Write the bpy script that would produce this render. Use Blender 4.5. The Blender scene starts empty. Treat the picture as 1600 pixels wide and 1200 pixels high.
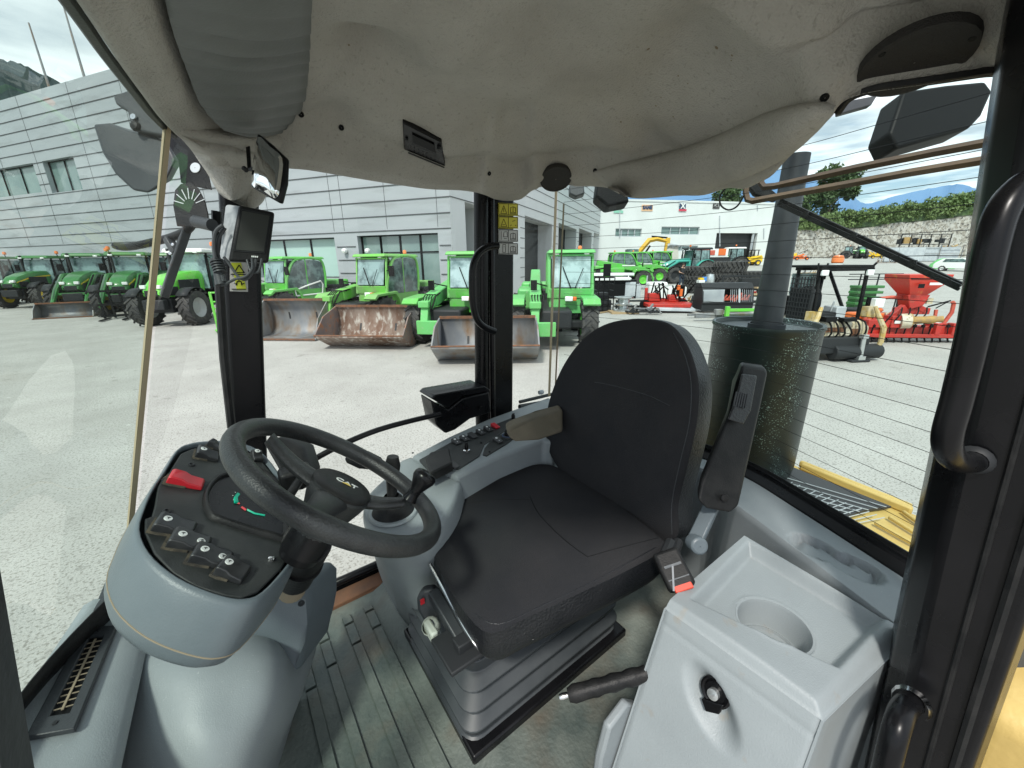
import bpy, bmesh, math, random
import numpy as np
from mathutils import Vector, Matrix, noise
from mathutils.bvhtree import BVHTree
random.seed(7)
S = bpy.context.scene; COL = S.collection
rad = math.radians
# ---------------------------------------------------------------- camera
FPX, PITCH, YAW, ROLL = 612.0, rad(17.2), rad(36.5), rad(0.6)
CAM = Vector((0, 0, 2.1))
fw = Vector((math.sin(YAW)*math.cos(PITCH), math.cos(YAW)*math.cos(PITCH), -math.sin(PITCH)))
r0 = Vector((math.cos(YAW), -math.sin(YAW), 0)); u0 = r0.cross(fw)
rt = r0*math.cos(ROLL)-u0*math.sin(ROLL); up = u0*math.cos(ROLL)+r0*math.sin(ROLL)
cd = bpy.data.cameras.new('camera'); cam = bpy.data.objects.new('camera', cd); COL.objects.link(cam)
cd.sensor_width = 36; cd.lens = 36*FPX/1600; cd.clip_start = .02; cd.clip_end = 6000
m = Matrix((rt, up, -fw)).transposed().to_4x4(); m.translation = CAM; cam.matrix_world = m
S.camera = cam
# ---------------------------------------------------------------- light
SUN_AZ, SUN_EL = rad(235), rad(52)      # azimuth clockwise from +Y
W = bpy.data.worlds.new('World'); S.world = W; W.use_nodes = True
nt = W.node_tree; nt.nodes.clear()
def N(t, **k):
    n = nt.nodes.new(t)
    for a, b in k.items(): setattr(n, a, b)
    return n
sky = N('ShaderNodeTexSky', sky_type='NISHITA', sun_disc=False, sun_elevation=SUN_EL, sun_rotation=SUN_AZ, dust_density=1.5)
tc = N('ShaderNodeTexCoord'); sep = N('ShaderNodeSeparateXYZ'); nt.links.new(tc.outputs['Generated'], sep.inputs[0])
zc = N('ShaderNodeMath', operation='MAXIMUM'); zc.inputs[1].default_value = .06; nt.links.new(sep.outputs[2], zc.inputs[0])
dv = N('ShaderNodeVectorMath', operation='DIVIDE'); cb = N('ShaderNodeCombineXYZ')
for i in range(3): nt.links.new(zc.outputs[0], cb.inputs[i])
nt.links.new(tc.outputs['Generated'], dv.inputs[0]); nt.links.new(cb.outputs[0], dv.inputs[1])
ns = N('ShaderNodeTexNoise'); ns.inputs['Scale'].default_value = .55; ns.inputs['Detail'].default_value = 9; ns.inputs['Roughness'].default_value = .58; ns.inputs['Distortion'].default_value = .5
nt.links.new(dv.outputs[0], ns.inputs['Vector'])
cr = N('ShaderNodeValToRGB'); cr.color_ramp.elements[0].position = .35; cr.color_ramp.elements[1].position = .50
nt.links.new(ns.outputs[0], cr.inputs[0])
ns2 = N('ShaderNodeTexNoise'); ns2.inputs['Scale'].default_value = 1.1; ns2.inputs['Detail'].default_value = 6
nt.links.new(dv.outputs[0], ns2.inputs['Vector'])
cc = N('ShaderNodeValToRGB'); cc.color_ramp.elements[0].position = .35; cc.color_ramp.elements[0].color = (3.9, 4.6, 5.3, 1)
cc.color_ramp.elements[1].position = .62; cc.color_ramp.elements[1].color = (9.5, 9.9, 10.2, 1)
nt.links.new(ns2.outputs[0], cc.inputs[0])
mx = N('ShaderNodeMixRGB'); nt.links.new(cr.outputs[0], mx.inputs[0]); nt.links.new(sky.outputs[0], mx.inputs[1]); nt.links.new(cc.outputs[0], mx.inputs[2])
bg = N('ShaderNodeBackground'); bg.inputs[1].default_value = .12; nt.links.new(mx.outputs[0], bg.inputs[0])
wo = N('ShaderNodeOutputWorld'); nt.links.new(bg.outputs[0], wo.inputs[0])
sl = bpy.data.lights.new('sun', 'SUN'); sl.energy = 2.7; sl.angle = rad(7); sl.color = (1, .96, .9)
so = bpy.data.objects.new('sun', sl); COL.objects.link(so)
sd = Vector((math.sin(SUN_AZ)*math.cos(SUN_EL), math.cos(SUN_AZ)*math.cos(SUN_EL), math.sin(SUN_EL)))
so.rotation_euler = sd.to_track_quat('Z', 'Y').to_euler()
S.view_settings.view_transform = 'Standard'; S.view_settings.look = 'None'; S.view_settings.gamma = 1; S.view_settings.use_curve_mapping = False
S.view_settings.exposure = .45
S.cycles.max_bounces = 10; S.cycles.transparent_max_bounces = 24; S.cycles.diffuse_bounces = 5; S.cycles.caustics_reflective = False; S.cycles.caustics_refractive = False
S.cycles.use_denoising = True
# ---------------------------------------------------------------- measuring: a point of the photograph at a known plane or distance
def ray(px, py): return fw + rt*((px-800)/FPX) + up*((600-py)/FPX)
def aX(px, py, X): d = ray(px, py); return CAM + d*(X/d.x)
def aY(px, py, Y): d = ray(px, py); return CAM + d*(Y/d.y)
def aZ(px, py, Z): d = ray(px, py); return CAM + d*((Z-2.1)/d.z)
def aD(px, py, D): return CAM + ray(px, py)*D
def aP(px, py, P0, n): d = ray(px, py); return CAM + d*((P0-CAM).dot(n)/d.dot(n))
def azv(a): a = rad(a); return Vector((math.sin(a), math.cos(a), 0))
# ---------------------------------------------------------------- materials
MT = {}
def mat(name, col, rough=.5, metal=0, col2=None, scale=8, bump=0, bscale=None, spec=None, lo=.4, hi=.62, coat=0, detail=4, stretch=None, col3=None, s3=40, t3=(.6, .68)):
    if name in MT: return MT[name]
    m = bpy.data.materials.new(name); MT[name] = m; m.use_nodes = True
    t = m.node_tree; b = t.nodes['Principled BSDF']
    def n(ty): return t.nodes.new(ty)
    b.inputs['Base Color'].default_value = (*col, 1); b.inputs['Roughness'].default_value = rough; b.inputs['Metallic'].default_value = metal
    if spec is not None: b.inputs['Specular IOR Level'].default_value = spec
    if coat: b.inputs['Coat Weight'].default_value = coat; b.inputs['Coat Roughness'].default_value = .08
    if col2 or bump:
        tc = n('ShaderNodeTexCoord'); mp = n('ShaderNodeMapping'); t.links.new(tc.outputs['Object'], mp.inputs[0])
        if stretch: mp.inputs['Scale'].default_value = stretch
        if col2:
            x = n('ShaderNodeTexNoise'); x.inputs['Scale'].default_value = scale; x.inputs['Detail'].default_value = detail; x.inputs['Roughness'].default_value = .6
            t.links.new(mp.outputs[0], x.inputs['Vector'])
            r = n('ShaderNodeValToRGB'); r.color_ramp.elements[0].position = lo; r.color_ramp.elements[1].position = hi
            r.color_ramp.elements[0].color = (*col, 1); r.color_ramp.elements[1].color = (*col2, 1)
            t.links.new(x.outputs[0], r.inputs[0]); out = r.outputs[0]
            if col3:
                y = n('ShaderNodeTexNoise'); y.inputs['Scale'].default_value = s3; y.inputs['Detail'].default_value = 5
                t.links.new(mp.outputs[0], y.inputs['Vector'])
                q = n('ShaderNodeValToRGB'); q.color_ramp.elements[0].position = t3[0]; q.color_ramp.elements[1].position = t3[1]
                t.links.new(y.outputs[0], q.inputs[0])
                k = n('ShaderNodeMixRGB'); t.links.new(q.outputs[0], k.inputs[0]); t.links.new(out, k.inputs[1]); k.inputs[2].default_value = (*col3, 1); out = k.outputs[0]
            t.links.new(out, b.inputs['Base Color'])
            rr = n('ShaderNodeMapRange'); rr.inputs[3].default_value = max(.05, rough-.08); rr.inputs[4].default_value = min(1, rough+.12)
            t.links.new(x.outputs[0], rr.inputs[0]); t.links.new(rr.outputs[0], b.inputs['Roughness'])
        if bump:
            y = n('ShaderNodeTexNoise'); y.inputs['Scale'].default_value = bscale or scale*6; y.inputs['Detail'].default_value = 3
            t.links.new(mp.outputs[0], y.inputs['Vector'])
            u = n('ShaderNodeBump'); u.inputs['Strength'].default_value = bump; u.inputs['Distance'].default_value = .01 if (bscale or 50) > 15 else .05
            t.links.new(y.outputs[0], u.inputs['Height']); t.links.new(u.outputs[0], b.inputs['Normal'])
    return m
def glass(name, tint, refl=1.45, haze=0):
    m = bpy.data.materials.new(name); MT[name] = m; m.use_nodes = True; t = m.node_tree; t.nodes.clear()
    tr = t.nodes.new('ShaderNodeBsdfTransparent'); tr.inputs[0].default_value = (*tint, 1)
    gl = t.nodes.new('ShaderNodeBsdfGlossy'); gl.inputs['Roughness'].default_value = .01
    lw = t.nodes.new('ShaderNodeLayerWeight'); lw.inputs[0].default_value = .5
    pw = t.nodes.new('ShaderNodeMath'); pw.operation = 'POWER'; pw.inputs[1].default_value = 4.0; t.links.new(lw.outputs['Facing'], pw.inputs[0])
    r0_ = ((refl-1)/(refl+1))**2*1.9; fr = t.nodes.new('ShaderNodeMath'); fr.operation = 'MULTIPLY_ADD'; fr.inputs[1].default_value = (1-r0_)*.45; fr.inputs[2].default_value = r0_; t.links.new(pw.outputs[0], fr.inputs[0])
    mx = t.nodes.new('ShaderNodeMixShader'); o = t.nodes.new('ShaderNodeOutputMaterial')
    t.links.new(fr.outputs[0], mx.inputs[0]); t.links.new(tr.outputs[0], mx.inputs[1]); t.links.new(gl.outputs[0], mx.inputs[2])
    src = mx.outputs[0]
    if haze:   # a film of dust on the pane
        df = t.nodes.new('ShaderNodeBsdfDiffuse'); df.inputs[0].default_value = (.55, .6, .56, 1)
        nz = t.nodes.new('ShaderNodeTexNoise'); nz.inputs['Scale'].default_value = 4; nz.inputs['Detail'].default_value = 5
        tcx = t.nodes.new('ShaderNodeTexCoord'); t.links.new(tcx.outputs['Object'], nz.inputs['Vector'])
        mr = t.nodes.new('ShaderNodeMapRange'); mr.inputs[1].default_value = .35; mr.inputs[2].default_value = .75; mr.inputs[3].default_value = haze*.4; mr.inputs[4].default_value = haze*1.8
        t.links.new(nz.outputs[0], mr.inputs[0])
        m2 = t.nodes.new('ShaderNodeMixShader'); t.links.new(mr.outputs[0], m2.inputs[0]); t.links.new(src, m2.inputs[1]); t.links.new(df.outputs[0], m2.inputs[2]); src = m2.outputs[0]
    t.links.new(src, o.inputs[0]); return m
# ---------------------------------------------------------------- mesh collector
class MB:
    def __init__(s): s.v = []; s.f = []; s.sm = []
    def add(s, vs, fs, smooth=False):
        o = len(s.v); s.v += [Vector(v) for v in vs]; s.f += [tuple(i+o for i in f) for f in fs]; s.sm += [smooth]*len(fs); return s
    def box(s, c, d, M=None, taper=1):
        c = Vector(c); vs = []
        for z in (-1, 1):
            for x, y in ((-1, -1), (1, -1), (1, 1), (-1, 1)):
                k = taper if z > 0 else 1
                v = Vector((x*d[0]/2*k, y*d[1]/2*k, z*d[2]/2)); vs.append((M @ v if M else v)+c)
        return s.add(vs, [(3, 2, 1, 0), (4, 5, 6, 7), (0, 1, 5, 4), (1, 2, 6, 5), (2, 3, 7, 6), (3, 0, 4, 7)])
    def bar(s, a, b, w, h=None, upv=(0, 0, 1)):
        a, b = Vector(a), Vector(b); d = (b-a); L = d.length
        if L < 1e-6: return s
        d = d/L; h = h or w; x = d.cross(Vector(upv))
        if x.length < 1e-3: x = d.cross(Vector((1, 0, 0)))
        x.normalize(); y = x.cross(d)
        vs = [p + x*i*w/2 + y*j*h/2 for p in (a, b) for i, j in ((-1, -1), (1, -1), (1, 1), (-1, 1))]
        return s.add(vs, [(0, 1, 2, 3), (7, 6, 5, 4), (4, 5, 1, 0), (5, 6, 2, 1), (6, 7, 3, 2), (7, 4, 0, 3)])
    def tube(s, pts, r, n=10, cap=True, closed=False):
        pts = [Vector(p) for p in pts]; m = len(pts); rs = r if isinstance(r, (list, tuple)) else [r]*m
        vs = []; prev = None
        for i, p in enumerate(pts):
            if closed: t = pts[(i+1) % m]-pts[i-1]
            else: t = pts[min(i+1, m-1)]-pts[max(i-1, 0)]
            t.normalize()
            if prev is None: a = t.cross(Vector((0, 0, 1))); a = a if a.length > .05 else t.cross(Vector((1, 0, 0)))
            else: a = prev - t*prev.dot(t)
            a.normalize(); b = t.cross(a); prev = a
            vs += [p + (a*math.cos(2*math.pi*k/n)+b*math.sin(2*math.pi*k/n))*rs[i] for k in range(n)]
        fs = [(i*n+k, i*n+(k+1) % n, (i+1)*n+(k+1) % n, (i+1)*n+k) for i in range(m-1) for k in range(n)]
        if closed:
            fs += [((m-1)*n+k, (m-1)*n+(k+1) % n, (k+1) % n, k) for k in range(n)]
        elif cap: fs += [tuple(range(n))[::-1], tuple((m-1)*n+k for k in range(n))]
        return s.add(vs, fs, True)
    def cyl(s, a, b, r, r2=None, n=20): return s.tube([a, b], [r, r if r2 is None else r2], n)
    def lathe(s, prof, c=(0, 0, 0), ax=(0, 0, 1), n=32, arc=2*math.pi, cap=False):
        ax = Vector(ax).normalized(); x = ax.cross(Vector((0, 0, 1))); x = x if x.length > .05 else Vector((1, 0, 0)); x.normalize(); y = ax.cross(x); c = Vector(c)
        vs = [c + ax*h + (x*math.cos(2*math.pi*k/n)+y*math.sin(2*math.pi*k/n))*r for r, h in prof for k in range(n)]
        m = len(prof)
        fs = [(i*n+k, i*n+(k+1) % n, (i+1)*n+(k+1) % n, (i+1)*n+k) for i in range(m-1) for k in range(n)]
        if cap: fs += [tuple(range(n))[::-1], tuple((m-1)*n+k for k in range(n))]
        return s.add(vs, fs, True)
    def prism(s, out, d):       # outline polygon extruded along vector d
        out = [Vector(o) for o in out]; d = Vector(d); n = len(out)
        return s.add(out+[o+d for o in out], [tuple(range(n))[::-1], tuple(range(n, 2*n))] + [(i, (i+1) % n, n+(i+1) % n, n+i) for i in range(n)])
    def grid(s, rows, smooth=True, thick=None):
        n = len(rows[0]); m = len(rows); vs = [Vector(p) for r in rows for p in r]
        return s.add(vs, [(i*n+k, i*n+k+1, (i+1)*n+k+1, (i+1)*n+k) for i in range(m-1) for k in range(n-1)], smooth)
    def loft(s, rings, caps=True, smooth=True):
        n = len(rings[0]); m = len(rings); vs = [Vector(p) for r in rings for p in r]
        fs = [(i*n+k, i*n+(k+1) % n, (i+1)*n+(k+1) % n, (i+1)*n+k) for i in range(m-1) for k in range(n)]
        if caps: fs += [tuple(range(n))[::-1], tuple((m-1)*n+k for k in range(n))]
        return s.add(vs, fs, smooth)
def build(name, mb, mt, parent=None, bevel=0, seg=2, sub=0, smooth=None, solid=0, label=None, auto=40):
    me = bpy.data.meshes.new(name); me.from_pydata([tuple(v) for v in mb.v], [], mb.f)
    me.materials.append(MT[mt] if isinstance(mt, str) else mt)
    bm = bmesh.new(); bm.from_mesh(me); bmesh.ops.delete(bm, geom=[v for v in bm.verts if not v.link_faces], context='VERTS'); bmesh.ops.recalc_face_normals(bm, faces=bm.faces)
    for f, sm in zip(bm.faces, mb.sm): f.smooth = sm if smooth is None else smooth
    if bevel or smooth is None:
        for e in bm.edges:
            if len(e.link_faces) == 2 and e.calc_face_angle(0) > rad(auto): e.smooth = False
    bm.to_mesh(me); bm.free()
    o = bpy.data.objects.new(name, me); COL.objects.link(o)
    if parent is not None: o.parent = parent; o.matrix_parent_inverse = parent_world(parent).inverted()
    if solid: q = o.modifiers.new('s', 'SOLIDIFY'); q.thickness = solid; q.offset = 0
    if bevel: q = o.modifiers.new('b', 'BEVEL'); q.width = bevel; q.segments = seg; q.limit_method = 'ANGLE'; q.angle_limit = rad(30); q.harden_normals = False
    if bevel and smooth is None:
        for p in me.polygons: p.use_smooth = True
    if sub: q = o.modifiers.new('u', 'SUBSURF'); q.levels = sub; q.render_levels = sub
    if label: o['label'] = label
    return o
LOCAL = set()
def parent_world(p): return Matrix.Identity(4) if (p.parent or p.name in LOCAL) else p.matrix_basis
def tag(o, label=None, cat=None, group=None, kind=None):
    if label: o['label'] = label
    if cat: o['category'] = cat
    if group: o['group'] = group
    if kind: o['kind'] = kind
    return o
def thing(name, label, cat, loc=(0, 0, 0), rz=0, group=None, local=True):
    o = bpy.data.objects.new(name, None); COL.objects.link(o); o.location = loc; o.rotation_euler = (0, 0, rz)
    if local: LOCAL.add(o.name)
    return tag(o, label, cat, group)
def kids(o): return [c for c in bpy.data.objects if c.parent == o]
def dup(o, loc=None, rz=None, label=None, parent=None):
    c = o.copy(); COL.objects.link(c)
    if parent is not None: c.parent = parent
    if loc is not None: c.location = loc
    if rz is not None: c.rotation_euler = (0, 0, rz)
    if label: c['label'] = label
    for k in kids(o): dup(k, parent=c)
    return c
def cat_(pts, n=6, closed=True):      # Catmull-Rom smoothing
    pts = [Vector(p) for p in pts]; m = len(pts); out = []
    for i in range(m if closed else m-1):
        p0, p1, p2, p3 = (pts[i-1] if closed or i else pts[0]), pts[i], pts[(i+1) % m], (pts[(i+2) % m] if closed or i+2 < m else pts[-1])
        for k in range(n):
            t = k/n; out.append(.5*((2*p1)+(p2-p0)*t+(2*p0-5*p1+4*p2-p3)*t*t+(3*p1-p0-3*p2+p3)*t**3))
    if not closed: out.append(pts[-1])
    return out
def sstep(a, b, x): t = min(1, max(0, (x-a)/(b-a))); return t*t*(3-2*t)
def text(name, s, P, xdir, ydir, size, mt, parent=None, ext=.0004, bold=0, sx=1):
    cu = bpy.data.curves.new(name, 'FONT'); cu.body = s; cu.size = size; cu.extrude = ext; cu.offset = bold; cu.align_x = 'CENTER'; cu.align_y = 'CENTER'
    o = bpy.data.objects.new(name, cu); dg = bpy.context.evaluated_depsgraph_get
    COL.objects.link(o); me = bpy.data.meshes.new_from_object(o.evaluated_get(dg())); bpy.data.objects.remove(o)
    xd = Vector(xdir).normalized(); zd = xd.cross(Vector(ydir)).normalized(); yd = zd.cross(xd)
    M = Matrix((xd*sx, yd, zd)).transposed().to_4x4(); M.translation = Vector(P); me.transform(M)
    me.materials.clear(); me.materials.append(MT[mt]); q = bpy.data.objects.new(name, me); COL.objects.link(q)
    if parent is not None: q.parent = parent; q.matrix_parent_inverse = parent_world(parent).inverted()
    return q
HF = azv(36.5)
def gz(x, y):
    d = x*HF.x+y*HF.y; k = sstep(4, 16, x-.25*max(0, y-12))
    return k*2.35*sstep(22, 98, d) if d > 22 else 0
def ground_hit(px, py):
    d = ray(px, py); p = aZ(px, py, 0) if d.z < 0 else None
    t = 2.0
    while t < 400:
        q = CAM+d*t
        if q.z <= gz(q.x, q.y): return Vector((q.x, q.y, gz(q.x, q.y)))
        t += .05 if t < 40 else .25
    return CAM+d*100
def at_depth(px, D):    # ground spot seen in image column px at forward distance D
    q = aD(px, 410, D); return Vector((q.x, q.y, gz(q.x, q.y)))
# ================================================================ MATERIALS
mat('ground_m', (.37, .36, .335), .95, col2=(.47, .46, .43), scale=.9, bump=.7, bscale=70, lo=.32, hi=.68, detail=14, col3=(.24, .23, .205), s3=48, t3=(.52, .64))
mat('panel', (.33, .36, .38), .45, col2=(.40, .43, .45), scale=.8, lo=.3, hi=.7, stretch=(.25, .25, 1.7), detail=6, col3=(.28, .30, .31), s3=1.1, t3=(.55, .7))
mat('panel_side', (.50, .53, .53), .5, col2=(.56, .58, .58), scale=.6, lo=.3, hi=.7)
mat('joint', (.08, .085, .09), .8)
mat('white_wall', (.70, .72, .71), .8, col2=(.6, .62, .61), scale=.35, lo=.35, hi=.8, detail=8)
mat('dark_open', (.015, .017, .018), .6)
mat('win_glass', (.14, .22, .21), .06, spec=.9, col2=(.2, .29, .27), scale=.5)
mat('blind', (.38, .55, .50), .3, spec=.7)
mat('vglass', (.05, .085, .085), .05, spec=1, col2=(.16, .24, .23), scale=3, lo=.45, hi=.6)
mat('vglass2', (.24, .36, .36), .06, spec=1, col2=(.07, .12, .12), scale=2.2, lo=.45, hi=.62)
mat('blackm', (.008, .0085, .009), .5, spec=.15)
mat('dark', (.024, .026, .028), .55, spec=.3)
mat('rubber', (.04, .04, .042), .85, col2=(.10, .095, .085), scale=7, lo=.4, hi=.75)
mat('jd', (.035, .20, .04), .32, coat=.3, col2=(.045, .16, .045), scale=3)
mat('jdy', (.75, .55, .03), .4)
mat('lime', (.12, .62, .045), .35, coat=.3, col2=(.17, .52, .08), scale=3)
mat('merlo', (.10, .50, .06), .4, coat=.15, col2=(.15, .42, .12), scale=2.2, detail=8, col3=(.25, .34, .18), s3=14, t3=(.6, .8))
mat('merlo2', (.15, .52, .07), .5, coat=.1, col2=(.20, .40, .13), scale=2, detail=8, col3=(.28, .32, .2), s3=11, t3=(.56, .78)); mat('mint', (.13, .50, .15), .45, col2=(.15, .46, .13), scale=2, detail=8, col3=(.35, .45, .32), s3=12, t3=(.6, .8))
mat('white', (.78, .79, .77), .4)
mat('grey_rim', (.42, .43, .43), .45, metal=.2)
mat('teal', (.05, .36, .29), .35, coat=.3)
mat('yellow', (.72, .43, .035), .4, col2=(.6, .36, .05), scale=3)
mat('oldyel', (.50, .34, .10), .6, col2=(.58, .50, .34), scale=5, detail=8, col3=(.2, .14, .09), s3=14, t3=(.6, .72)); mat('jcb', (.80, .52, .02), .4)
mat('cream', (.52, .44, .28), .6, col2=(.66, .62, .52), scale=4, detail=8, col3=(.25, .18, .12), s3=12, t3=(.58, .68))
mat('red', (.52, .03, .02), .45, col2=(.38, .035, .025), scale=4, detail=8, col3=(.25, .12, .08), s3=9, t3=(.6, .75))
mat('redfade', (.6, .13, .08), .6, col2=(.45, .06, .04), scale=4)
mat('orange', (.75, .16, .03), .5)
mat('beacon', (.85, .22, .05), .25, spec=.8)
mat('steel', (.20, .215, .235), .55, metal=.3, col2=(.30, .30, .29), scale=2.2, stretch=(1, 1, .4), col3=(.22, .14, .08), s3=3.5, t3=(.5, .75), detail=8)
mat('rusty', (.16, .09, .06), .8, col2=(.30, .24, .20), scale=3.5, lo=.38, hi=.66, stretch=(1, 1, .45), detail=10, col3=(.50, .47, .42), s3=9, t3=(.52, .7))
mat('rust_out', (.15, .12, .115), .7, col2=(.24, .17, .14), scale=3, col3=(.3, .12, .05), s3=6, t3=(.55, .68))
mat('rust_edge', (.20, .085, .04), .8, col2=(.12, .065, .04), scale=8)
mat('alu', (.6, .62, .62), .3, metal=.8)
mat('lightgrey', (.5, .53, .55), .6, col2=(.4, .43, .46), scale=2)
mat('hopper', (.58, .035, .02), .4, col2=(.55, .05, .03), scale=2, col3=(.6, .2, .04), s3=4, t3=(.62, .72))
mat('ochre', (.45, .28, .08), .7, col2=(.3, .2, .1), scale=8)
mat('wood', (.42, .30, .17), .8)
mat('blue', (.05, .22, .6), .5)
mat('stone', (.30, .27, .23), .95, col2=(.50, .48, .44), scale=1.4, bump=1, bscale=2.2, lo=.42, hi=.55, detail=3, col3=(.12, .11, .10), s3=2.3, t3=(.56, .62))
mat('clay', (.50, .36, .2), .9, col2=(.4, .33, .25), scale=.8)
mat('leaf', (.045, .085, .03), .6, col2=(.08, .13, .045), scale=.5, lo=.4, hi=.6)
mat('leaf2', (.085, .145, .04), .6, col2=(.15, .21, .07), scale=.4, lo=.35, hi=.6)
mat('bark', (.09, .065, .045), .9)
mat('hill_green', (.012, .028, .03), .95, col2=(.02, .04, .04), scale=.02, bump=1, bscale=.1, lo=.4, hi=.6)
mat('hill_blue', (.10, .20, .36), 1, col2=(.13, .24, .40), scale=.003)  # blue of the distance haze is painted into the far hills' colour
mat('skin', (.5, .3, .22), .6); mat('cloth_black', (.02, .022, .026), .85); mat('cloth_navy', (.03, .045, .07), .85); mat('hair', (.02, .015, .012), .8)
mat('plate_y', (.62, .50, .03), .5); mat('lamp', (.85, .87, .85), .15, spec=.8)
_t = MT['ground_m'].node_tree; _b = _t.nodes['Principled BSDF']; _src = _b.inputs['Base Color'].links[0].from_socket; _mp = [n for n in _t.nodes if n.type == 'MAPPING'][0]
for _sc, _lo, _hi, _c, _st in ((.22, .60, .78, (.33, .30, .25), (1, 1, 1)), (.9, .66, .73, (.15, .14, .12), (1, 1, 1)), (7, .60, .66, (.24, .23, .21), (1, 1, 1)), (2.6, .68, .72, (.62, .61, .58), (1, 1, 1))):
    _m = _t.nodes.new('ShaderNodeMapping'); _m.inputs['Scale'].default_value = _st; _m.inputs['Rotation'].default_value = (0, 0, .6); _t.links.new(_t.nodes['Texture Coordinate'].outputs['Object'], _m.inputs[0])
    _n = _t.nodes.new('ShaderNodeTexNoise'); _n.inputs['Scale'].default_value = _sc; _n.inputs['Detail'].default_value = 8; _n.inputs['Roughness'].default_value = .62; _t.links.new(_m.outputs[0], _n.inputs['Vector'])
    _r = _t.nodes.new('ShaderNodeMapRange'); _r.inputs[1].default_value = _lo; _r.inputs[2].default_value = _hi; _r.inputs[4].default_value = .6; _t.links.new(_n.outputs[0], _r.inputs[0])
    _x = _t.nodes.new('ShaderNodeMixRGB'); _t.links.new(_r.outputs[0], _x.inputs[0]); _t.links.new(_src, _x.inputs[1]); _x.inputs[2].default_value = (*_c, 1); _src = _x.outputs[0]
_t.links.new(_src, _b.inputs['Base Color'])
# ================================================================ GROUND, SKYLINE
mb = MB(); rows = []
xs = sorted(set([round(-60+i*6, 2) for i in range(12)] + [round(6+i*1.5, 2) for i in range(30)] + [51+i*6 for i in range(30)] + [-2500, -700, -250, -120, 260, 400, 800, 2500]))
ys = sorted(set([-2500, -700, -250, -120] + [-60+i*4 for i in range(50)] + [160, 220, 400, 900, 2500]))
for y in ys: rows.append([(x, y, gz(x, y)) for x in xs])
mb.grid(rows); g = build('ground', mb, 'ground_m'); tag(g, kind='structure')
def hills(name, pts, D, depth, mt, base=-10, rough=0, seed=0):
    """a ridge whose skyline passes through the measured directions, standing D metres off; it has a slope and a back side"""
    mb = MB(); crest = []
    P = cat_([Vector((a, b, 0)) for a, b in pts], 8, closed=False)
    for i, p in enumerate(P):
        q = aD(p.x, p.y, D)
        if rough: q.z += noise.noise(Vector((i*.7, seed, 0)))*rough+noise.noise(Vector((i*2.3, seed, 3)))*rough*.5
        crest.append(q)
    rr = []
    for k, (off, h) in enumerate(((-1, 0), (-.75, .2), (-.5, .45), (-.25, .75), (0, 1), (.5, .6), (1, 0))):
        row = []
        for i, q in enumerate(crest):
            dd = Vector((q.x, q.y, 0)).normalized(); z = base+(q.z-base)*h
            if 0 < h < 1: z += noise.noise(Vector((i*.5, k*1.7, seed)))*(q.z-base)*.09
            row.append(Vector((q.x, q.y, 0))+dd*off*depth+Vector((0, 0, z)))
        rr.append(row)
    mb.grid(rr); o = build(name, mb, mt); return tag(o, kind='structure')
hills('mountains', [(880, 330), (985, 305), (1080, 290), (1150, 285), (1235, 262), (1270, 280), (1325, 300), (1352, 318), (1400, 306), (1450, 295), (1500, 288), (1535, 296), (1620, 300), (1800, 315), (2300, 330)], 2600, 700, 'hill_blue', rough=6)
hills('wooded_mountain', [(-420, 20), (-150, 60), (-40, 82), (5, 92), (50, 108), (95, 130), (130, 150), (220, 200), (300, 240)], 420, 110, 'hill_green', rough=5, seed=4)
# ---- stone retaining wall with a planted bank above it
WP0 = at_depth(1300, 96); wd = azv(36.5+96)      # the wall runs to the right and slightly nearer
def wallpt(px, py): return aP(px, py, WP0, wd.cross(Vector((0, 0, 1))))
def band(pts_top, pts_bot, th=1.2):
    mb = MB(); a = cat_([wallpt(*p) for p in pts_top], 6, False); b = cat_([wallpt(*p) for p in pts_bot], 6, False); nn = wd.cross(Vector((0, 0, 1)))
    if nn.dot(HF) < 0: nn = -nn
    mb.loft([[p, q, q+nn*th, p+nn*th] for p, q in zip(a, b)], smooth=False); return mb
sw = build('stone_wall', band([(1180, 368), (1245, 359), (1330, 356), (1420, 346), (1530, 334), (1640, 322)], [(1180, 425), (1245, 425), (1330, 425), (1420, 425), (1530, 425), (1640, 425)]), 'stone')
tag(sw, 'rough pale stone retaining wall closing the yard under the planted bank', 'wall')
bank = band([(1180, 358), (1235, 350), (1300, 346), (1400, 334), (1530, 322), (1640, 312)], [(1180, 380), (1245, 362), (1330, 358), (1420, 348), (1530, 336), (1640, 324)], 25)
tag(build('bank', bank, 'leaf'), kind='structure')
def leafcloud(mb, c, r, n, s, seed=0, squash=1):
    rnd = random.Random(seed); c = Vector(c)
    for i in range(n):
        d = Vector((rnd.gauss(0, 1), rnd.gauss(0, 1), rnd.gauss(0, 1))); d.normalize(); d *= r*rnd.uniform(.45, 1.08)*(1+.25*noise.noise(d*1.4+Vector((seed, 0, 0)))); d.z *= squash
        p = c+d; a = Vector((rnd.gauss(0, 1), rnd.gauss(0, 1), rnd.gauss(0, 1))).normalized(); b = a.cross(Vector((rnd.gauss(0, 1), rnd.gauss(0, 1), rnd.gauss(0, 1)))).normalized(); k = s*rnd.uniform(.6, 1.3)
        mb.add([p-a*k, p+b*k*.55, p+a*k, p-b*k*.55], [(0, 1, 2, 3)])
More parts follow.
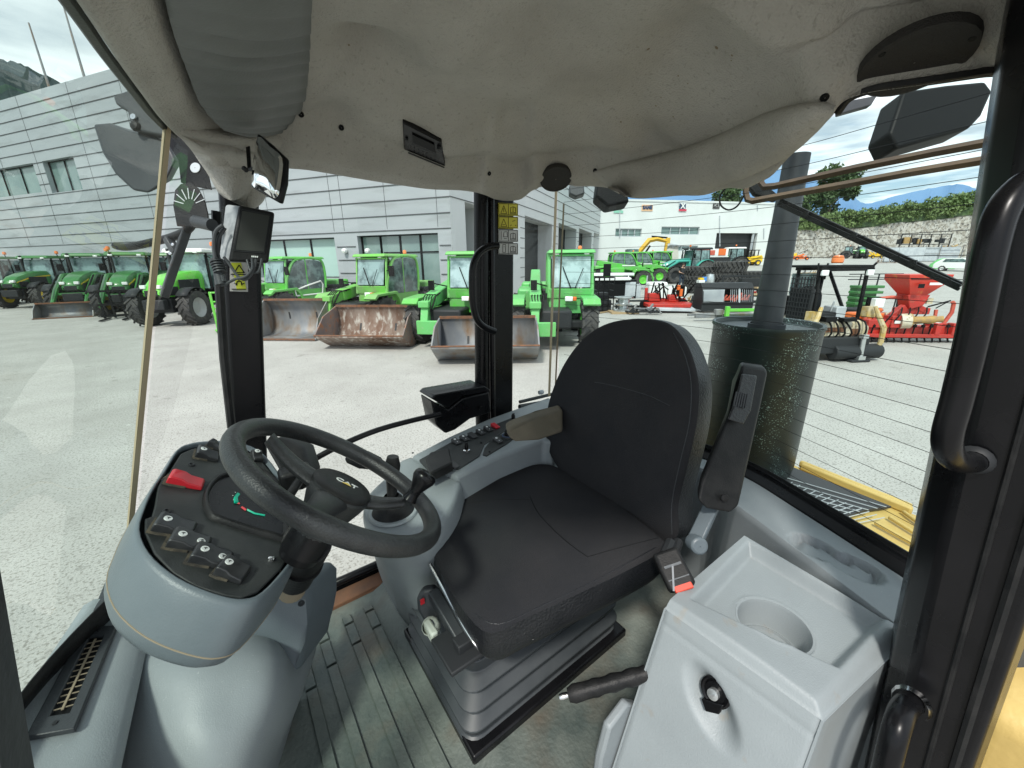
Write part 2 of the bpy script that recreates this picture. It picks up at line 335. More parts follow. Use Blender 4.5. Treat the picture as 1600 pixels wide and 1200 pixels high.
# shrubs that nobody could count on the bank
mb = MB(); rnd = random.Random(3)
for i in range(330):
    px = rnd.uniform(1225, 1650); t = (px-1245)/(1530-1245); f_ = rnd.random()
    hi = 337-max(0, (px-1300))*.155 if px > 1250 else 335; lo = 358-(px-1245)*.085
    py = lo-(lo-hi)*f_; q = wallpt(px, py)+HF*rnd.uniform(-.8, 2.5)
    leafcloud(mb, q, 1.3, 62, .33, i, .75)
tag(build('bushes', mb, 'leaf2'), 'bright green shrubs massed along the top of the stone wall', 'bushes', kind='stuff')
def tree(cx, base, top, half, D, label, seed, mt='leaf', n=2600, s=.42):
    b = aD(cx, base, D); t = aD(cx, top, D); w = (aD(cx+half, base, D)-b).length; H = (t-b).length
    b = Vector((b.x, b.y, b.z)); r = thing('tree', label, 'tree', b, group='trees behind the yard')
    mb = MB(); mb.tube([(0, 0, -2), (.1, 0, H*.3), (0, .1, H*.75)], [.35, .26, .08], 8)
    for k in range(9):
        a = k*2.4; h = H*(.2+.07*k); mb.tube([(0, 0, h), (math.cos(a)*w*.35, math.sin(a)*w*.35, h+w*.3), (math.cos(a)*w*.7, math.sin(a)*w*.7, h+w*.42)], [.12, .08, .03], 6)
    build('trunk', mb, 'bark', r)
    mb = MB(); rn = random.Random(seed)
    for k in range(26):
        a = rn.uniform(0, 6.28); zz = rn.uniform(.12, .92); rr = w*.72*math.sqrt(max(.05, 1-((zz-.45)/.6)**2))*rn.uniform(.4, 1)
        leafcloud(mb, (math.cos(a)*rr, math.sin(a)*rr, H*zz), w*rn.uniform(.25, .42), n//26, s, seed*50+k)
    build('crown', mb, mt, r)
tree(1290, 352, 268, 36, 108, 'broad green tree standing left of the planted bank, above the wall', 1, n=5200, s=.5)
tree(1247, 352, 300, 16, 106, 'smaller dark tree squeezed between the exhaust pipe and the broad tree', 2, n=1800)
tree(1133, 330, 297, 26, 118, 'low tree top showing over the roof of the white warehouse', 3, n=2200, s=.5)
# ================================================================ SHOWROOM BUILDING
K = aD(708, 420, 17.0); K.z = 0
LD, RD = azv(-33.4), azv(56.6); UZ = Vector((0, 0, 1))
LN = LD.cross(UZ); LN = LN if LN.dot(HF) < 0 else -LN       # outward normals
RN = RD.cross(UZ); RN = RN if RN.dot(HF) < 0 or True else -RN
RN = -LD if (-LD).dot(K) < 0 else -LD                        # the side front looks away from the main front's run
def L_(px, py): p = aP(px, py, K, LN); q = p-K; return q.dot(LD), p.z
def R_(px, py): p = aP(px, py, K, RN); q = p-K; return q.dot(RD), p.z
sh = thing('showroom_building', 'grey metal clad showroom with dark joint lines, big shop windows and open bays', 'building', (K.x, K.y, 0), local=False)
def LP(s, z, o=0): return K+LD*s+UZ*z+LN*o
def RP(s, z, o=0): return K+RD*s+UZ*z+RN*o
topz = 11.95
def wallwith(holes, s0, s1, z0, z1, PT, th):
    """front with real openings: cells between the edges of the openings"""
    ss = sorted(set([s0, s1]+[h[i] for h in holes for i in (0, 1)])); zs = sorted(set([z0, z1]+[h[i] for h in holes for i in (2, 3)])); mb = MB()
    for a, b in zip(ss, ss[1:]):
        for c, d in zip(zs, zs[1:]):
            m_, n_ = (a+b)/2, (c+d)/2
            if any(h[0] < m_ < h[1] and h[2] < n_ < h[3] for h in holes): continue
            mb.add([PT(a, c), PT(b, c), PT(b, d), PT(a, d)], [(0, 1, 2, 3)])
    for h in holes:
        o = [(h[0], h[2]), (h[1], h[2]), (h[1], h[3]), (h[0], h[3])]
        for i in range(4):
            a, b = o[i], o[(i+1) % 4]; mb.add([PT(*a), PT(*b), PT(*b, -th), PT(*a, -th)], [(0, 1, 2, 3)])
    return mb
def rect(pts):
    s = [p[0] for p in pts]; z = [p[1] for p in pts]; return (min(s), max(s), min(z), max(z))
w1 = (29.4, 36.5, 6.75, 8.42); w2 = (24.95, 28.3, 6.62, 8.42); w3 = (6.27, 11.6, 1.48, 3.34); w4 = (.65, 4.92, .0, 3.36)
mb = wallwith([w1, w2, w3, w4], 0, 42, 0, topz, LP, .5)
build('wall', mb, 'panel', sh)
# slanted top of the main front: high block falls to the corner height near the corner
# side front with its bays
bays = []
for a, b in (((726, 316), (757, 324)), ((820, 338), (863, 350)), ((873, 350), (901, 357)), ((905, 358), (925, 363)), ((928, 364), (942, 368))):
    p, q = R_(*a), R_(*b); bays.append((p[0], q[0], 0, (p[1]+q[1])/2))
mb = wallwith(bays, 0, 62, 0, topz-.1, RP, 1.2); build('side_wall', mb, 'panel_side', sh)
mb = MB()
mb.prism([LP(0, topz, -.3), LP(42, topz, -.3), LP(42, topz, -14), RP(62, topz, -14), RP(62, topz, -.3)], (0, 0, .12)); build('roof', mb, 'panel', sh)
for b in bays: mb = MB(); mb.add([RP(b[0]-.2, 0, -1.25), RP(b[1]+.2, 0, -1.25), RP(b[1]+.2, b[3]+.2, -1.25), RP(b[0]-.2, b[3]+.2, -1.25)], [(0, 1, 2, 3)]); build('bay_interior', mb, 'dark_open', sh, solid=.05)
mb = MB()
for z in [3.53+.605*i for i in range(14)]:
    a = 0
    for h in sorted([h for h in (w1, w2) if h[2] < z < h[3]]): mb.bar(LP(a, z, .015), LP(h[0], z, .015), .03, .032, upv=UZ); a = h[1]
    mb.bar(LP(a, z, .015), LP(42, z, .015), .03, .032, upv=UZ)
for s in (.62, 3.2, 5.6, 6.2, 10.2, 14.5, 19, 23.6, 28.9, 33): mb.bar(LP(s, 3.6, .006), LP(s, topz, .006), .012, .015)
for z in (2.9, 2.3, 1.7, 1.1): mb.bar(LP(5.05, z, .015), LP(6.15, z, .015), .03, .04, upv=UZ); mb.bar(LP(.05, z-.05, .015), LP(.58, z-.05, .015), .03, .04, upv=UZ)
build('joint_line', mb, 'joint', sh)
mb = MB()
for z in [4.75+.62*i for i in range(12)]: mb.bar(RP(0, z, .015), RP(62, z+ (z-2.1)*.25, .015), .03, .032, upv=UZ)
for s in (9.0, 18, 27.7, 37.6): 
    for z in (1.2, 1.8, 2.4, 3.0, 3.6, 4.2): mb.bar(RP(s+.1, z, .015), RP(s+1.0, z, .015), .03, .032, upv=UZ)
build('joint_line', mb, 'joint', sh)
for h, nm, mt_, bars in ((w1, 'window', 'win_glass', 2), (w2, 'window', 'win_glass', 1), (w3, 'shop_window', 'blind', 2), (w4, 'shop_door', 'win_glass', 3)):
    mb = MB(); o = [(h[0], h[2]), (h[1], h[2]), (h[1], h[3]), (h[0], h[3])]
    for i in range(4): mb.bar(LP(*o[i], -.3), LP(*o[(i+1) % 4], -.3), .09, .09)
    for k in range(1, bars+1): s = h[0]+(h[1]-h[0])*k/(bars+1); mb.bar(LP(s, h[2], -.3), LP(s, h[3], -.3), .08, .08)
    if nm == 'shop_door': mb.bar(LP(h[0], 2.6, -.3), LP(h[1]-1.2, 2.6, -.3), .06, .06)
    w = build(nm, mb, 'blackm', sh)
    mb = MB(); mb.add([LP(*q, -.32) for q in o], [(0, 1, 2, 3)]); build('pane', mb, mt_, w, solid=.01)
for px, py in ((541, 392), (577, 392)):      # round white lamps by the shop door
    s, z = L_(px, py); mb = MB(); mb.lathe([(0.001, .25), (.1, .2), (.13, .1), (.1, .02), (.001, .0)], LP(s, z), LN, 14); build('wall_lamp', mb, 'lamp', sh)
for px, b, t, in ((60, 137, 22), (116, 124, -4), (172, 108, 48)):   # masts on the roof edge
    s, z = L_(px, b); mb = MB(); s2, z2 = L_(px, b-60)
    a = LP(s, z-.4, -.5); s3, z3 = L_(px-22, t); mb.tube([a, LP(s+.1, z3-z+z+.0, -.5)], [.07, .035], 8)
    fp = thing('roof_mast', 'bare mast %s on the showroom roof edge' % {60: 'nearest the wooded mountain,', 116: 'in the middle of the three,', 172: 'with a small crosspiece, beside the cab roof,'}[px], 'mast', a, group='masts on the roof edge', local=False)
    build('pole', mb, 'steel', fp)
    if px == 172: q = LP(s, z3-.9, -.5); mb = MB(); mb.bar(q-LD*.35-UZ*.2, q+LD*.1+UZ*.1, .05); build('crosspiece', mb, 'steel', fp)
# ================================================================ WHITE WAREHOUSE
WK = at_depth(1206, 62); WD = azv(36.5+78); WN = WD.cross(UZ); WN = WN if WN.dot(HF) < 0 else -WN; WK = WK-UZ*.4
def W_(px, py): p = aP(px, py, WK, WN); return (p-WK).dot(WD), p.z
def WP(s, z, o=0): return Vector((WK.x, WK.y, 0))+WD*s+UZ*z+WN*o
wh = thing('warehouse', 'long white warehouse with strip windows, signs along its top and an open gate', 'building', WK, local=False)
ht = W_(1206, 318)[1]
def wr(x0, y0, x1, y1): a, b = W_(x0, y0), W_(x1, y1); return (min(a[0], b[0]), max(a[0], b[0]), min(a[1], b[1]), max(a[1], b[1]))
gate = wr(1120, 364, 1177, 408); s1 = wr(962, 357, 1002, 370); s2 = wr(1034, 354, 1092, 367); s3 = wr(1040, 384, 1090, 392)
gate = (gate[0], gate[1], WK.z-.5, gate[3]); s0 = W_(800, 330)[0]; hs = [gate, s1, s2, s3]
ss = sorted(set([s0, 0]+[h[i] for h in hs for i in (0, 1)])); zs = sorted(set([WK.z-1, ht]+[h[i] for h in hs for i in (2, 3)])); mb = MB()
for a, b in zip(ss, ss[1:]):
    for c, d in zip(zs, zs[1:]):
        if any(h[0] < (a+b)/2 < h[1] and h[2] < (c+d)/2 < h[3] for h in hs): continue
        mb.add([WP(a, c), WP(b, c), WP(b, d), WP(a, d)], [(0, 1, 2, 3)])
for h in hs:
    o = [(h[0], h[2]), (h[1], h[2]), (h[1], h[3]), (h[0], h[3])]
    for i in range(4): a, b = o[i], o[(i+1) % 4]; mb.add([WP(*a), WP(*b), WP(*b, -.5), WP(*a, -.5)], [(0, 1, 2, 3)])
mb.add([WP(0, WK.z-1), WP(0, ht), WP(0, ht, -30), WP(0, WK.z-1, -30)], [(0, 1, 2, 3)])
build('wall', mb, 'white_wall', wh)
mb = MB(); mb.add([WP(s0, ht, .1), WP(.1, ht, .1), WP(.1, ht, -30), WP(s0, ht, -30)], [(0, 1, 2, 3)]); build('roof', mb, 'white_wall', wh, solid=.25)
mb = MB(); mb.add([WP(gate[0]-.2, gate[2], -.6), WP(gate[1]+.2, gate[2], -.6), WP(gate[1]+.2, gate[3]+.2, -.6), WP(gate[0]-.2, gate[3]+.2, -.6)], [(0, 1, 2, 3)]); build('gate', mb, 'dark_open', wh, solid=.05)
mb = MB(); mb.bar(WP(gate[1]-.6, gate[2], -.2), WP(gate[1]-.6, gate[3], -.2), .25); build('gate_post', mb, 'lightgrey', wh)
for h in (s1, s2, s3):
    mb = MB(); n = 4
    for k in range(n+1): s = h[0]+(h[1]-h[0])*k/n; mb.bar(WP(s, h[2], -.2), WP(s, h[3], -.2), .12)
    mb.bar(WP(h[0], h[2]+.06, -.2), WP(h[1], h[2]+.06, -.2), .1); mb.bar(WP(h[0], h[3]-.06, -.2), WP(h[1], h[3]-.06, -.2), .1)
    w = build('window', mb, 'lightgrey', wh); mb = MB(); mb.add([WP(h[0], h[2], -.3), WP(h[1], h[2], -.3), WP(h[1], h[3], -.3), WP(h[0], h[3], -.3)], [(0, 1, 2, 3)]); build('pane', mb, 'win_glass', w, solid=.02)
for px, y0, y1 in ((968, 330, 372), (1124, 337, 385), (1193, 357, 373), (1183, 321, 329)):
    mb = MB(); a, b = W_(px, y0), W_(px, y1); mb.bar(WP(*a, .08), WP(*b, .08), .1); build('downpipe', mb, 'lightgrey', wh)
XD = WD
mat('sg', (.25, .55, .42), .6); mat('so', (.8, .5, .3), .6); mat('sb', (.04, .07, .14), .6); mat('sr', (.6, .06, .1), .6); mat('sk', (.05, .05, .05), .6)
def wsign(name, parts):
    for i, (kind, px, py, w, h, mt_, tx) in enumerate(parts):
        s, z = W_(px, py); k = 62/FPX
        if kind == 't': text('sign_lettering', tx, WP(s, z, .12+i*.03), XD, UZ, h*k*1.35, mt_, wh, .02, .03)
        else:
            mb = MB(); mb.box((0, 0, 0), (w*k, .06, h*k)); M = Matrix((WD, -WN, UZ)).transposed()
            mb.v = [M @ v + WP(s, z, .05+i*.02) for v in mb.v]; build(name, mb, mt_, wh)
wsign('sign', [('b', 966, 326, 10, 3, 'sg', 0), ('b', 966, 331, 14, 3, 'sg', 0)])
wsign('sign', [('b', 1011, 325, 17, 8, 'so', 0), ('t', 1011, 324.5, 16, 4.5, 'sb', 'SAME')])
wsign('sign', [('b', 1066, 319, 11, 6, 'lightgrey', 0), ('b', 1066, 323, 10, 7, 'sb', 0), ('t', 1066, 322.5, 8, 7, 'white', 'X'), ('b', 1066, 328.5, 12, 2.5, 'sr', 0)])
wsign('sign', [('b', 1119, 321, 11, 9, 'sk', 0), ('b', 1119, 321, 9, 4.5, 'white', 0), ('t', 1119, 321, 8, 4.2, 'sk', 'CAT')])
# lower wing joining showroom and warehouse
lw = thing('side_wing', 'low beige wing with a sloping roof between the showroom and the white warehouse', 'building', at_depth(965, 58), local=False)
p = [aD(948, 425, 58), aD(1060, 425, 58), aD(1060, 384, 58), aD(968, 370, 58), aD(945, 374, 58)]
mat('beige', (.5, .48, .42), .8, col2=(.4, .39, .35), scale=.6)
mb = MB(); mb.prism(p, HF*3.0); build('wall', mb, 'beige', lw)
mb = MB(); mb.bar(p[3]-HF*.3, p[2]-HF*.3, .5, .18); mb.bar(p[3]-HF*.3, p[4]-HF*.3, .5, .18); build('roof', mb, 'lightgrey', lw)
# ================================================================ WHEELS, VEHICLES (front = +x, left = +y, z up, origin on the ground)
WC = {}
def wheel(parent, loc, R, w, rim_mt='grey_rim', lugs=18, rr=.55, flat=0):
    key = (R, w, rim_mt, lugs, rr)
    if key not in WC:
        mb = MB(); h = w/2
        mb.lathe([(R*rr, -h*.8), (R*.8, -h), (R*.93, -h*.92), (R*.96, -h*.5), (R*.965, 0), (R*.96, h*.5), (R*.93, h*.92), (R*.8, h), (R*rr, h*.8), (R*rr, -h*.8)], (0, 0, 0), (0, 1, 0), 32)
        for k in range(lugs):
            for sgn in (-1, 1):
                a = 2*math.pi*(k+(.5 if sgn > 0 else 0))/lugs; b = a+.55*8/max(8, lugs)*1.3
                p = [Vector((math.cos(t)*q, y*sgn, math.sin(t)*q)) for t, q, y in ((a, R, h*.98), (b, R, h*.05))]
                mb.bar(p[0]*1.0, p[1], R*.085, R*.07, upv=(math.cos(a), 0, math.sin(a)))
        t = build('wheel', mb, 'rubber'); rb = MB(); s = 1
        rb.lathe([(R*rr*1.02, -h*.82), (R*rr*.95, -h*.7), (R*rr*.6, -h*.25), (R*.2, -h*.3), (.001, -h*.32)], (0, 0, 0), (0, 1, 0), 24)
        rb.lathe([(R*rr*1.02, h*.82), (R*rr*.95, h*.7), (R*rr*.6, h*.25), (R*.2, h*.3), (.001, h*.32)], (0, 0, 0), (0, 1, 0), 24)
        rr_ = build('rim', rb, rim_mt, t); WC[key] = (t.data, rr_.data); bpy.data.objects.remove(rr_); bpy.data.objects.remove(t)
    a, b = WC[key]; o = bpy.data.objects.new('wheel', a); COL.objects.link(o); o.parent = parent; o.location = loc; o.rotation_euler = (0, random.random(), 0)
    r = bpy.data.objects.new('rim', b); COL.objects.link(r); r.parent = o
def pane(parent, pts, mt='vglass2', name='window'):
    mb = MB(); mb.add(pts, [tuple(range(len(pts)))]); return build(name, mb, mt, parent, solid=.02)
def beacon(parent, p, r=.07, h=.16):
    mb = MB(); mb.lathe([(r*.8, 0), (r, h*.1), (r, h*.6), (r*.8, h*.9), (.001, h)], p, n=14); build('beacon', mb, 'beacon', parent)
def lamp_(parent, c, d, mt='lamp', name='headlight', M=None):
    mb = MB(); mb.box(c, d, M); build(name, mb, mt, parent, bevel=.015)
def tractor(loc, rz, label, hood='jd', roof='jd', rim='jdy', stripe='jdy', s=1.0, style=0, arms=None, group='tractors parked along the showroom'):
    r = thing('tractor', label, 'tractor', loc, rz, group)
    b = MB(); b.box((.5, 0, .85), (3.2, .5, .5)); b.box((1.75, 0, .75), (.7, .7, .5)); b.bar((1.7, -.75, .6), (1.7, .75, .6), .2); b.bar((-.9, -.8, .85), (-.9, .8, .85), .3)
    b.box((2.35, 0, .8), (.25, .7, .35)); build('chassis', b, 'dark', r, bevel=.03)
    rings = []
    for x, w, zt, zb in ((.15, .46, 1.95, 1.2), (.8, .46, 1.93, 1.12), (1.4, .43, 1.85, 1.08), (2.0, .38, 1.68, 1.05), (2.35, .32, 1.45, 1.1), (2.42, .26, 1.3, 1.15)):
        rings.append([(x, -w, zb), (x, -w, (zb+zt)/2), (x, -w*.95, zt-.16), (x, -w*.7, zt-.03), (x, 0, zt), (x, w*.7, zt-.03), (x, w*.95, zt-.16), (x, w, (zb+zt)/2), (x, w, zb)])
    h = MB(); h.loft(rings); build('hood', h, hood, r)
    g = MB()
    for y in (-1, 1):
        g.box((1.1, y*.455, 1.42), (1.1, .02, .42)); g.box((1.95, y*.40, 1.25), (.55, .03, .3))
    g.box((2.4, 0, 1.2), (.06, .42, .2)); build('grille', g, 'dark', r, bevel=.01)
    if stripe:
        g = MB()
        for y in (-1, 1): g.add([(.15, y*.468, 1.72), (1.5, y*.44, 1.62), (2.28, y*.345, 1.38), (2.28, y*.345, 1.33), (1.5, y*.44, 1.56), (.15, y*.468, 1.65)], [(0, 1, 2, 3, 4, 5)])
        build('stripe', g, stripe, r, solid=.012)
    for y in (-.2, .2): lamp_(r, (2.36, y*1.2, 1.42), (.12, .18, .12))
    for y in (-1, 1):
        wheel(r, (-.9, y*.88, .86), .86, .5, rim, 20); wheel(r, (1.7, y*.85, .64), .64, .42, rim, 16)
        f = MB(); f.lathe([(.95, -.26), (.95, .26)], (-.9, y*.86, .86), (0, 1, 0), 32); f.f = [q for q in f.f if all(f.v[i].z > 1.05 for i in q)]; f.sm = [True]*len(f.f); build('fender', f, hood if style else 'dark', r, solid=.03)
        f = MB(); f.lathe([(.72, -.2), (.72, .2)], (1.7, y*.85, .64), (0, 1, 0), 28); f.f = [q for q in f.f if all(f.v[i].z > 1.0 for i in q)]; f.sm = [True]*len(f.f); build('fender', f, 'dark', r, solid=.02)
    c = MB(); P = {(-1, 0): (-1.35, 1.35), (1, 0): (.2, 1.35)}
    W0, W1 = .72, .66
    for y in (-1, 1):
        for x0, x1 in ((.28, .12), (-.45, -.5), (-1.3, -1.2)): c.bar((x0, y*W0, 1.2), (x1, y*W1, 2.62), .07)
        c.bar((.28, y*W0, 1.2), (-1.3, y*W0, 1.2), .1)
        c.bar((.15, y*(W1+.25), 2.3), (.18, y*(W1+.05), 2.5), .03); c.box((.2, y*(W1+.3), 2.1), (.06, .2, .32))
    c.bar((.28, -W0, 1.2), (.28, W0, 1.2), .1); c.bar((-1.3, -W0, 1.5), (-1.3, W0, 1.5), .1)
    c.box((-.55, 0, 1.1), (1.4, 1.3, .3)); c.box((-.75, 0, 1.55), (.5, .5, .5)); c.box((-.95, 0, 1.95), (.12, .46, .5)); c.tube([(.1, 0, 1.5), (-.12, 0, 1.8)], .03, 6)
    build('cab_frame', c, 'blackm', r, bevel=.01)
    pane(r, [(.3, -W0+.06, 1.25), (.3, W0-.06, 1.25), (.14, W1-.06, 2.55), (.14, -W1+.06, 2.55)], 'vglass2', 'windscreen')
    for y in (-1, 1):
        pane(r, [(.25, y*W0, 1.28), (-.42, y*W0, 1.28), (-.46, y*W1, 2.55), (.1, y*W1, 2.55)], 'vglass')
        pane(r, [(-.5, y*W0, 1.5), (-1.25, y*W0, 1.5), (-1.18, y*W1, 2.55), (-.54, y*W1, 2.55)], 'vglass2')
    pane(r, [(-1.32, -W0+.06, 1.5), (-1.32, W0-.06, 1.5), (-1.22, W1-.06, 2.55), (-1.22, -W1+.06, 2.55)])
    q = MB(); q.box((-.5, 0, 2.68), (1.95, 1.5, .16), taper=.93); build('roof', q, roof, r, bevel=.05)
    for y in (-.5, .5): lamp_(r, (.47, y, 2.62), (.06, .16, .08), name='work_light')
    b = MB(); b.cyl((-.3, -.72 if style else .72, 2.72), (-.3, -.72 if style else .72, 2.88), .02); build('beacon_stalk', b, 'dark', r); beacon(r, (-.3, -.72 if style else .72, 2.86), .08, .17)
    e = MB(); e.tube([(.45, -.5, 1.6), (.45, -.5, 2.75)], .05, 10); build('exhaust', e, 'dark', r)
    if arms:
        a = MB()
        for y in (-.55, .55): a.tube([(.35, y, 1.75), (1.3, y, 1.72), (2.3, y, 1.1), (3.0, y, .5)], [.1, .11, .1, .07], 8); a.bar((.4, y, .8), (.35, y, 1.75), .16)
        a.bar((2.4, -.55, .95), (2.4, .55, .95), .1); build('loader_arm', a, hood, r)
        a = MB()
        for y in (-.62, .62): a.cyl((.8, y, 1.05), (2.2, y, .95), .04, n=8); a.cyl((1.6, y, 1.75), (2.9, y, .95), .035, n=8)
        build('ram', a, 'blackm', r)
        if arms == 'bucket': bucket_mesh(r, 'loader_bucket', 1.9, .62, .75, (3.05, 0, 0), 'steel')
        if arms == 'forks':
            a = MB()
            for y in (-.5, -.17, .17, .5): a.bar((3.05, y, .05), (3.05, y, 1.15), .07)
            for z in (.15, .6, 1.15): a.bar((3.05, -.6, z), (3.05, .6, z), .08)
            for y in (-.35, .35): a.bar((3.05, y, .06), (4.1, y, .05), .1, .04)
            build('fork_carriage', a, 'blackm', r)
    if s != 1: r.scale = (s, s, s)
    return r
def bucket_mesh(parent, name, w, h, d, o, mt, tilt=0, inner=None, lip='rust_edge'):
    """open shell whose mouth faces +x; tilt (radians) raises the cutting lip"""
    prof = [(d, 0), (d*.55, -.0), (d*.18, .03), (.02, h*.22), (-.04, h*.55), (.05, h*.85), (.22, h)]
    M = Matrix.Rotation(-tilt, 3, 'Y'); off = Vector(o)
    def P(x, y, z): return M @ Vector((x, y, z)) + off
    pr = cat_([Vector((a, 0, b)) for a, b in prof], 4, False)
    zmin = min((M @ Vector((p.x, 0, p.z))).z for p in pr); off.z -= zmin
    mb = MB(); mb.grid([[P(p.x, y, p.z) for p in pr] for y in (-w/2, w/2)]); ob = build(name, mb, mt, parent, solid=.035)
    for y in (-w/2, w/2):
        mb = MB(); mb.add([P(p.x, y, p.z) for p in pr]+[P(d*.75, y, h*.55)], [tuple(range(len(pr)+1))]); build('side_plate', mb, inner or mt, ob if parent is not None else ob, solid=.03)
    mb = MB(); mb.bar(P(d-.06, -w/2-.01, .025), P(d-.06, w/2+.01, .025), .16, .03, upv=M @ Vector((0, 0, 1))); mb.bar(P(.22, -w/2, h), P(.22, w/2, h), .06)
    build('cutting_edge', mb, lip, ob)
    return ob, M, off
def loose_bucket(label, loc, rz, w, h, d, tilt, mt, inner, group='loader buckets laid on the yard'):
    r = thing('loader_bucket', label, 'bucket', loc, rz, group)
    ob, M, off = bucket_mesh(r, 'shell', w, h, d, (0, 0, 0), mt, tilt, inner)
    mb = MB()
    for y in (-w*.22, w*.22): mb.prism([M @ Vector(p)+off for p in ((-.03, y, h*.2), (-.22, y, h*.3), (-.22, y, h*.8), (0, y, h*.85))], (0, .05, 0))
    build('hitch_plate', mb, 'dark', r); return r
def telehandler(loc, rz, label, mt='merlo', rim='merlo', arc=True, boom_mt=None, group='green telehandlers parked in a row', s=1, look=0):
    r = thing('telehandler', label, 'telehandler', loc, rz, group); bm_ = boom_mt or mt
    b = MB(); b.box((0, 0, .75), (3.8, .9, .45)); b.box((-1.6, 0, .95), (.9, 1.9, .7)); b.bar((1.25, -.8, .55), (1.25, .8, .55), .22); b.bar((-1.25, -.8, .55), (-1.25, .8, .55), .22)
    build('chassis', b, 'dark', r, bevel=.05)
    for x in (1.25, -1.25):
        for y in (-.92, .92): wheel(r, (x, y, .58), .58, .42, rim, 16, .5)
    f = MB()
    for y in (-1, 1): f.prism([(1.85, y*.72, 1.12), (1.7, y*.72, 1.24), (.72, y*.72, 1.28), (.55, y*.72, 1.1), (.5, y*.72, .8), (.58, y*.72, .8), (.65, y*.72, 1.05), (.8, y*.72, 1.2), (1.65, y*.72, 1.17), (1.8, y*.72, 1.07)], (0, y*.42, 0))
    build('fender', f, mt, r, bevel=.01)
    # cab on the left
    cy = .46; w = .55; c = MB(); X1, X0 = 1.12, -.68
    c.box((.2, cy, 1.02), (1.75, w*2, .42)); 
    arc_ = cat_([Vector(p) for p in ((X1-.02, 0, 1.2), (X1-.12, 0, 1.65), (X1-.42, 0, 2.16), (X1-.75, 0, 2.33), (X0+.3, 0, 2.34), (X0, 0, 2.2), (X0-.06, 0, 1.7), (X0, 0, 1.2))], 5, False)
    for y in (cy-w, cy+w): c.tube([(p.x, y, p.z) for p in arc_], .055, 8); c.bar((.15, y, 1.2), (.12, y, 2.3), .04)
    c.prism([(X1-.1, cy-w, 1.2), (X1-.02, cy-w, 1.2), (X1+.04, cy-w, 1.45), (X1-.05, cy-w, 1.45)], (0, 2*w, 0)); c.bar((X1-.42+.3, cy-w, 2.27), (X1-.42+.3, cy+w, 2.27), .07, .05)
    for y in (cy-w, cy+w): c.bar((X1, y, 1.22), (X1-.17, y, 2.3), .055)
    build('cab_frame', c, mt, r, bevel=.012)
    q = MB(); q.box(((X1+X0)/2-.05, cy, 2.36), (X1-X0+.12, 2*w+.12, .09), taper=.94); build('roof', q, mt, r, bevel=.03)
    q = MB(); q.box((.1, cy, 1.5), (.45, .45, .25)); q.box((-.12, cy, 1.78), (.12, .42, .5)); q.tube([(.75, cy, 1.35), (.5, cy, 1.62)], .03, 8); q.lathe([(.17, 0), (.19, .02), (.17, .03)], (.5, cy, 1.63), (-.6, 0, .8), 16); build('seat', q, 'blackm', r)
    pane(r, [(X1+.01, cy-w+.06, 1.48), (X1+.01, cy+w-.06, 1.48), (X1-.15, cy+w-.06, 2.24), (X1-.15, cy-w+.06, 2.24)], 'vglass2' if look == 0 else 'winmix', 'windscreen')
    pts = [(p.x, cy+w, p.z) for p in arc_]; side = MB(); side.add([(p[0]*.94, cy+w+.0, 1.2+(p[2]-1.2)*.94) for p in pts], [tuple(range(len(pts)))]); build('window', side, 'vglass', r, solid=.015)
    side = MB(); side.add([(p[0]*.94, cy-w, 1.2+(p[2]-1.2)*.94) for p in pts], [tuple(range(len(pts)))]); build('window', side, 'vglass', r, solid=.015)
    pane(r, [(X0-.03, cy-w+.06, 1.4), (X0-.03, cy+w-.06, 1.4), (X0, cy+w-.06, 2.2), (X0, cy-w+.06, 2.2)], 'vglass2', 'rear_window')
    q = MB(); q.bar((X1+.06, cy, 1.46), (X1-.02, cy-.22, 2.0), .02); q.bar((X1+.06, cy+.1, 1.46), (X1-.0, cy+.3, 1.95), .015); build('wiper', q, 'blackm', r)
    for y in (cy-.38, cy+.38): lamp_(r, (X1-.1, y, 2.33), (.1, .13, .1), name='work_light')
    lamp_(r, (X1+.1, cy-.05, 1.2), (.12, .2, .12)); lamp_(r, (X1+.1, cy+.1, 1.2), (.12, .09, .1), 'orange', 'indicator')
    beacon(r, (-.35, cy+.35, 2.42), .06, .13)
    # boom on the right
    a = MB(); a.bar((-1.9, -.45, 1.72), (1.5, -.45, 1.18), .3, .34); build('boom', a, bm_, r, bevel=.03)
    a = MB(); a.bar((1.4, -.45, 1.2), (1.95, -.45, 1.05), .24, .27); a.bar((1.9, -.45, 1.05), (2.05, -.45, .6), .2, .22); build('boom_end', a, bm_, r, bevel=.02)
    a = MB(); a.box((2.1, -.3, .55), (.1, .7, .35)); a.box((1.95, -.45, 1.12), (.3, .28, .16)); build('carriage', a, bm_, r, bevel=.02)
    a = MB(); a.cyl((.2, -.45, 1.0), (1.3, -.45, 1.05), .06); a.tube([(1.2, -.3, 1.35), (1.7, -.25, 1.3), (2.0, -.3, .9)], .02, 6); build('ram', a, 'blackm', r)
    a = MB(); a.box((-.9, -.72, 1.08), (1.7, .5, .6)); a.box((-1.75, 0, 1.25), (.7, 1.8, .5)); build('engine_cover', a, mt, r, bevel=.08, seg=3)
    if arc:
        a = MB(); y = cy+w+.07; a.tube([(.78, y, .98), (.8, y, 1.18), (.3, y, 1.32), (-.42, y, 1.48), (-.5, y, 1.35), (-.42, y, 1.0), (.78, y, .98)], .03, 6); build('door_trim', a, 'white', r)
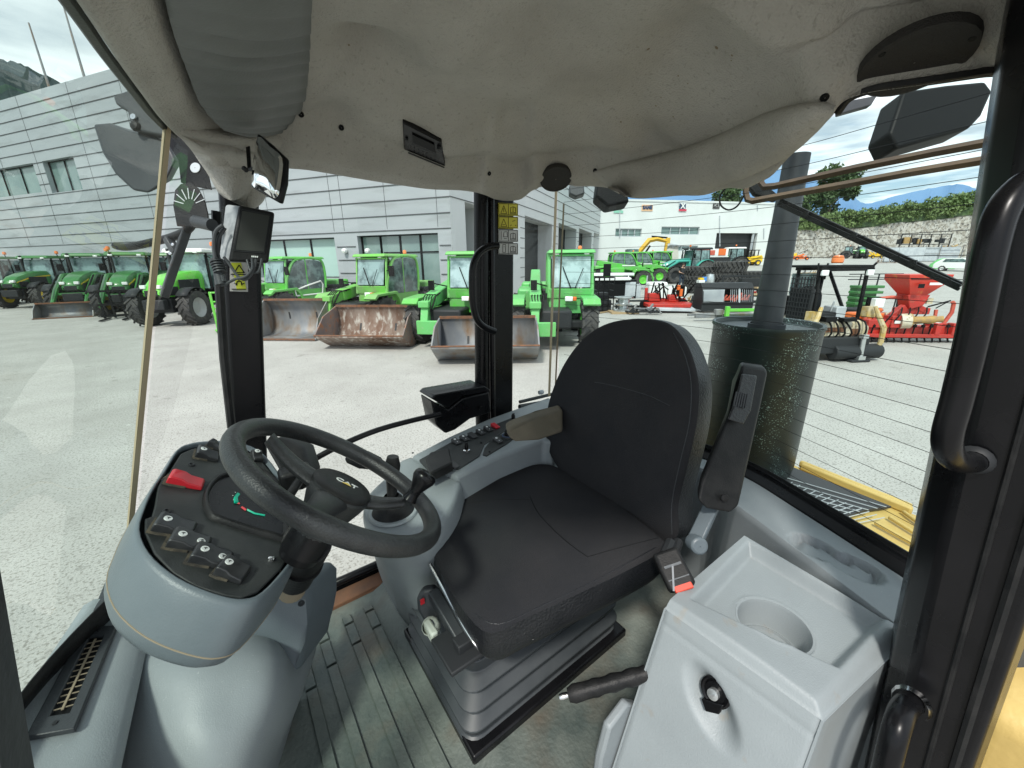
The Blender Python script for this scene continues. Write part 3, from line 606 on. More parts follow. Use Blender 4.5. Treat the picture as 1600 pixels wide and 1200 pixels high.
    a = MB(); a.tube([(X1-.1, cy+w+.02, 1.9), (X1+.1, cy+w+.28, 1.95)], .02, 6); a.box((X1+.1, cy+w+.33, 1.9), (.05, .18, .3)); a.tube([(X1-.1, cy-w-.02, 1.5), (X1+.2, cy-w-.35, 1.6)], .018, 6); a.box((X1+.2, cy-w-.4, 1.55), (.05, .16, .25)); build('side_mirror', a, 'blackm', r, bevel=.01)
    a = MB()
    for k in range(4): y0 = -.3-k*.07; a.tube(cat_([V3(1.35, y0, 1.3), V3(1.7, y0-.03, 1.32), V3(1.98, y0, 1.1), V3(2.0, y0, .8)], 3, False), .014, 5)
    a.box((1.35, 0, .55), (.3, .5, .3)); a.bar((.4, .95, .62), (-.4, .95, .62), .12, .04); build('hoses', a, 'blackm', r)
    a = MB(); a.box((.3, -.62, 1.5), (.9, .006, .07)); build('boom_decal', a, 'white' if mt == 'merlo' else 'blackm', r)
    if s != 1: r.scale = (s, s, s)
    return r
V3 = lambda *a: Vector(a)
mat('winmix', (.38, .52, .52), .06, spec=1, col2=(.10, .17, .17), scale=2.5, lo=.42, hi=.66)
def face_rz(az): return rad(90-az)        # heading given as a compass azimuth -> rotation of a +x pointing object
# ---- left row of farm tractors
FD = 236.6
def put(px, D): q = at_depth(px, D); return q
row = [(-20, 23, 'green tractor cut by the left edge of the photo, behind the cab glass', 0, None, 204),
       (62, 22.5, 'green tractor with yellow striped bonnet, left of the one carrying a steel bucket', 0, None, 203),
       (137, 19.5, 'green tractor lowering a wide steel loader bucket to the ground', 0, 'bucket', 190),
       (203, 18.5, 'green tractor whose loader arms carry an empty black fork frame', 1, 'forks', 188),
       (262, 20.5, 'dark green tractor standing half behind the upright edge of the windscreen', 0, None, 200)]
for px, D, lb, st, ar, az_ in row: tractor(put(px, D), face_rz(az_), lb, 'jd', 'jd', arms=ar, style=st)
tractor(put(300, 15.6), face_rz(212), 'lime green and grey tractor with big grey rimmed tyres and a white roof', 'lime', 'white', 'grey_rim', None, style=0, s=1.0)
# lime green crate stand near it
r = thing('lime_frame', 'lime green slatted metal frame standing beside the lime tractor', 'frame', put(342, 12.6), face_rz(186))
mb = MB(); 
for y in (-.42, .42): mb.bar((0, y, .05), (0, y, 1.3), .07)
for z in (.1, .32, .54, .76, .98, 1.27): mb.bar((0, -.42, z), (0, .42, z), .05)
for y in (-.42, .42): mb.tube([(0, y, .06), (.25, y, 0.03), (.5, y, .12)], .04, 6)
build('frame', mb, 'lime', r, bevel=.01)
# ---- telehandlers
telehandler(put(452, 15.6), face_rz(240), 'green telehandler with white framed door, just right of the black pillar and monitor', s=1.0)
telehandler(put(592, 13.2), face_rz(236), 'green telehandler behind the rusty speckled bucket, its cab before the shop door', 'merlo2', arc=False, s=1.0)
telehandler(put(722, 11.4), face_rz(226), 'green telehandler with tall square windscreen, cut by the black pillar with warning stickers', arc=False, boom_mt='mint', s=1.0, look=1)
telehandler(put(862, 11.0), face_rz(220), 'pale green telehandler seen across the corner pane seam, right of the sticker pillar', 'mint', arc=False, s=1.0, look=1)
for i, (px, D, az_) in enumerate(((972, 31, 126), (1000, 34.5, 126), (1030, 38, 126))):
    telehandler(put(px, D), face_rz(az_), ['bright green telehandler with a round dark cab window, nearest of the far group', 'second of the far green telehandlers, only its cab posts clear of the nearest', 'last of the far green telehandlers, beside the yellow digger'][i], arc=False, rim='lime', s=1.12, group='green telehandlers behind the crates')
# ---- buckets
loose_bucket('grey steel bucket lying flat and open on the ground, nearest the monitor pillar', put(458, 11.8), face_rz(222), 2.05, 1.1, 1.15, .02, 'steel', 'steel')
loose_bucket('rust brown bucket with flaking whitish lining, middle one of the three', put(570, 10.1), face_rz(222), 2.3, 1.15, 1.0, .50, 'rusty', 'rust_out')
loose_bucket('grey bucket with rusty underside and lip, tipped back across the sticker pillar', put(758, 8.5), face_rz(216), 2.25, 1.05, 1.05, .55, 'steel', 'steel')
# ================================================================ THE REST OF THE YARD (local x = to the right in the photo, y = away, z = up)
VR = -YAW
def vt(name, label, cat, pos, group=None, dr=0): return thing(name, label, cat, pos, VR+rad(dr), group)
# wire crates
def crate(pos, w, d, h, label, n=6, base=.45, group='wire crates and boxes in the yard'):
    r = vt('wire_crate', label, 'crate', pos, group)
    mb = MB()
    for i in range(n+1):
        x = -w/2+w*i/n
        for y in (-d/2, d/2): mb.bar((x, y, 0.05), (x, y, h), .035)
    for k in range(6):
        z = .05+(h-.05)*k/5
        for y in (-d/2, d/2): mb.bar((-w/2, y, z), (w/2, y, z), .035)
        for x in (-w/2, w/2): mb.bar((x, -d/2, z), (x, d/2, z), .035)
    build('frame', mb, 'blackm', r)
    mb = MB(); mb.box((0, 0, base/2+.05), (w*.9, d*.85, base)); mb.box((.1, 0, base*1.5), (w*.6, d*.6, base*.6)); mb.box((-.2, .05, base*1.9), (w*.3, d*.5, base*.4)); build('load', mb, 'dark', r, bevel=.02)
crate(ground_hit(930, 486), 1.35, .9, 1.45, 'black wire mesh crate standing in front of the white topped counter')
r = vt('steel_rack', 'black rack lying on the ground behind the silver spool', 'rack', ground_hit(985, 484))
mb = MB(); mb.box((0, 0, .15), (1.4, .5, .06)); mb.box((0, 0, .4), (1.3, .4, .05)); 
for x in (-.65, .65): mb.bar((x, 0, 0), (x, 0, .42), .06)
build('frame', mb, 'blackm', r)
r = vt('counter', 'long dark counter with a bright white top behind the wire crate', 'counter', ground_hit(952, 466))
mb = MB(); mb.box((.15, 0, .55), (2.6, .8, 1.05)); build('body', mb, 'blackm', r, bevel=.03)
mb = MB(); mb.box((-.35, -.1, 1.14), (2.75, 1.0, .16)); build('top', mb, 'white', r, bevel=.02)
mb = MB(); mb.box((.1, .9, 1.36), (2.9, .8, .16)); build('rear_top', mb, 'white', r, bevel=.02)
mb = MB(); mb.box((1.1, -.42, .55), (.6, .05, .8)); mb.box((1.6, -.1, .4), (.25, .6, .8)); build('side_panel', mb, 'lightgrey', r, bevel=.01)
r = vt('metal_spool', 'silver metal spool standing on a pallet before the black crate', 'spool', ground_hit(973, 489))
mb = MB(); mb.lathe([(.001, .08), (.42, .08), (.42, .13), (.22, .18), (.2, .3), (.36, .34), (.38, .38), (.25, .43), (.24, .58), (.4, .64), (.4, .68), (.001, .7)], n=32); build('spool', mb, 'alu', r)
mb = MB(); mb.box((0, 0, .04), (1.15, .9, .08)); mb.bar((-1.1, -.3, .04), (-.6, .2, .04), .05); build('base', mb, 'wood', r)
# red mower
r = vt('finishing_mower', 'red flat mower deck with black linkage standing left of the grey mulcher', 'mower', ground_hit(1040, 486))
mb = MB(); mb.prism([(-1.0, -.6, .22), (.75, -.75, .2), (1.0, -.3, .2), (.95, .3, .25), (-.9, .5, .28), (-1.05, 0, .25)], (0, 0, .16)); mb.box((-.55, .1, .6), (.5, .3, .35)); mb.box((.25, .1, .55), (.35, .3, .3)); mb.bar((-.9, .2, .5), (.9, .2, .45), .14); mb.bar((-.9, .1, .4), (-.9, .1, 1.0), .12); build('deck', mb, 'red', r, bevel=.03)
mb = MB(); mb.prism([(-1.05, -.8, .12), (.7, -.95, .08), (.95, -.8, .08), (.9, -.55, .16), (-1.0, -.5, .2)], (0, 0, .07)); build('skirt', mb, 'lightgrey', r)
mb = MB(); rn = random.Random(5)
for k in range(16): x = -.7+k*.1; mb.bar((x, .1+rn.uniform(-.2, .2), .5), (x+rn.uniform(-.3, .3), rn.uniform(-.3, .3), .85+rn.uniform(0, .4)), .045)
mb.tube([(-.6, .2, .7), (-.3, .1, 1.15), (.1, .2, .9)], .03, 6); mb.cyl((-.95, -.1, .3), (-.95, .1, .3), .2); mb.cyl((.75, 0, .3), (.75, .25, .3), .2); mb.box((.62, .15, .85), (.25, .3, .5)); build('linkage', mb, 'blackm', r)
mb = MB(); mb.box((.45, 0, 1.0), (.12, .12, .2)); mb.box((.5, -.2, .8), (.1, .1, .3)); build('reflector', mb, 'orange', r)
r = vt('plastic_cover', 'white and grey wrapped goods piled behind the red mower', 'wrapped goods', ground_hit(1032, 470))
mb = MB(); mb.box((-.3, 0, .55), (1.0, .8, .95)); mb.box((.75, 0, .45), (1.0, .8, .7)); build('wrap', mb, 'white', r, bevel=.12, seg=3)
# mulcher
r = vt('mulcher', 'dark grey box mulcher with louvred hood and a red rotor behind its mesh', 'mulcher', ground_hit(1127, 487))
mb = MB(); w = 2.15
mb.prism([(-w/2, -.35, .12), (-w/2, -.42, .4), (-w/2, -.3, .95), (-w/2, -.1, 1.2), (-w/2, .4, 1.2), (-w/2, .5, .12)], (.06, 0, 0)); mb.prism([(w/2-.06, -.35, .12), (w/2-.06, -.42, .4), (w/2-.06, -.3, .95), (w/2-.06, -.1, 1.2), (w/2-.06, .4, 1.2), (w/2-.06, .5, .12)], (.06, 0, 0))
mb.prism([(-w/2, -.3, .98), (-w/2, -.1, 1.2), (-w/2, .4, 1.2), (-w/2, .4, 1.15), (-w/2, -.08, 1.15), (-w/2, -.26, .95)], (w, 0, 0)); mb.box((0, -.38, .25), (w, .06, .3)); mb.box((0, .45, .6), (w, .05, 1.0)); mb.bar((-w/2, -.43, .42), (w/2, -.43, .42), .07)
build('body', mb, 'dark', r, bevel=.015)
mb = MB()
for k in range(24): x = -w/2+.06+k*.036; mb.bar((x, -.44, .45), (x, -.31, .95), .012)
mb.box((-.6, -.30, .7), (.9, .02, .5))
for k in range(12): x = .1+k*.08; mb.bar((x, -.43, .45), (x, -.31, .95), .012)
mb.bar((.45, -.45, .42), (.45, -.3, .98), .05); build('mesh_guard', mb, 'lightgrey', r)
mb = MB(); mb.bar((-.2, -.2, .55), (.95, -.2, .55), .1); 
for k in range(7): x = -.1+k*.16; mb.bar((x, -.2, .5), (x+.08, -.3, .72), .06)
mb.bar((.3, -.3, .45), (.6, -.3, .8), .06); build('rotor', mb, 'redfade', r)
r = vt('implement', 'green welded implement frame lying in front of the exhaust pipe', 'frame', ground_hit(1160, 503))
mb = MB()
for z in (.12, .42): mb.bar((-.65, 0, z), (.7, 0, z), .1)
for x in (-.6, .62): mb.bar((x, 0, .05), (x, 0, .55), .13)
for x in (-.6, .62): mb.bar((x, 0, .1), (x, .5, .1), .1)
build('frame', mb, 'lime', r, bevel=.01); mb = MB(); mb.bar((-1.6, .25, .2), (.5, .3, .2), .14); mb.bar((-.9, 0, .1), (-.2, 0, .1), .12); mb.box((-.8, .2, .33), (.25, .2, .2)); build('toolbar', mb, 'steel', r, bevel=.01)
# attachments right of the mulcher
r = vt('pallet_forks', 'dark attachment frames stacked right of the mulcher, partly behind the exhaust pipe', 'attachment', ground_hit(1183, 478))
mb = MB()
for k in range(3):
    mb.bar((-.8, k*.2, .2+k*.28), (.8, k*.2, .2+k*.28), .12); mb.bar((-.7, k*.2, .1), (-.7, k*.2, .9), .07)
mb.bar((-1.3, 1.2, 1.35), (1.0, 1.2, 1.35), .09); mb.bar((-1.2, 1.2, 0), (-1.2, 1.2, 1.4), .09); mb.box((.1, .9, 1.05), (1.2, .3, .4)); build('frame', mb, 'dark', r)
mb = MB(); mb.box((.1, .0, .55), (.9, .3, .08)); mb.box((.1, .0, .85), (.7, .3, .06)); build('board', mb, 'wood', r)
# tyres
def bigtyre(pos, label, R=.95, w=.62):
    r = thing('loose_tyre', label, 'tyre', pos, random.random(), 'big tractor tyres lying in stacks')
    mb = MB(); h = w/2
    mb.lathe([(R*.58, .05), (R*.8, 0), (R*.93, .05), (R*.95, h), (R*.93, w-.05), (R*.8, w), (R*.58, w-.05), (R*.58, .05)], n=36)
    for k in range(22):
        for sg in (0, 1):
            a = 2*math.pi*(k+.5*sg)/22; b = a+.2
            z0, z1 = (w*.97, w*.48) if sg else (w*.03, w*.52)
            mb.bar((R*math.cos(a), R*math.sin(a), z0), (R*math.cos(b)*1.0, R*math.sin(b), z1), .07, .08, upv=(math.cos(a), math.sin(a), 0))
    build('tyre', mb, 'rubber', r)
for px, D, h, n, nm in ((1096, 26, .58, 3, 'left stack beside the standing man'), (1141, 25, .68, 3, 'right stack, nearest the exhaust pipe')):
    q = at_depth(px, D)
    for k in range(n): bigtyre((q.x+random.uniform(-.06, .06), q.y+random.uniform(-.06, .06), q.z+h*k), '%s big lugged tyre of the %s' % (('bottom', 'middle', 'top')[k], nm), w=h)
q = at_depth(1185, 29); bigtyre((q.x, q.y, q.z+.65), 'lone big tyre behind the exhaust pipe, right of both stacks', w=.6); r = vt('pallet_stack', 'grey pallets under the lone big tyre behind the exhaust pipe', 'pallets', q)
mb = MB(); 
for k in range(4): mb.box((0, 0, .07+k*.16), (1.3, 1.1, .05)); mb.box((-.55, 0, .14+k*.16), (.1, 1.0, .09)); mb.box((.55, 0, .14+k*.16), (.1, 1.0, .09))
build('boards', mb, 'wood', r)
# small goods in front of the tyres
r = vt('white_box', 'white upright box with a yellow item on top, left of the mulcher', 'box', ground_hit(1092, 462)); mb = MB(); mb.box((0, 0, .5), (.36, .4, .9)); build('box', mb, 'white', r, bevel=.02); mb = MB(); mb.box((0, 0, 1.02), (.25, .3, .12)); build('lid', mb, 'jcb', r, bevel=.02)
r = vt('milk_can', 'shiny round metal container with a blue wrap behind the mulcher', 'container', ground_hit(1106, 460)); mb = MB(); mb.lathe([(.001, .7), (.3, .7), (.32, 1.0), (.25, 1.25), (.001, 1.33)], n=20); mb.box((0, 0, .35), (.5, .5, .7)); build('shell', mb, 'alu', r); mb = MB(); mb.box((-.32, 0, .95), (.28, .3, .3)); build('wrap', mb, 'blue', r, bevel=.05)
r = vt('tool_case', 'black case standing on the ground right of the man', 'case', ground_hit(1077, 456)); mb = MB(); mb.box((0, 0, .45), (.8, .5, .85)); mb.bar((-.2, -.28, .5), (.3, -.28, .5), .06); build('case', mb, 'blackm', r, bevel=.05)
# ---- man
def person(pos, label, rz):
    r = thing('person', label, 'person', pos, rz)
    J = {'pel': (0, 0, .98), 'wa': (0, 0, 1.12), 'ch': (.02, 0, 1.38), 'nk': (.0, 0, 1.56), 'hd0': (.03, 0, 1.64), 'hd1': (.04, 0, 1.76), 'hd2': (.02, 0, 1.83)}
    for s, t in ((1, 'l'), (-1, 'r')):
        J.update({'sh'+t: (0, .20*s, 1.48), 'el'+t: (.0, .27*s, 1.2), 'wr'+t: (.24, .12*s, 1.12), 'ha'+t: (.31, .04*s, 1.12), 'hp'+t: (0, .10*s, .92), 'kn'+t: (.03, .13*s, .5), 'an'+t: (-.01, .14*s, .09), 'to'+t: (.15, .17*s, .04)})
    Rr = {'pel': .15, 'wa': .14, 'ch': .165, 'nk': .06, 'hd0': .075, 'hd1': .10, 'hd2': .07, 'sh': .075, 'el': .048, 'wr': .032, 'ha': .035, 'hp': .10, 'kn': .065, 'an': .045, 'to': .04}
    def sk(name, keys, edges, mt, root, grow=0):
        me = bpy.data.meshes.new(name); me.from_pydata([J[k] for k in keys], [(keys.index(a), keys.index(b)) for a, b in edges], []); o = bpy.data.objects.new(name, me); COL.objects.link(o); o.parent = r
        q = o.modifiers.new('k', 'SKIN'); 
        for i, k in enumerate(keys):
            v = (Rr.get(k) or Rr[k[:-1]])+grow; me.skin_vertices[0].data[i].radius = (v, v); me.skin_vertices[0].data[i].use_root = (k == root)
        u = o.modifiers.new('u', 'SUBSURF'); u.levels = u.render_levels = 2; me.materials.append(MT[mt]); return o
    ks = list(J); E = [('pel', 'wa'), ('wa', 'ch'), ('ch', 'nk'), ('nk', 'hd0'), ('hd0', 'hd1'), ('hd1', 'hd2')]
    for t in 'lr': E += [('ch', 'sh'+t), ('sh'+t, 'el'+t), ('el'+t, 'wr'+t), ('wr'+t, 'ha'+t), ('pel', 'hp'+t), ('hp'+t, 'kn'+t), ('kn'+t, 'an'+t), ('an'+t, 'to'+t)]
    sk('body', ks, E, 'skin', 'pel')
    J['elml'] = (0, .25, 1.27); J['elmr'] = (0, -.25, 1.27); Rr['elm'] = .055; J['hem'] = (0, 0, .9); Rr['hem'] = .15
    sk('shirt', ['hem', 'pel', 'wa', 'ch', 'shl', 'shr', 'elml', 'elmr'], [('hem', 'pel'), ('pel', 'wa'), ('wa', 'ch'), ('ch', 'shl'), ('ch', 'shr'), ('shl', 'elml'), ('shr', 'elmr')], 'cloth_black', 'pel', .018)
    sk('trousers', ['pel', 'hpl', 'hpr', 'knl', 'knr', 'anl', 'anr'], [('pel', 'hpl'), ('pel', 'hpr'), ('hpl', 'knl'), ('hpr', 'knr'), ('knl', 'anl'), ('knr', 'anr')], 'cloth_navy', 'pel', .016)
    mb = MB(); mb.lathe([(.107, -.02), (.115, .04), (.1, .1), (.05, .135), (.001, .14)], (.02, 0, 1.74), (-.25, 0, 1), 18); mb.lathe([(.05, 0), (.04, .04), (.001, .05)], (.11, 0, 1.62), (.3, 0, -1), 12); build('hair', mb, 'hair', r)
    for y in (-.035, .035): mb = MB(); mb.lathe([(.012, 0), (.001, .01)], (.125, y, 1.73), (1, 0, 0), 8); build('eye', mb, 'blackm', r)
    for s in (-1, 1):
        for k in range(4): mb = MB(); mb.tube([(.31, .05*s, 1.14-k*.018), (.36, .02*s, 1.135-k*.018), (.37, -.02*s, 1.13-k*.018)], [.010, .009, .007], 6); build('finger', mb, 'skin', r)
    for s in (-1, 1): mb = MB(); mb.box((.06, .155*s, .05), (.3, .1, .1)); build('shoe', mb, 'blackm', r, bevel=.03)
    return r
person(at_depth(1068, 29.5), 'dark haired man in a black t-shirt and dark trousers, hands held together before him', face_rz(205))
# ---- teal tractor, white one, digger, skid loader
tractor(at_depth(1078, 35), face_rz(300), 'teal green tractor with dark cab behind the man and the tyre stacks', 'teal', 'dark', 'dark', None, style=1, s=1.08, arms='bucket', group='tractors in the back of the yard')
tractor(at_depth(1138, 47), face_rz(312), 'dark green tractor with pale fender before the warehouse gate', 'jd', 'white', 'grey_rim', None, style=0, s=1.05, group='tractors in the back of the yard')
q = at_depth(992, 43)
r = vt('excavator', 'orange yellow digger, its bent boom reaching over the green telehandlers', 'excavator', q)
mb = MB(); mb.tube([(0, 0, 1.5), (.5, 0, 2.7), (1.35, 0, 3.75), (2.2, 0, 3.9), (3.4, 0, 3.6)], [.28, .26, .28, .24, .16], 4, True); build('boom', mb, 'yellow', r)
mb = MB(); mb.bar((3.3, 0, 3.95), (3.15, 0, 2.0), .26); mb.box((3.4, 0, 3.7), (.4, .3, .6)); build('stick', mb, 'yellow', r, bevel=.03)
mb = MB(); mb.cyl((.45, 0, 1.5), (1.5, 0, 3.2), .1); mb.cyl((1.6, 0, 4.15), (3.3, 0, 4.0), .08); build('ram', mb, 'blackm', r)
mb = MB(); mb.box((-1.3, 0, 1.4), (2.6, 2.2, 1.0)); build('body', mb, 'yellow', r, bevel=.1); mb = MB(); mb.box((-.6, -.6, 2.2), (1.2, 1.0, 1.3)); build('cab', mb, 'vglass', r, bevel=.05)
mb = MB(); mb.box((-1.2, -1.0, .4), (3, .5, .8)); mb.box((-1.2, 1.0, .4), (3, .5, .8)); mb.prism([(2.7, -.3, 1.2), (3.3, -.3, 2.1), (3.6, -.3, 1.3), (3.2, -.3, .9)], (0, .6, 0)); build('tracks', mb, 'blackm', r, bevel=.2, seg=3)
r = vt('skid_loader', 'small yellow skid loader with a black roll cage, before the gate beside the exhaust pipe', 'loader', ground_hit(1172, 415))
mb = MB(); mb.prism([(-1.5, -.5, .5), (-1.3, -.5, 1.0), (0, -.5, 1.3), (1.3, -.5, 1.5), (1.5, -.5, 1.2), (1.5, -.5, .5)], (0, 1.3, 0)); mb.bar((-1.8, -.6, .5), (1.2, -.6, 1.45), .18); build('body', mb, 'jcb', r, bevel=.06)
mb = MB(); 
for x in (-.4, .7):
    for y in (-.4, .6): mb.bar((x, y, 1.2), (x+.05, y, 2.2), .1)
mb.box((.2, .1, 2.25), (1.4, 1.2, .1)); build('cab_frame', mb, 'blackm', r)
for x in (-.8, .75):
    for y in (-.6, .85): wheel(r, (x, y, .42), .42, .3, 'jcb', 12)
r = vt('sign_trailer', 'white trailer with red and orange boards behind the teal tractor', 'trailer', at_depth(1113, 44))
mb = MB(); mb.box((0, 0, 2.35), (3.2, .15, .9)); build('board', mb, 'white', r, bevel=.02); mb = MB(); mb.box((.9, -.1, 2.45), (.8, .05, .7)); build('orange_board', mb, 'orange', r); mb = MB(); mb.box((-.3, -.1, 2.4), (.8, .05, .5)); mb.box((-1.2, -.1, 2.8), (1.4, .05, .25)); build('red_board', mb, 'redfade', r)
mb = MB(); mb.box((0, 0, 1.3), (3.2, 1.6, 1.2)); build('body', mb, 'dark', r, bevel=.05)
for x in (-.9, .9): wheel(r, (x, -.8, .45), .45, .25, 'grey_rim', 12)
# far things at the foot of the stone wall
def heap(px, py, w, label, name, cat, mt, D=None, h=1.0, seed=0):
    q = ground_hit(px, py) if D is None else at_depth(px, D); r = vt(name, label, cat, q); rn = random.Random(seed)
    mb = MB()
    for k in range(9): mb.bar((rn.uniform(-w/2, w/2), rn.uniform(-.4, .4), rn.uniform(.1, h*.6)), (rn.uniform(-w/2, w/2), rn.uniform(-.4, .4), rn.uniform(.3*h, h)), rn.uniform(.12, .3))
    mb.bar((-w/2, 0, .35*h), (w/2, 0, .35*h), .4*h, .3*h); build('frame', mb, mt, r, bevel=.03); wheel(r, (-w*.3, -.5, .35), .35, .2, mt, 8); wheel(r, (w*.3, -.5, .35), .35, .2, mt, 8)
heap(1249, 411, 3.2, 'orange implement standing right of the exhaust pipe, far across the yard', 'implement', 'implement', 'orange', D=76, h=1.1, seed=1)
heap(1241, 398, 1.6, 'small yellow implement just behind the orange one by the exhaust pipe', 'implement', 'implement', 'jcb', D=82, h=1.4, seed=2)
heap(1303, 402, 2.2, 'dark rusty implement at the foot of the stone wall', 'implement', 'implement', 'rusty', D=86, h=1.2, seed=3)
heap(1365, 404, 3.0, 'yellow implement right of the two small green tractors', 'implement', 'implement', 'jcb', D=82, h=1.5, seed=4)
heap(1478, 372, 3.0, 'rust and yellow machinery heap at the far end of the grey panels', 'implement', 'implement', 'ochre', D=80, h=2.6, seed=5)
tractor(at_depth(1326, 84), face_rz(160), 'small dark green tractor at the foot of the stone wall', 'jd', 'dark', 'dark', None, s=.9, group='small tractors far away by the wall')
tractor(at_depth(1342, 83), face_rz(250), 'small lime green tractor beside the dark green one by the stone wall', 'lime', 'white', 'dark', None, s=.95, group='small tractors far away by the wall')
r = vt('panel_rack', 'row of pale grey metal panels and gates standing before the stone wall', 'panels', at_depth(1432, 66)); r.rotation_euler.z += rad(-8)
mb = MB()
for x0, x1 in ((-5.4, -3.5), (-3.4, .6), (.8, 2.9), (3, 6.2)): mb.box(((x0+x1)/2, .1*x0, 1.2), (x1-x0-.1, .08, 2.2))
build('panel', mb, 'lightgrey', r)
mb = MB()
for x in (-5.4, -3.45, -1.4, .7, 2.95, 6.2): mb.bar((x, -.1, 0), (x, -.1, 2.6), .1)
for z in (.1, 1.3, 2.3): mb.bar((-5.4, -.15, z), (6.2, -.15, z), .07)
build('frame', mb, 'steel', r)
r = vt('scaffold_rack', 'dark open rack of machine parts above the grey panels', 'rack', at_depth(1432, 72)); mb = MB(); rn = random.Random(8)
for x in (-4, -2.2, -.4, 1.4, 3.2, 5): mb.bar((x, 0, 0), (x, 0, 4.4), .12)
for z in (2.7, 4.4): mb.bar((-4, 0, z), (5, 0, z), .12)
for k in range(14): x = rn.uniform(-3.8, 4.5); mb.box((x, .5, 3.1+rn.uniform(0, .4)), (rn.uniform(.4, 1.2), .5, rn.uniform(.4, .9)))
build('frame', mb, 'dark', r); mb = MB(); mb.box((-2.6, .3, 3.4), (1.3, .5, 1.1)); mb.box((-.4, .3, 3.2), (.7, .5, .8)); build('load', mb, 'ochre', r, bevel=.05)
# white car
r = vt('parked_car', 'white car cut off by the black door pillar, before the stone wall', 'car', ground_hit(1497, 424), dr=-55)
rings = []
for y in (-.82, -.78, .78, .82):
    k = .96 if abs(y) > .8 else 1; rings.append([(x*k, y, z) for x, z in ((-2.1, .35), (-2.1, .8), (-1.95, 1.0), (-1.4, 1.42), (.2, 1.48), (1.0, 1.02), (1.9, .85), (2.1, .6), (2.1, .3))])
mb = MB(); mb.loft(rings); build('body', mb, 'white', r, bevel=.05)
pane(r, [(.28, -.7, 1.42), (.28, .7, 1.42), (1.0, .72, 1.06), (1.0, -.72, 1.06)], 'vglass', 'windscreen')
for y in (-.83, .83): pane(r, [(-1.4, y, 1.05), (.85, y, 1.02), (.2, y, 1.4), (-1.2, y, 1.38)], 'vglass'); 
for x in (-1.3, 1.3):
    for y in (-.75, .75): wheel(r, (x, y, .32), .32, .2, 'grey_rim', 8)
r = vt('tarp_pile', 'pale green sheet over small goods left of the white car', 'covered goods', ground_hit(1470, 420)); mb = MB(); mb.lathe([(1.3, 0), (1.1, .6), (.6, 1.1), (.001, 1.3)], n=10); build('cover', mb, 'mint', r)
# ---- old yellow and cream loader seen end on
r = vt('compact_loader', 'worn cream and yellow compact loader with open black cab, right of the black silencer', 'loader', ground_hit(1290, 560), dr=6)
mb = MB()
for x, h in ((-.55, 1.93), (.55, 1.93), (-.28, 1.93), (.35, 1.93)):
    mb.bar((x*.98, 0 if abs(x) > .5 else .9, .85), (x, .05 if abs(x) > .5 else .9, h), .06)
mb.bar((-.6, 0, 1.9), (.62, 0, 1.9), .09, .07); mb.bar((-.35, .9, 1.9), (.4, .9, 1.9), .07); mb.box((0, .45, 1.96), (1.2, 1.0, .05))
mb.bar((.55, .0, 1.9), (.62, -.05, 2.03), .04); mb.bar((-.62, 0, 1.7), (-.66, 0, 2.03), .03); mb.bar((-.45, 0, 1.7), (-.45, 0, 2.03), .03)
mb.box((0, .95, 1.0), (.95, .05, .6)); mb.bar((.47, .3, 1.0), (.3, .7, 1.85), .06)
build('cab_frame', mb, 'blackm', r, bevel=.01)
pane(r, [(-.4, .92, 1.32), (.1, .92, 1.32), (.1, .92, 1.8), (-.4, .92, 1.8)], 'vglass2', 'rear_window'); pane(r, [(.12, .92, 1.32), (.4, .92, 1.32), (.4, .92, 1.8), (.12, .92, 1.8)], 'vglass', 'rear_window')
mb = MB(); o = cat_([Vector(p) for p in ((-.25, 0, 0), (-.3, 0, .3), (-.2, 0, .52), (0, 0, .58), (.2, 0, .52), (.3, 0, .3), (.25, 0, 0))], 4); mb.prism([(p.x-.12, .6, p.z+.95) for p in o], (0, .14, 0)); mb.box((-.12, .4, .92), (.6, .5, .14)); build('seat', mb, 'dark', r, bevel=.03)
mb = MB(); mb.box((.3, .35, .95), (.24, .35, .3)); mb.bar((.05, .2, 1.0), (.0, .1, 1.25), .04); mb.box((.25, .2, .82), (.3, .3, .1)); build('console', mb, 'lightgrey', r, bevel=.03)
for x in (-.52, .52): lamp_(r, (x, -.05, 1.83), (.15, .06, .12), name='work_light')
lamp_(r, (.82, -.1, 1.2), (.22, .12, .2)); lamp_(r, (.82, -.12, 1.06), (.2, .08, .06), 'orange', 'indicator')
mb = MB(); mb.bar((.6, 0, 1.0), (.82, -.05, 1.1), .05); mb.box((.82, 0, 1.1), (.28, .06, .42)); build('lamp_bracket', mb, 'blackm', r)
mb = MB(); mb.lathe([(.13, 0), (.13, .03)], (.02, .3, 1.99), n=16); build('beacon_base', mb, 'white', r); beacon(r, (.05, .3, 2.02), .11, .17)
mb = MB(); mb.prism([(-.75, -.15, .45), (-.8, -.15, .7), (-.6, -.15, .84), (.6, -.15, .84), (.75, -.15, .7), (.75, -.15, .4)], (0, 1.3, 0)); build('body', mb, 'cream', r, bevel=.06)
mb = MB()
for sx in (-1, 1): mb.tube([(sx*.62, -.25, 1.15), (sx*.7, -.3, .95), (sx*.84, -.35, .7), (sx*.86, -.35, .4), (sx*.78, -.3, .1)], [.035, .045, .055, .05, .04], 8)
mb.box((.66, -.1, 1.02), (.2, .15, .22)); mb.box((-.66, -.1, .85), (.12, .2, .4)); build('arm', mb, 'oldyel', r)
mb = MB(); mb.box((0, -.1, .35), (1.2, .5, .35)); mb.cyl((-.2, -.3, .2), (.9, -.3, .2), .16); mb.box((.35, -.35, .03), (.45, .3, .05)); build('undercarriage', mb, 'dark', r, bevel=.03)
mb = MB(); mb.cyl((.35, -.42, .5), (.38, -.42, .08), .045); mb.box((.35, -.42, .55), (.12, .1, .08)); mb.box((.37, -.42, .08), (.16, .12, .1)); build('stabiliser', mb, 'alu', r)
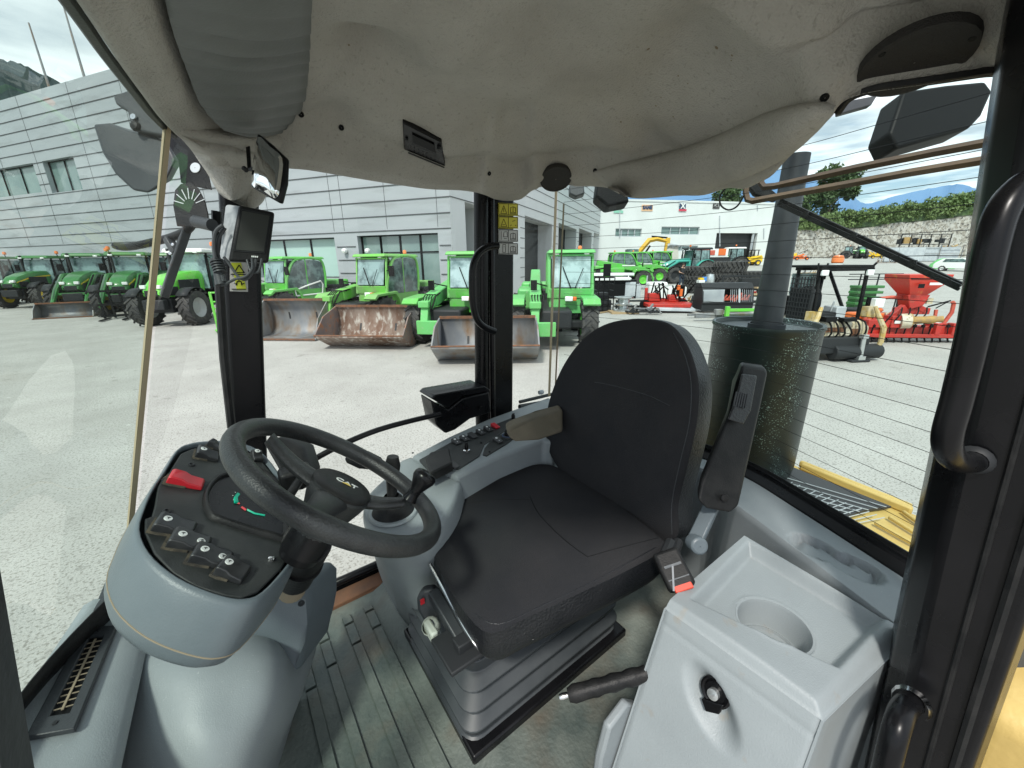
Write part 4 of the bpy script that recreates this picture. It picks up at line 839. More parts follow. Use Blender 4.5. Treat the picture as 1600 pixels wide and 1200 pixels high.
for x in (-.78, .78): wheel(r, (x*.9, .55, .38), .38, .28, 'yellow', 12)
# ---- red seeder
r = vt('seed_drill', 'bright red power harrow with a tapering red hopper on top', 'seeder', ground_hit(1408, 534), dr=-4)
mb = MB(); mb.loft([[(-.2, -.1, 1.2), (.2, -.1, 1.2), (.2, .25, 1.2), (-.2, .25, 1.2)], [(-.48, -.3, 1.58), (.5, -.3, 1.58), (.5, .45, 1.58), (-.48, .45, 1.58)], [(-.5, -.3, 1.72), (.52, -.3, 1.72), (.52, .45, 1.72), (-.5, .45, 1.72)]], smooth=False); build('hopper', mb, 'hopper', r, bevel=.01)
mb = MB(); mb.prism([(-.25, -.12, 1.22), (.28, -.12, 1.22), (.18, -.12, .95), (-.12, -.12, .85)], (0, .35, 0)); mb.bar((-.15, 0, .9), (-.55, 0, .5), .14, .2); mb.bar((.05, 0, .95), (.35, 0, .8), .12, .14); mb.box((.1, .1, .8), (.7, .3, .16)); build('stand', mb, 'red', r, bevel=.015)
mb = MB(); mb.bar((-1.35, 0, .34), (1.3, 0, .3), .3, .22); mb.bar((-1.1, -.1, .5), (-.3, -.1, .5), .22, .2); mb.box((-.45, -.1, .55), (.25, .3, .3)); mb.bar((.5, 0, .45), (1.3, 0, .42), .14, .1); mb.bar((-1.3, -.2, .2), (1.3, -.2, .18), .08, .1)
for x in (-1.2, -.7, .6, 1.0): mb.box((x, -.15, .36), (.12, .2, .3))
build('beam', mb, 'red', r, bevel=.015)
mb = MB(); mb.tube([(.98, .1, .4), (1.12, .1, .75), (1.1, .1, .98), (1.05, .1, 1.02)], .045, 6); mb.tube([(.55, .1, .4), (.75, .1, .6), (.72, .1, .82)], .04, 6); mb.tube([(-.95, .1, .45), (-.98, .1, .85), (-.85, .1, 1.1), (-.45, .1, 1.15), (-.2, .1, 1.14)], .045, 6); mb.tube([(-.8, 0, .45), (-.85, 0, .7), (-.7, 0, .85)], .05, 6); build('hoop', mb, 'redfade', r)
mb = MB(); mb.lathe([(.001, 0), (.16, 0), (.17, .1), (.1, .14), (.09, .3), (.1, .5), (.07, .56), (.08, .66), (.001, .68)], (-.2, -.2, .58), (.9, -.45, .12), 18); build('drive_shaft', mb, 'ochre', r)
mb = MB(); mb.cyl((-.33, -.17, .56), (-.15, -.24, .58), .19); mb.box((.42, .05, 1.05), (.14, .1, .14)); mb.bar((-.5, .1, .7), (.0, .1, .85), .05); build('guard', mb, 'cream', r)
mb = MB(); mb.cyl((-1.35, .1, .14), (1.35, .1, .12), .06)
for k in range(15): x = -1.3+k*.186; mb.bar((x, -.15, .2), (x+.05, -.18, .02), .05, .03)
mb.bar((.5, .1, .9), (1.0, .1, 1.05), .03); mb.bar((.7, .1, .86), (1.0, .1, 1.06), .02); build('tines', mb, 'blackm', r)
mb = MB(); mb.box((-.9, -.1, .55), (.1, .05, .06)); mb.box((-.45, -.26, .55), (.14, .02, .07)); build('label_plate', mb, 'white', r)
r = vt('slurry_pump', 'orange and black low machine between the compact loader and the red harrow', 'machine', ground_hit(1348, 528)); mb = MB(); mb.box((0, 0, .55), (.95, .5, .3)); build('body', mb, 'orange', r, bevel=.05); mb = MB(); mb.box((0, 0, .22), (.9, .45, .35)); mb.lathe([(.5, 0), (.42, .18), (.001, .22)], (.2, .7, .55), n=16); build('base', mb, 'blackm', r, bevel=.03)
r = vt('green_sweeper', 'green slatted machine with a thin railing behind the compact loader', 'machine', ground_hit(1345, 505)); mb = MB(); 
for z in (.5, .68, .86, 1.04, 1.22): mb.box((-.1, 0, z), (.85, .4, .09))
mb.box((-.1, .1, .8), (.7, .3, .9)); build('body', mb, 'jd', r, bevel=.02)
mb = MB(); mb.bar((-.7, .1, 1.62), (1.1, .1, 1.62), .03); mb.bar((-.7, .1, 1.45), (1.1, .1, 1.45), .03)
for x in (-.3, .3, 1.08): mb.bar((x, .1, .3), (x, .1, 1.62), .03)
mb.bar((1.25, .1, .2), (1.15, .1, 1.35), .09); build('railing', mb, 'dark', r)

# loose small goods between the machines
def bits(px, py, w, label, seed, mts=('dark', 'steel'), h=.4, cat='implement'):
    r = vt('implement', label, cat, ground_hit(px, py), dr=seed*17 % 40-20); rn = random.Random(seed)
    for q, mt_ in enumerate(mts):
        mb = MB(); mb.bar((-w/2, q*.15, .12+q*.1), (w/2, q*.15, .14+q*.1), .09, .07)
        for k in range(7): x = rn.uniform(-w/2, w/2); mb.bar((x, q*.15, .1+q*.1), (x+rn.uniform(-.2, .2), q*.15+rn.uniform(-.3, .3), rn.uniform(.02, h)), rn.uniform(.04, .09))
        build('frame' if q == 0 else 'tools', mb, mt_, r)
bits(1006, 492, 1.2, 'dark tine bar lying on the ground between the silver spool and the red mower', 3)
bits(1075, 478, .9, 'small dark and wooden goods between the red mower and the grey mulcher', 5, ('dark', 'wood'), .5)
bits(1100, 497, 1.3, 'low steel bar lying in front of the grey mulcher', 6, ('steel',), .2)
bits(1195, 462, 1.5, 'dark frame with red parts behind the exhaust pipe', 8, ('dark', 'red'), .9)
bits(1215, 486, 1.6, 'dark and white goods half hidden by the exhaust pipe', 9, ('dark', 'white'), .7)
bits(995, 452, 1.6, 'pale bars stacked behind the white topped counter', 12, ('lightgrey', 'white'), 1.0)
bits(1262, 430, 3.0, 'dark implement far across the yard left of the orange beacon', 14, ('dark', 'ochre'), 1.0)
bits(1385, 412, 3.0, 'rusty harrow beside the yellow implement, before the grey panels', 15, ('rusty', 'dark'), 1.0)
# more working parts on the old compact loader
for o_ in [o for o in bpy.data.objects if o.name.startswith('compact_loader')]:
    mb = MB(); rn = random.Random(21)
    for k in range(7): x = -.5+k*.16; mb.tube(cat_([Vector((x, -.18, .45)), Vector((x+.03, -.3, .6)), Vector((x+rn.uniform(-.1, .1), -.2, .82)), Vector((x+.05, .1, .88))], 3, False), .018, 6)
    mb.box((-.35, -.18, .9), (.25, .2, .1)); mb.box((.1, -.2, .88), (.3, .15, .07)); build('hoses', mb, 'blackm', o_)
    mb = MB(); mb.box((-.62, .3, 1.1), (.05, .6, .8)); 
    for k in range(8): mb.bar((-.66, .02+k*.08, .85), (-.66, .02+k*.08, 1.75), .02)
    for k in range(9): mb.bar((-.66, 0, .9+k*.1), (-.66, .62, .9+k*.1), .02)
    build('side_mesh', mb, 'dark', o_)
    mb = MB(); mb.box((-.1, -.165, .66), (.5, .01, .1)); mb.box((.4, -.165, .6), (.2, .01, .14)); build('paint_wear', mb, 'rust_edge', o_)
# more working parts on the seed drill
for o_ in [o for o in bpy.data.objects if o.name.startswith('seed_drill')]:
    mb = MB(); rn = random.Random(31)
    for k in range(12): x = -1.15+k*.2; mb.bar((x, -.2, .5), (x+rn.uniform(-.06, .06), -.22, .12), .025); mb.box((x, -.2, .44), (.06, .05, .07))
    for k in range(5): x = -.5+k*.2; mb.tube(cat_([Vector((x, -.1, .9)), Vector((x-.15, -.28, .75)), Vector((x-.25, -.22, .5))], 3, False), .016, 6)
    mb.bar((-.45, -.31, 1.62), (.5, -.31, 1.62), .02); mb.box((-.18, -.32, 1.45), (.14, .01, .1)); build('fittings', mb, 'blackm', o_)
    mb = MB(); mb.box((.15, -.315, 1.5), (.3, .01, .06)); mb.box((.6, -.12, .5), (.16, .02, .06)); build('decal', mb, 'white', o_)
# ================================================================ OUR LOADER: CAB AND REAR BODY
mat('liner', (.45, .435, .395), .95, col2=(.37, .355, .32), scale=5, bump=.5, bscale=260, lo=.35, hi=.7, detail=8, col3=(.33, .32, .285), s3=120, t3=(.58, .72))
mat('visor', (.13, .14, .135), .6, col2=(.16, .17, .165), scale=6, bump=.1, bscale=200)
mat('pgrey', (.265, .295, .305), .48, col2=(.21, .235, .245), scale=3, bump=.12, bscale=420, lo=.35, hi=.7, detail=9, col3=(.36, .39, .40), s3=180, t3=(.66, .8))
mat('pgrey2', (.30, .335, .345), .46, col2=(.24, .27, .28), scale=2.6, bump=.15, bscale=380, lo=.35, hi=.7, detail=9, col3=(.28, .27, .24), s3=24, t3=(.66, .78))
mat('mgrey', (.11, .135, .15), .38, col2=(.135, .16, .175), scale=3, bump=.1, bscale=420, detail=8)
mat('dgrey', (.028, .032, .036), .45, col2=(.045, .05, .054), scale=6, bump=.1, bscale=300)
mat('face', (.022, .025, .025), .5, spec=.35, col2=(.04, .043, .042), scale=14, bump=.15, bscale=500, detail=10)
mat('bplast', (.009, .0095, .010), .45, col2=(.018, .018, .018), scale=20, spec=.25, bump=.12, bscale=300)
mat('wheelrim', (.014, .015, .016), .40, col2=(.032, .034, .034), scale=9, bump=.2, bscale=300)
mat('bgloss', (.005, .0052, .006), .26, col2=(.008, .008, .009), scale=9, spec=.22)
mat('fabric', (.020, .021, .024), .9, spec=.25, col2=(.034, .033, .034), scale=4, bump=.5, bscale=700, detail=10, lo=.35, hi=.75)
mat('vinyl', (.010, .011, .013), .38, col2=(.018, .019, .021), scale=7, bump=.3, bscale=160)
mat('rubbermat', (.065, .085, .078), .55, col2=(.20, .22, .19), scale=3.5, bump=.3, bscale=90, lo=.36, hi=.70, detail=12, col3=(.12, .105, .08), s3=6, t3=(.50, .72))
mat('rubberdk', (.02, .022, .023), .55, col2=(.04, .045, .045), scale=5, bump=.15, bscale=60, detail=8)
mat('bellow', (.035, .041, .045), .42, col2=(.055, .062, .066), scale=4, detail=6)
mat('rail', (.085, .055, .04), .75, col2=(.13, .085, .055), scale=9)
mat('muffler', (.008, .014, .014), .4, col2=(.014, .022, .022), scale=3, col3=(.28, .38, .37), s3=190, t3=(.60, .63), detail=8)
mat('pipe', (.018, .021, .026), .45, col2=(.035, .04, .046), scale=5, col3=(.4, .42, .42), s3=6, t3=(.68, .72))
mat('hoodyel', (.62, .45, .15), .5, col2=(.54, .38, .12), scale=5, detail=8, bump=.1, bscale=90)
mat('dusty', (.10, .085, .06), .95, col2=(.04, .036, .03), scale=60); mat('switch', (.020, .021, .023), .38, col2=(.035, .036, .037), scale=30); mat('casing', (.24, .26, .27), .6, col2=(.34, .36, .37), scale=22, lo=.45, hi=.55); mat('tan', (.42, .34, .22), .6); mat('tan2', (.2, .15, .09), .6)
mat('armtan', (.10, .088, .062), .8, col2=(.14, .12, .085), scale=9, bump=.2, bscale=200)
mat('stickw', (.45, .45, .43), .6); mat('sticky', (.50, .44, .03), .6); mat('ylime', (.52, .58, .03), .5); mat('mirror', (.85, .87, .87), .03, metal=1)
mat('iconw', (.72, .74, .72), .5); mat('redsw', (.50, .02, .03), .3); mat('greenic', (.0, .45, .28), .4); mat('chrome', (.7, .7, .7), .15, metal=1); mat('screen', (.045, .048, .044), .3); mat('dust', (.28, .23, .16), .95)
mat('ceram', (.55, .58, .5), .5); mat('grille', (.03, .03, .032), .5); mat('spk', (.022, .02, .018), .7, bump=.6, bscale=500); mat('buck', (.6, .06, .03), .4); mat('goldt', (.75, .55, .12), .4)
_t = MT['muffler'].node_tree; _k = [n for n in _t.nodes if n.type == 'MIX_RGB'][0]; _q = _k.inputs[0].links[0].from_node
_n = _t.nodes.new('ShaderNodeTexNoise'); _n.inputs['Scale'].default_value = 5.5; _n.inputs['Detail'].default_value = 4; _r = _t.nodes.new('ShaderNodeMapRange'); _r.inputs[1].default_value = .50; _r.inputs[2].default_value = .57
_m = _t.nodes.new('ShaderNodeMath'); _m.operation = 'MULTIPLY'; _t.links.new(_n.outputs[0], _r.inputs[0]); _t.links.new(_r.outputs[0], _m.inputs[0]); _t.links.new(_q.outputs[0], _m.inputs[1]); _t.links.new(_m.outputs[0], _k.inputs[0]); _t.links.new(_q.inputs[0].links[0].from_node.inputs['Vector'].links[0].from_socket, _n.inputs['Vector'])
G_wind = glass('g_wind', (.80, .90, .85), 1.42, .03); G_side = glass('g_side', (.93, .97, .95), 1.25); G_rear = glass('g_rear', (.84, .94, .91), 1.16); 
WL = thing('wheel_loader', 'wheel loader with black cab frame and yellow bonnet, seen through its own open door', 'wheel loader', (.5, .6, 0), local=False)
def cpart(name, mb, mt, label=None, parent=None, **k): return build(name, mb, mt, parent or WL, label=label, **k)
V = Vector
def cushion(name, out, n, thick, crown, mt, mt2=None, parent=None, label=None, edge=.35, sub=1, rim=.94):
    n = V(n).normalized(); o = cat_(out, 5); c = sum(o, V((0, 0, 0)))/len(o); o = [c+(p-c)-n*((p-c).dot(n)) for p in o]
    def R(s, h): return [c+(p-c)*s+n*h for p in o]
    top = [R(.992, -.10*thick), R(.975, -.03*thick), R(rim, .0), R(.84, crown*.35), R(.66, crown*.68), R(.45, crown*.88), R(.22, crown*.98), R(.04, crown)]
    side = [R(.90, -thick), R(.97, -thick*.93), R(1.0, -thick*.75), R(1.005, -thick*.35), R(.992, -.10*thick)]
    if mt2:
        mb = MB(); mb.loft(top, caps=False); mb.f.append(tuple(range(len(top)*len(o)-len(o), len(top)*len(o)))); mb.sm.append(True); a = cpart(name, mb, mt, label, parent, smooth=True)
        mb = MB(); mb.loft(side, caps=False); mb.f.append(tuple(range(len(o)))); mb.sm.append(False); cpart('side_panel', mb, mt2, None, parent, auto=60); return a
    mb = MB(); mb.loft(side[:-1]+top); return cpart(name, mb, mt, label, parent, auto=60)
def plate(pts, n, th): mb = MB(); n = V(n).normalized(); mb.prism([V(p) for p in pts], n*th); return mb
def on(px, py, ob, dep=None):       # the point of a finished surface that lies in this direction of the photograph
    me = ob.data; M = ob.matrix_world if not ob.parent else Matrix.Identity(4)
    t = BVHTree.FromPolygons([v.co for v in me.vertices], [tuple(p.vertices) for p in me.polygons]); h = t.ray_cast(CAM, ray(px, py).normalized())
    return (h[0], h[1]) if h[0] else (aD(px, py, 1), V((0, 0, 1)))
def seam(ob, pts, r, mt, parent, name='seam', step=4, close=False):
    P = cat_([V((a, b, 0)) for a, b in pts], step, close); mb = MB(); q = [on(p.x, p.y, ob)[0] for p in P]; mb.tube(q, r, 5, closed=close); return cpart(name, mb, mt, None, parent)
# ---------------------------------------------------------------- floor, sill
def fpt(px, py, z=.9): return aZ(px, py, z)
mb = MB(); n = 40; rows = []
for j in range(n+1):
    y = .02+1.27*j/n; row = []
    for i in range(61):
        x = -.35+1.80*i/60; z = .9
        if x > .30: z = .9+.035*sstep(.29, .34, x)
        if y > 1.2 and x < .5: z -= 0
        row.append((x, y, z))
    rows.append(row)
mb.grid(rows); cpart('floor_mat', mb, 'rubbermat', 'worn grey green ribbed rubber floor mat')
def ridge(p1, p2, w=.03, breaks=(1.16, 1.06)):
    a, b = fpt(*p1), fpt(*p2); X = (a.x+b.x)/2; mb = MB(); ys = [.05]+[breaks[1]-.005, breaks[1]+.005, breaks[0]-.005, breaks[0]+.005, 1.23]
    for y0, y1 in zip(ys[::2], ys[1::2]):
        mb.prism([(X-w/2, y0, .9), (X-w/2+.003, y0, .909), (X+w/2-.003, y0, .909), (X+w/2, y0, .9)], (0, y1-y0, 0))
    return mb
for i, (a, b) in enumerate((((519, 1200), (462, 985)), ((573, 1200), (500, 990)), ((635, 1200), (535, 950)), ((688, 1200), (575, 945)))):
    cpart('floor_rib', ridge(a, b, .032, ((1.13, 1.03), (1.17, 1.07), (1.19, 1.10), (1.2, 1.12))[i]), 'rubbermat')
mb = MB(); mb.box((.25, 1.33, .895), (1.1, .07, .03)); cpart('door_sill', mb, 'rust_edge', 'rusty steel door sill plate', bevel=.004)
mb = MB(); mb.tube([(-.2, 1.385, .93), (.9, 1.385, .93)], .016, 8); mb.box((.3, 1.40, .89), (1.3, .05, .05)); cpart('sill_seal', mb, 'bgloss')
mb = MB(); mb.box((.3, 1.42, .6), (1.5, .04, .6)); cpart('side_skirt', mb, 'hoodyel')
# seat base plate and floor behind the box
mb = MB(); mb.box((.585, .79, .945), (.58, .44, .03)); cpart('base_plate', mb, 'bgloss', bevel=.006)
# ---------------------------------------------------------------- cab posts
def post(a, b, wx, wy, mt='bgloss', name='cab_post', label=None, bevel=.012):
    a, b = V(a), V(b); mb = MB(); q = [V((sx*wx/2, sy*wy/2, 0)) for sx, sy in ((-1, -1), (1, -1), (1, 1), (-1, 1))]
    mb.loft([[a+p for p in q], [b+p for p in q]], smooth=False); return cpart(name, mb, mt, label, bevel=bevel, seg=3)
A = post((-.098, 1.32, .88), (.125, 1.32, 2.46), .085, .07, label='black front cab post with a yellow warning sticker')
mb = MB(); mb.tube([aY(362, 668, 1.22), aY(350, 560, 1.22), aY(341, 420, 1.22), aY(338, 330, 1.22)], .010, 8); cpart('post_seal', mb, 'bplast')
B = post((.895, 1.33, .88), (.925, 1.33, 2.46), .125, .06, label='black middle cab post carrying four warning stickers')
mb = MB(); mb.tube([(.80, 1.30, .9), (.805, 1.30, 1.55), (.835, 1.30, 2.35)], .028, 10); mb.tube([(.845, 1.285, .9), (.85, 1.285, 1.55), (.868, 1.285, 2.35)], .012, 8); cpart('door_frame', mb, 'bgloss')
mb = MB(); h = [aY(x, y, 1.2) for x, y in ((778, 384), (762, 386), (747, 397), (739, 418), (738, 450), (740, 480), (746, 500), (757, 511), (773, 518))]; mb.tube(cat_(h, 4, False), .0125, 12); cpart('grab_handle', mb, 'bgloss', 'black bent grab handle on the middle post')
# stickers
def sticker(px0, py0, px1, py1, Y, base, border=None, name='sticker'):
    a, b, c, d = aY(px0, py0, Y), aY(px1, py0+1, Y), aY(px1, py1+1, Y), aY(px0, py1, Y); mb = MB(); mb.prism([a, b, c, d], (0, .001, 0)); return cpart(name, mb, base), (a, b, c, d)
def quad(p, u0, v0, u1, v1, off=.0008):      # a small bar inside a sticker's own rectangle
    a, b, c, d = p; f = lambda u, v: a+(b-a)*u+(d-a)*v-V((0, off, 0)); return f(u0, v0), f(u1, v1)
def lines(p, segs, w, parent, mt='blackm', off=.0008, name='symbol'):
    mb = MB()
    for u0, v0, u1, v1 in segs: a, b = quad(p, u0, v0, u1, v1, off); mb.bar(a, b, w, .0008, upv=(0, 1, 0))
    cpart(name, mb, mt, None, parent)
bk = lambda x: [(x-.13, .78, x-.13, .35), (x+.13, .78, x+.13, .35), (x-.13, .78, x, .72), (x+.13, .78, x, .72), (x-.13, .35, x, .28), (x+.13, .35, x, .28), (x, .28, x, .72), (x-.16, .85, x+.16, .85)]
tri = [(.12, .85, .27, .2), (.27, .2, .42, .85), (.12, .85, .42, .85)]
frame_ = [(.03, .05, .97, .05), (.03, .95, .97, .95), (.03, .05, .03, .95), (.97, .05, .97, .95), (.5, .05, .5, .95)]
for y0, y1, base, sg in ((317, 336.5, 'sticky', tri+bk(.74)+[(.27, .4, .27, .7)]), (338, 356.5, 'sticky', tri+[(.6, .8, .66, .7), (.85, .7, .9, .8), (.7, .4, .85, .3), (.2, .7, .34, .68)]), (358, 377.5, 'stickw', bk(.74)+[(.14, .15, .14, .85), (.3, .2, .42, .2), (.28, .2, .25, .6), (.44, .2, .46, .6), (.25, .6, .46, .6), (.28, .75, .42, .75)]), (379, 397, 'stickw', bk(.74)+[(.22, .15, .22, .85), (.36, .15, .36, .85), (.22, .15, .36, .15), (.22, .85, .36, .85), (.27, .35, .31, .35)])):
    s, p = sticker(778.5, y0, 809.5, y1, 1.296, base); lines(p, frame_+sg, .0016, s)
s, p = sticker(359, 409, 387.5, 455, 1.281, 'stickw'); s['label'] = 'yellow sticker with a triangle and a seated figure pictogram'; mb = MB(); a, c = quad(p, .07, .03, .93, .95); mb.prism([a, (c.x, a.y, a.z), c, (a.x, a.y, c.z)], (0, -.0004, 0)); cpart('field', mb, 'ylime', None, s)
lines(p, [(.25, .36, .5, .1), (.5, .1, .8, .36), (.25, .36, .8, .36), (.05, .42, .95, .42), (.5, .56, .5, .66), (.4, .66, .62, .66), (.4, .66, .36, .8), (.62, .66, .66, .8), (.25, .72, .36, .76), (.66, .76, .8, .72), (.1, .93, .9, .93)], .0024, s, off=.0016)
# near side front post, only its edge in view
mb = MB(); a0, a1 = aY(-14, 860, .42), aY(46, 1200, .42); dd = (a1-a0).normalized(); mb.bar(a0-dd*.35, a1+dd*.8, .045, .05, upv=(0, 1, 0)); mb.v = [v-V((.028, 0, 0)) for v in mb.v]; cpart('cab_post', mb, 'rubberdk', 'front post of the near door opening at the left edge')
# big near rear post
XL = lambda px, py, X=.86: aX(px, py, X)
e0, e1, e2 = XL(1572, 40), XL(1500, 520), XL(1352, 1215)
mb = MB(); ring = lambda e, w: [e, e+V((.10, .015, 0)), e+V((.12, -.12, 0)), e+V((.02, -w, 0)), e+V((-.03, -w+.01, 0)), e+V((-.035, -.03, 0))]
lo = e2+(e2-e1)*.9; hi_ = e0+(e0-e1)*.4
mb.loft([ring(hi_, .15), ring(e0, .15), ring(e1, .14), ring(e2, .12), ring(lo, .12)], smooth=False); cpart('cab_post', mb, 'bgloss', 'wide scratched black rear door post filling the right edge', bevel=.008, seg=3)
mb = MB(); mb.tube([hi_+V((.0, -.075, 0)), e1+V((-.035, -.075, 0)), e2+V((-.035, -.068, 0)), lo], .004, 8); mb.tube([e0+V((-.036, -.11, 0)), e1+V((-.036, -.105, 0)), e2+V((-.036, -.095, 0))], .006, 6); cpart('post_seal', mb, 'bplast')
hp = [aX(x, y, X) for x, y, X in ((1620, 282, .74), (1596, 292, .73), (1566, 330, .71), (1545, 400, .70), (1520, 520, .70), (1496, 620, .70), (1480, 680, .70), (1484, 710, .72), (1500, 722, .76), (1520, 722, .81))]
mb = MB(); mb.tube(cat_(hp, 5, False), .0145, 16); cpart('grab_handle', mb, 'bgloss', 'long glossy black grab handle on the rear door post')
mb = MB(); mb.lathe([(.021, 0), (.020, .004), (.015, .008)], hp[-1]+V((.01, 0, 0)), (-1, 0, 0), 16); cpart('handle_foot', mb, 'dark')
hq = [aX(x, y, X) for x, y, X in ((1424, 1098, .80), (1412, 1108, .76), (1400, 1140, .72), (1385, 1200, .70), (1365, 1290, .70))]
mb = MB(); mb.tube(cat_(hq, 5, False), .0165, 14); cpart('grab_handle', mb, 'bgloss', 'lower grab rail starting at the bottom of the rear door post'); mb = MB(); mb.lathe([(.025, 0), (.022, .01)], hq[0], (-1, .1, .3), 14); cpart('handle_foot', mb, 'chrome')
# ---------------------------------------------------------------- glazing
def pl2(pts, n=6): return cat_([V(p) for p in pts], n, False)
wb = pl2([(-.50, .25, 1.36), (-.46, .6, 1.36), (-.405, .95, 1.36), (-.345, 1.12, 1.36)]); 
eb, et = aY(188, 862, 1.12), aY(263, 196, 1.02)
wb = pl2([(-.50, .25, 1.37), (-.45, .6, 1.37), (-.40, .9, 1.37), (eb.x-.02, 1.12, 1.37)]); wt = pl2([(-.05, .25, 2.40), (-.03, .6, 2.40), (-.01, .85, 2.40), (et.x+.015, 1.02, 2.40)])
mb = MB(); mb.grid([[a.lerp(b, k/8) for a, b in zip(wb, wt)] for k in range(9)]); cpart('windscreen', mb, G_wind, 'windscreen pane with a green tint and dusty reflections')
mb = MB(); mb.grid([[a.lerp(b, k)+V((.004, 0, 0)) for a, b in zip(wb, wt)] for k in (-.03, .045)]); cpart('glass_band', mb, 'bplast', solid=.003)
mb = MB(); mb.bar(wb[-1], wt[-1], .006, .010, upv=(1, .6, 0)); cpart('glass_edge', mb, 'tan', 'pale tan upright edge of the windscreen')
# narrow pane between windscreen and front post
mb = MB(); mb.add([wb[-1]+V((.01, .01, 0)), V((-.1, 1.31, 1.0)), V((.12, 1.31, 2.4)), wt[-1]+V((.01, .01, 0))], [(0, 1, 2, 3)]); cpart('corner_pane', mb, G_side)
mb = MB(); mb.add([(-.06, 1.37, .95), (.80, 1.37, .95), (.84, 1.37, 2.38), (.15, 1.37, 2.38)], [(0, 1, 2, 3)]); cpart('door_pane', mb, G_side)
rb_ = pl2([(1.23, 1.285, 1.43), (1.33, .95, 1.43), (1.37, .65, 1.43), (1.355, .46, 1.43), (1.285, .28, 1.43), (1.185, .05, 1.43), (1.15, -.03, 1.43)], 7)
rt_ = pl2([(1.19, 1.285, 2.42), (1.26, .95, 2.42), (1.28, .65, 2.42), (1.26, .46, 2.42), (1.20, .28, 2.42), (1.12, .05, 2.42), (1.09, -.03, 2.42)], 7)
mb = MB(); mb.grid([[a.lerp(b, k/6) for a, b in zip(rb_, rt_)] for k in range(7)]); cpart('rear_window', mb, G_rear, 'curved rear window with thin heating wires')
mb = MB()
for k in range(21):
    t = .045+k*.0455; mb.tube([a.lerp(b, t)+V((-.004, 0, 0)) for a, b in zip(rb_, rt_)][1:], .0008, 3)
cpart('heating_wire', mb, 'blackm')
mb = MB(); mb.add([(.985, 1.33, 1.3), rb_[0]+V((0, .01, -.1)), rt_[0]+V((0, .01, 0)), (1.0, 1.33, 2.42)], [(0, 1, 2, 3)]); cpart('corner_pane', mb, G_side)
s0, s1_ = aY(858, 618, 1.26), aY(869, 296, 1.26); mb = MB(); mb.bar(s0, s1_, .010, .004, upv=(0, 1, 0)); cpart('glass_edge', mb, 'tan')
s0, s1_ = aY(868, 600, 1.28), aY(881, 318, 1.28); mb = MB(); mb.bar(s0, s1_, .006, .004, upv=(0, 1, 0)); cpart('glass_edge', mb, 'tan2')
# rear window frame
def rail(name, pts, prof, mt, label=None, bevel=.004):
    rings = []
    for i, p in enumerate(pts):
        t = (pts[min(i+1, len(pts)-1)]-pts[max(i-1, 0)]); t.z = 0; t.normalize(); s = V((t.y, -t.x, 0)); s = -s if s.x > 0 else s     # s points into the cab
        rings.append([p+s*a+V((0, 0, b)) for a, b in prof])
    mb = MB(); mb.loft(rings, smooth=False); return cpart(name, mb, mt, label, bevel=bevel)
rail('rear_frame', rb_, ((-.02, -.06), (.012, -.06), (.034, -.04), (.034, -.028), (.006, -.008), (.004, .006), (-.006, .006), (-.02, -.01)), 'bgloss', 'black lower frame of the rear window')
rail('rear_seal', [p+V((-.034, 0, -.044)) for p in rb_], ((0, 0), (.016, 0), (.016, .012), (0, .012)), 'bplast')
rail('glass_band', [a.lerp(b, .004) for a, b in zip(rb_, rt_)], ((-.002, 0), (.002, 0), (.002, .012), (-.002, .012)), 'bplast', bevel=0)
# cab body panels closing the shell below the windows (rear wall, front wall)
mb = MB(); mb.grid([[V((p.x+.02, p.y, z)) for p in rb_] for z in (.85, 1.36)]); cpart('rear_wall', mb, 'bplast', solid=.02)
mb = MB(); mb.grid([[V((p.x-.02, p.y, z)) for p in wb] for z in (.85, 1.345)]); cpart('front_wall', mb, 'bplast', solid=.02)
# ---------------------------------------------------------------- roof and headliner
edge = [(.30, .02, 2.40), (.0, .20, 2.39), (-.06, .40, 2.37)]
for px, py, z in ((60, -90, 2.335), (125, -2, 2.33), (165, 56, 2.33), (200, 110, 2.33), (232, 155, 2.33), (262, 195, 2.33), (296, 226, 2.33), (330, 240, 2.332)): edge.append(tuple(aZ(px, py, z)))
edge += [tuple(aZ(375, 252, 2.33)), tuple(aZ(410, 258, 2.33)), tuple(aZ(445, 262, 2.328))]
for px, py, z in ((510, 271, 2.33), (600, 284, 2.33), (680, 292, 2.33), (738, 300, 2.33), (757, 305, 2.32), (780, 313, 2.313), (812, 312, 2.318), (834, 297, 2.34), (865, 293, 2.35), (900, 291, 2.352), (940, 292, 2.345), (968, 300, 2.32), (985, 308, 2.30), (1030, 307, 2.293), (1075, 301, 2.29), (1120, 291, 2.29), (1165, 277, 2.29), (1205, 260, 2.293), (1240, 238, 2.30), (1270, 213, 2.315), (1292, 188, 2.33), (1310, 166, 2.345), (1345, 153, 2.35), (1400, 145, 2.35), (1450, 138, 2.35), (1505, 130, 2.35), (1560, 121, 2.35)): edge.append(tuple(aZ(px, py, z)))
edge += [(.93, .05, 2.36), (.70, .0, 2.39)]
E_ = cat_([V(p) for p in edge], 5); ctr = V((.52, .62, 0))
def bump(x, y, cx, cy, sx, sy, a, th=0):
    dx, dy = x-cx, y-cy; c, s = math.cos(th), math.sin(th); u, v = (dx*c+dy*s)/sx, (-dx*s+dy*c)/sy; return a*math.exp(-(u*u+v*v))
spk1 = aZ(1432, 88, 2.38); spk2 = aZ(868, 275, 2.385)
radio = aZ(665, 228, 2.40)
def rise(t): # profile from the lip to the middle of the roof
    return .012*sstep(0, .05, t)+.075*sstep(.05, .15, t)+.065*sstep(.2, .5, t)
rings = []
Ts = [0, .012, .025]+[.04+.012*i for i in range(34)]+[.46, .49, .53, .58, .64, .72, .82, .92, .985]
def hz(px, py, z=2.42): return aZ(px, py, z)
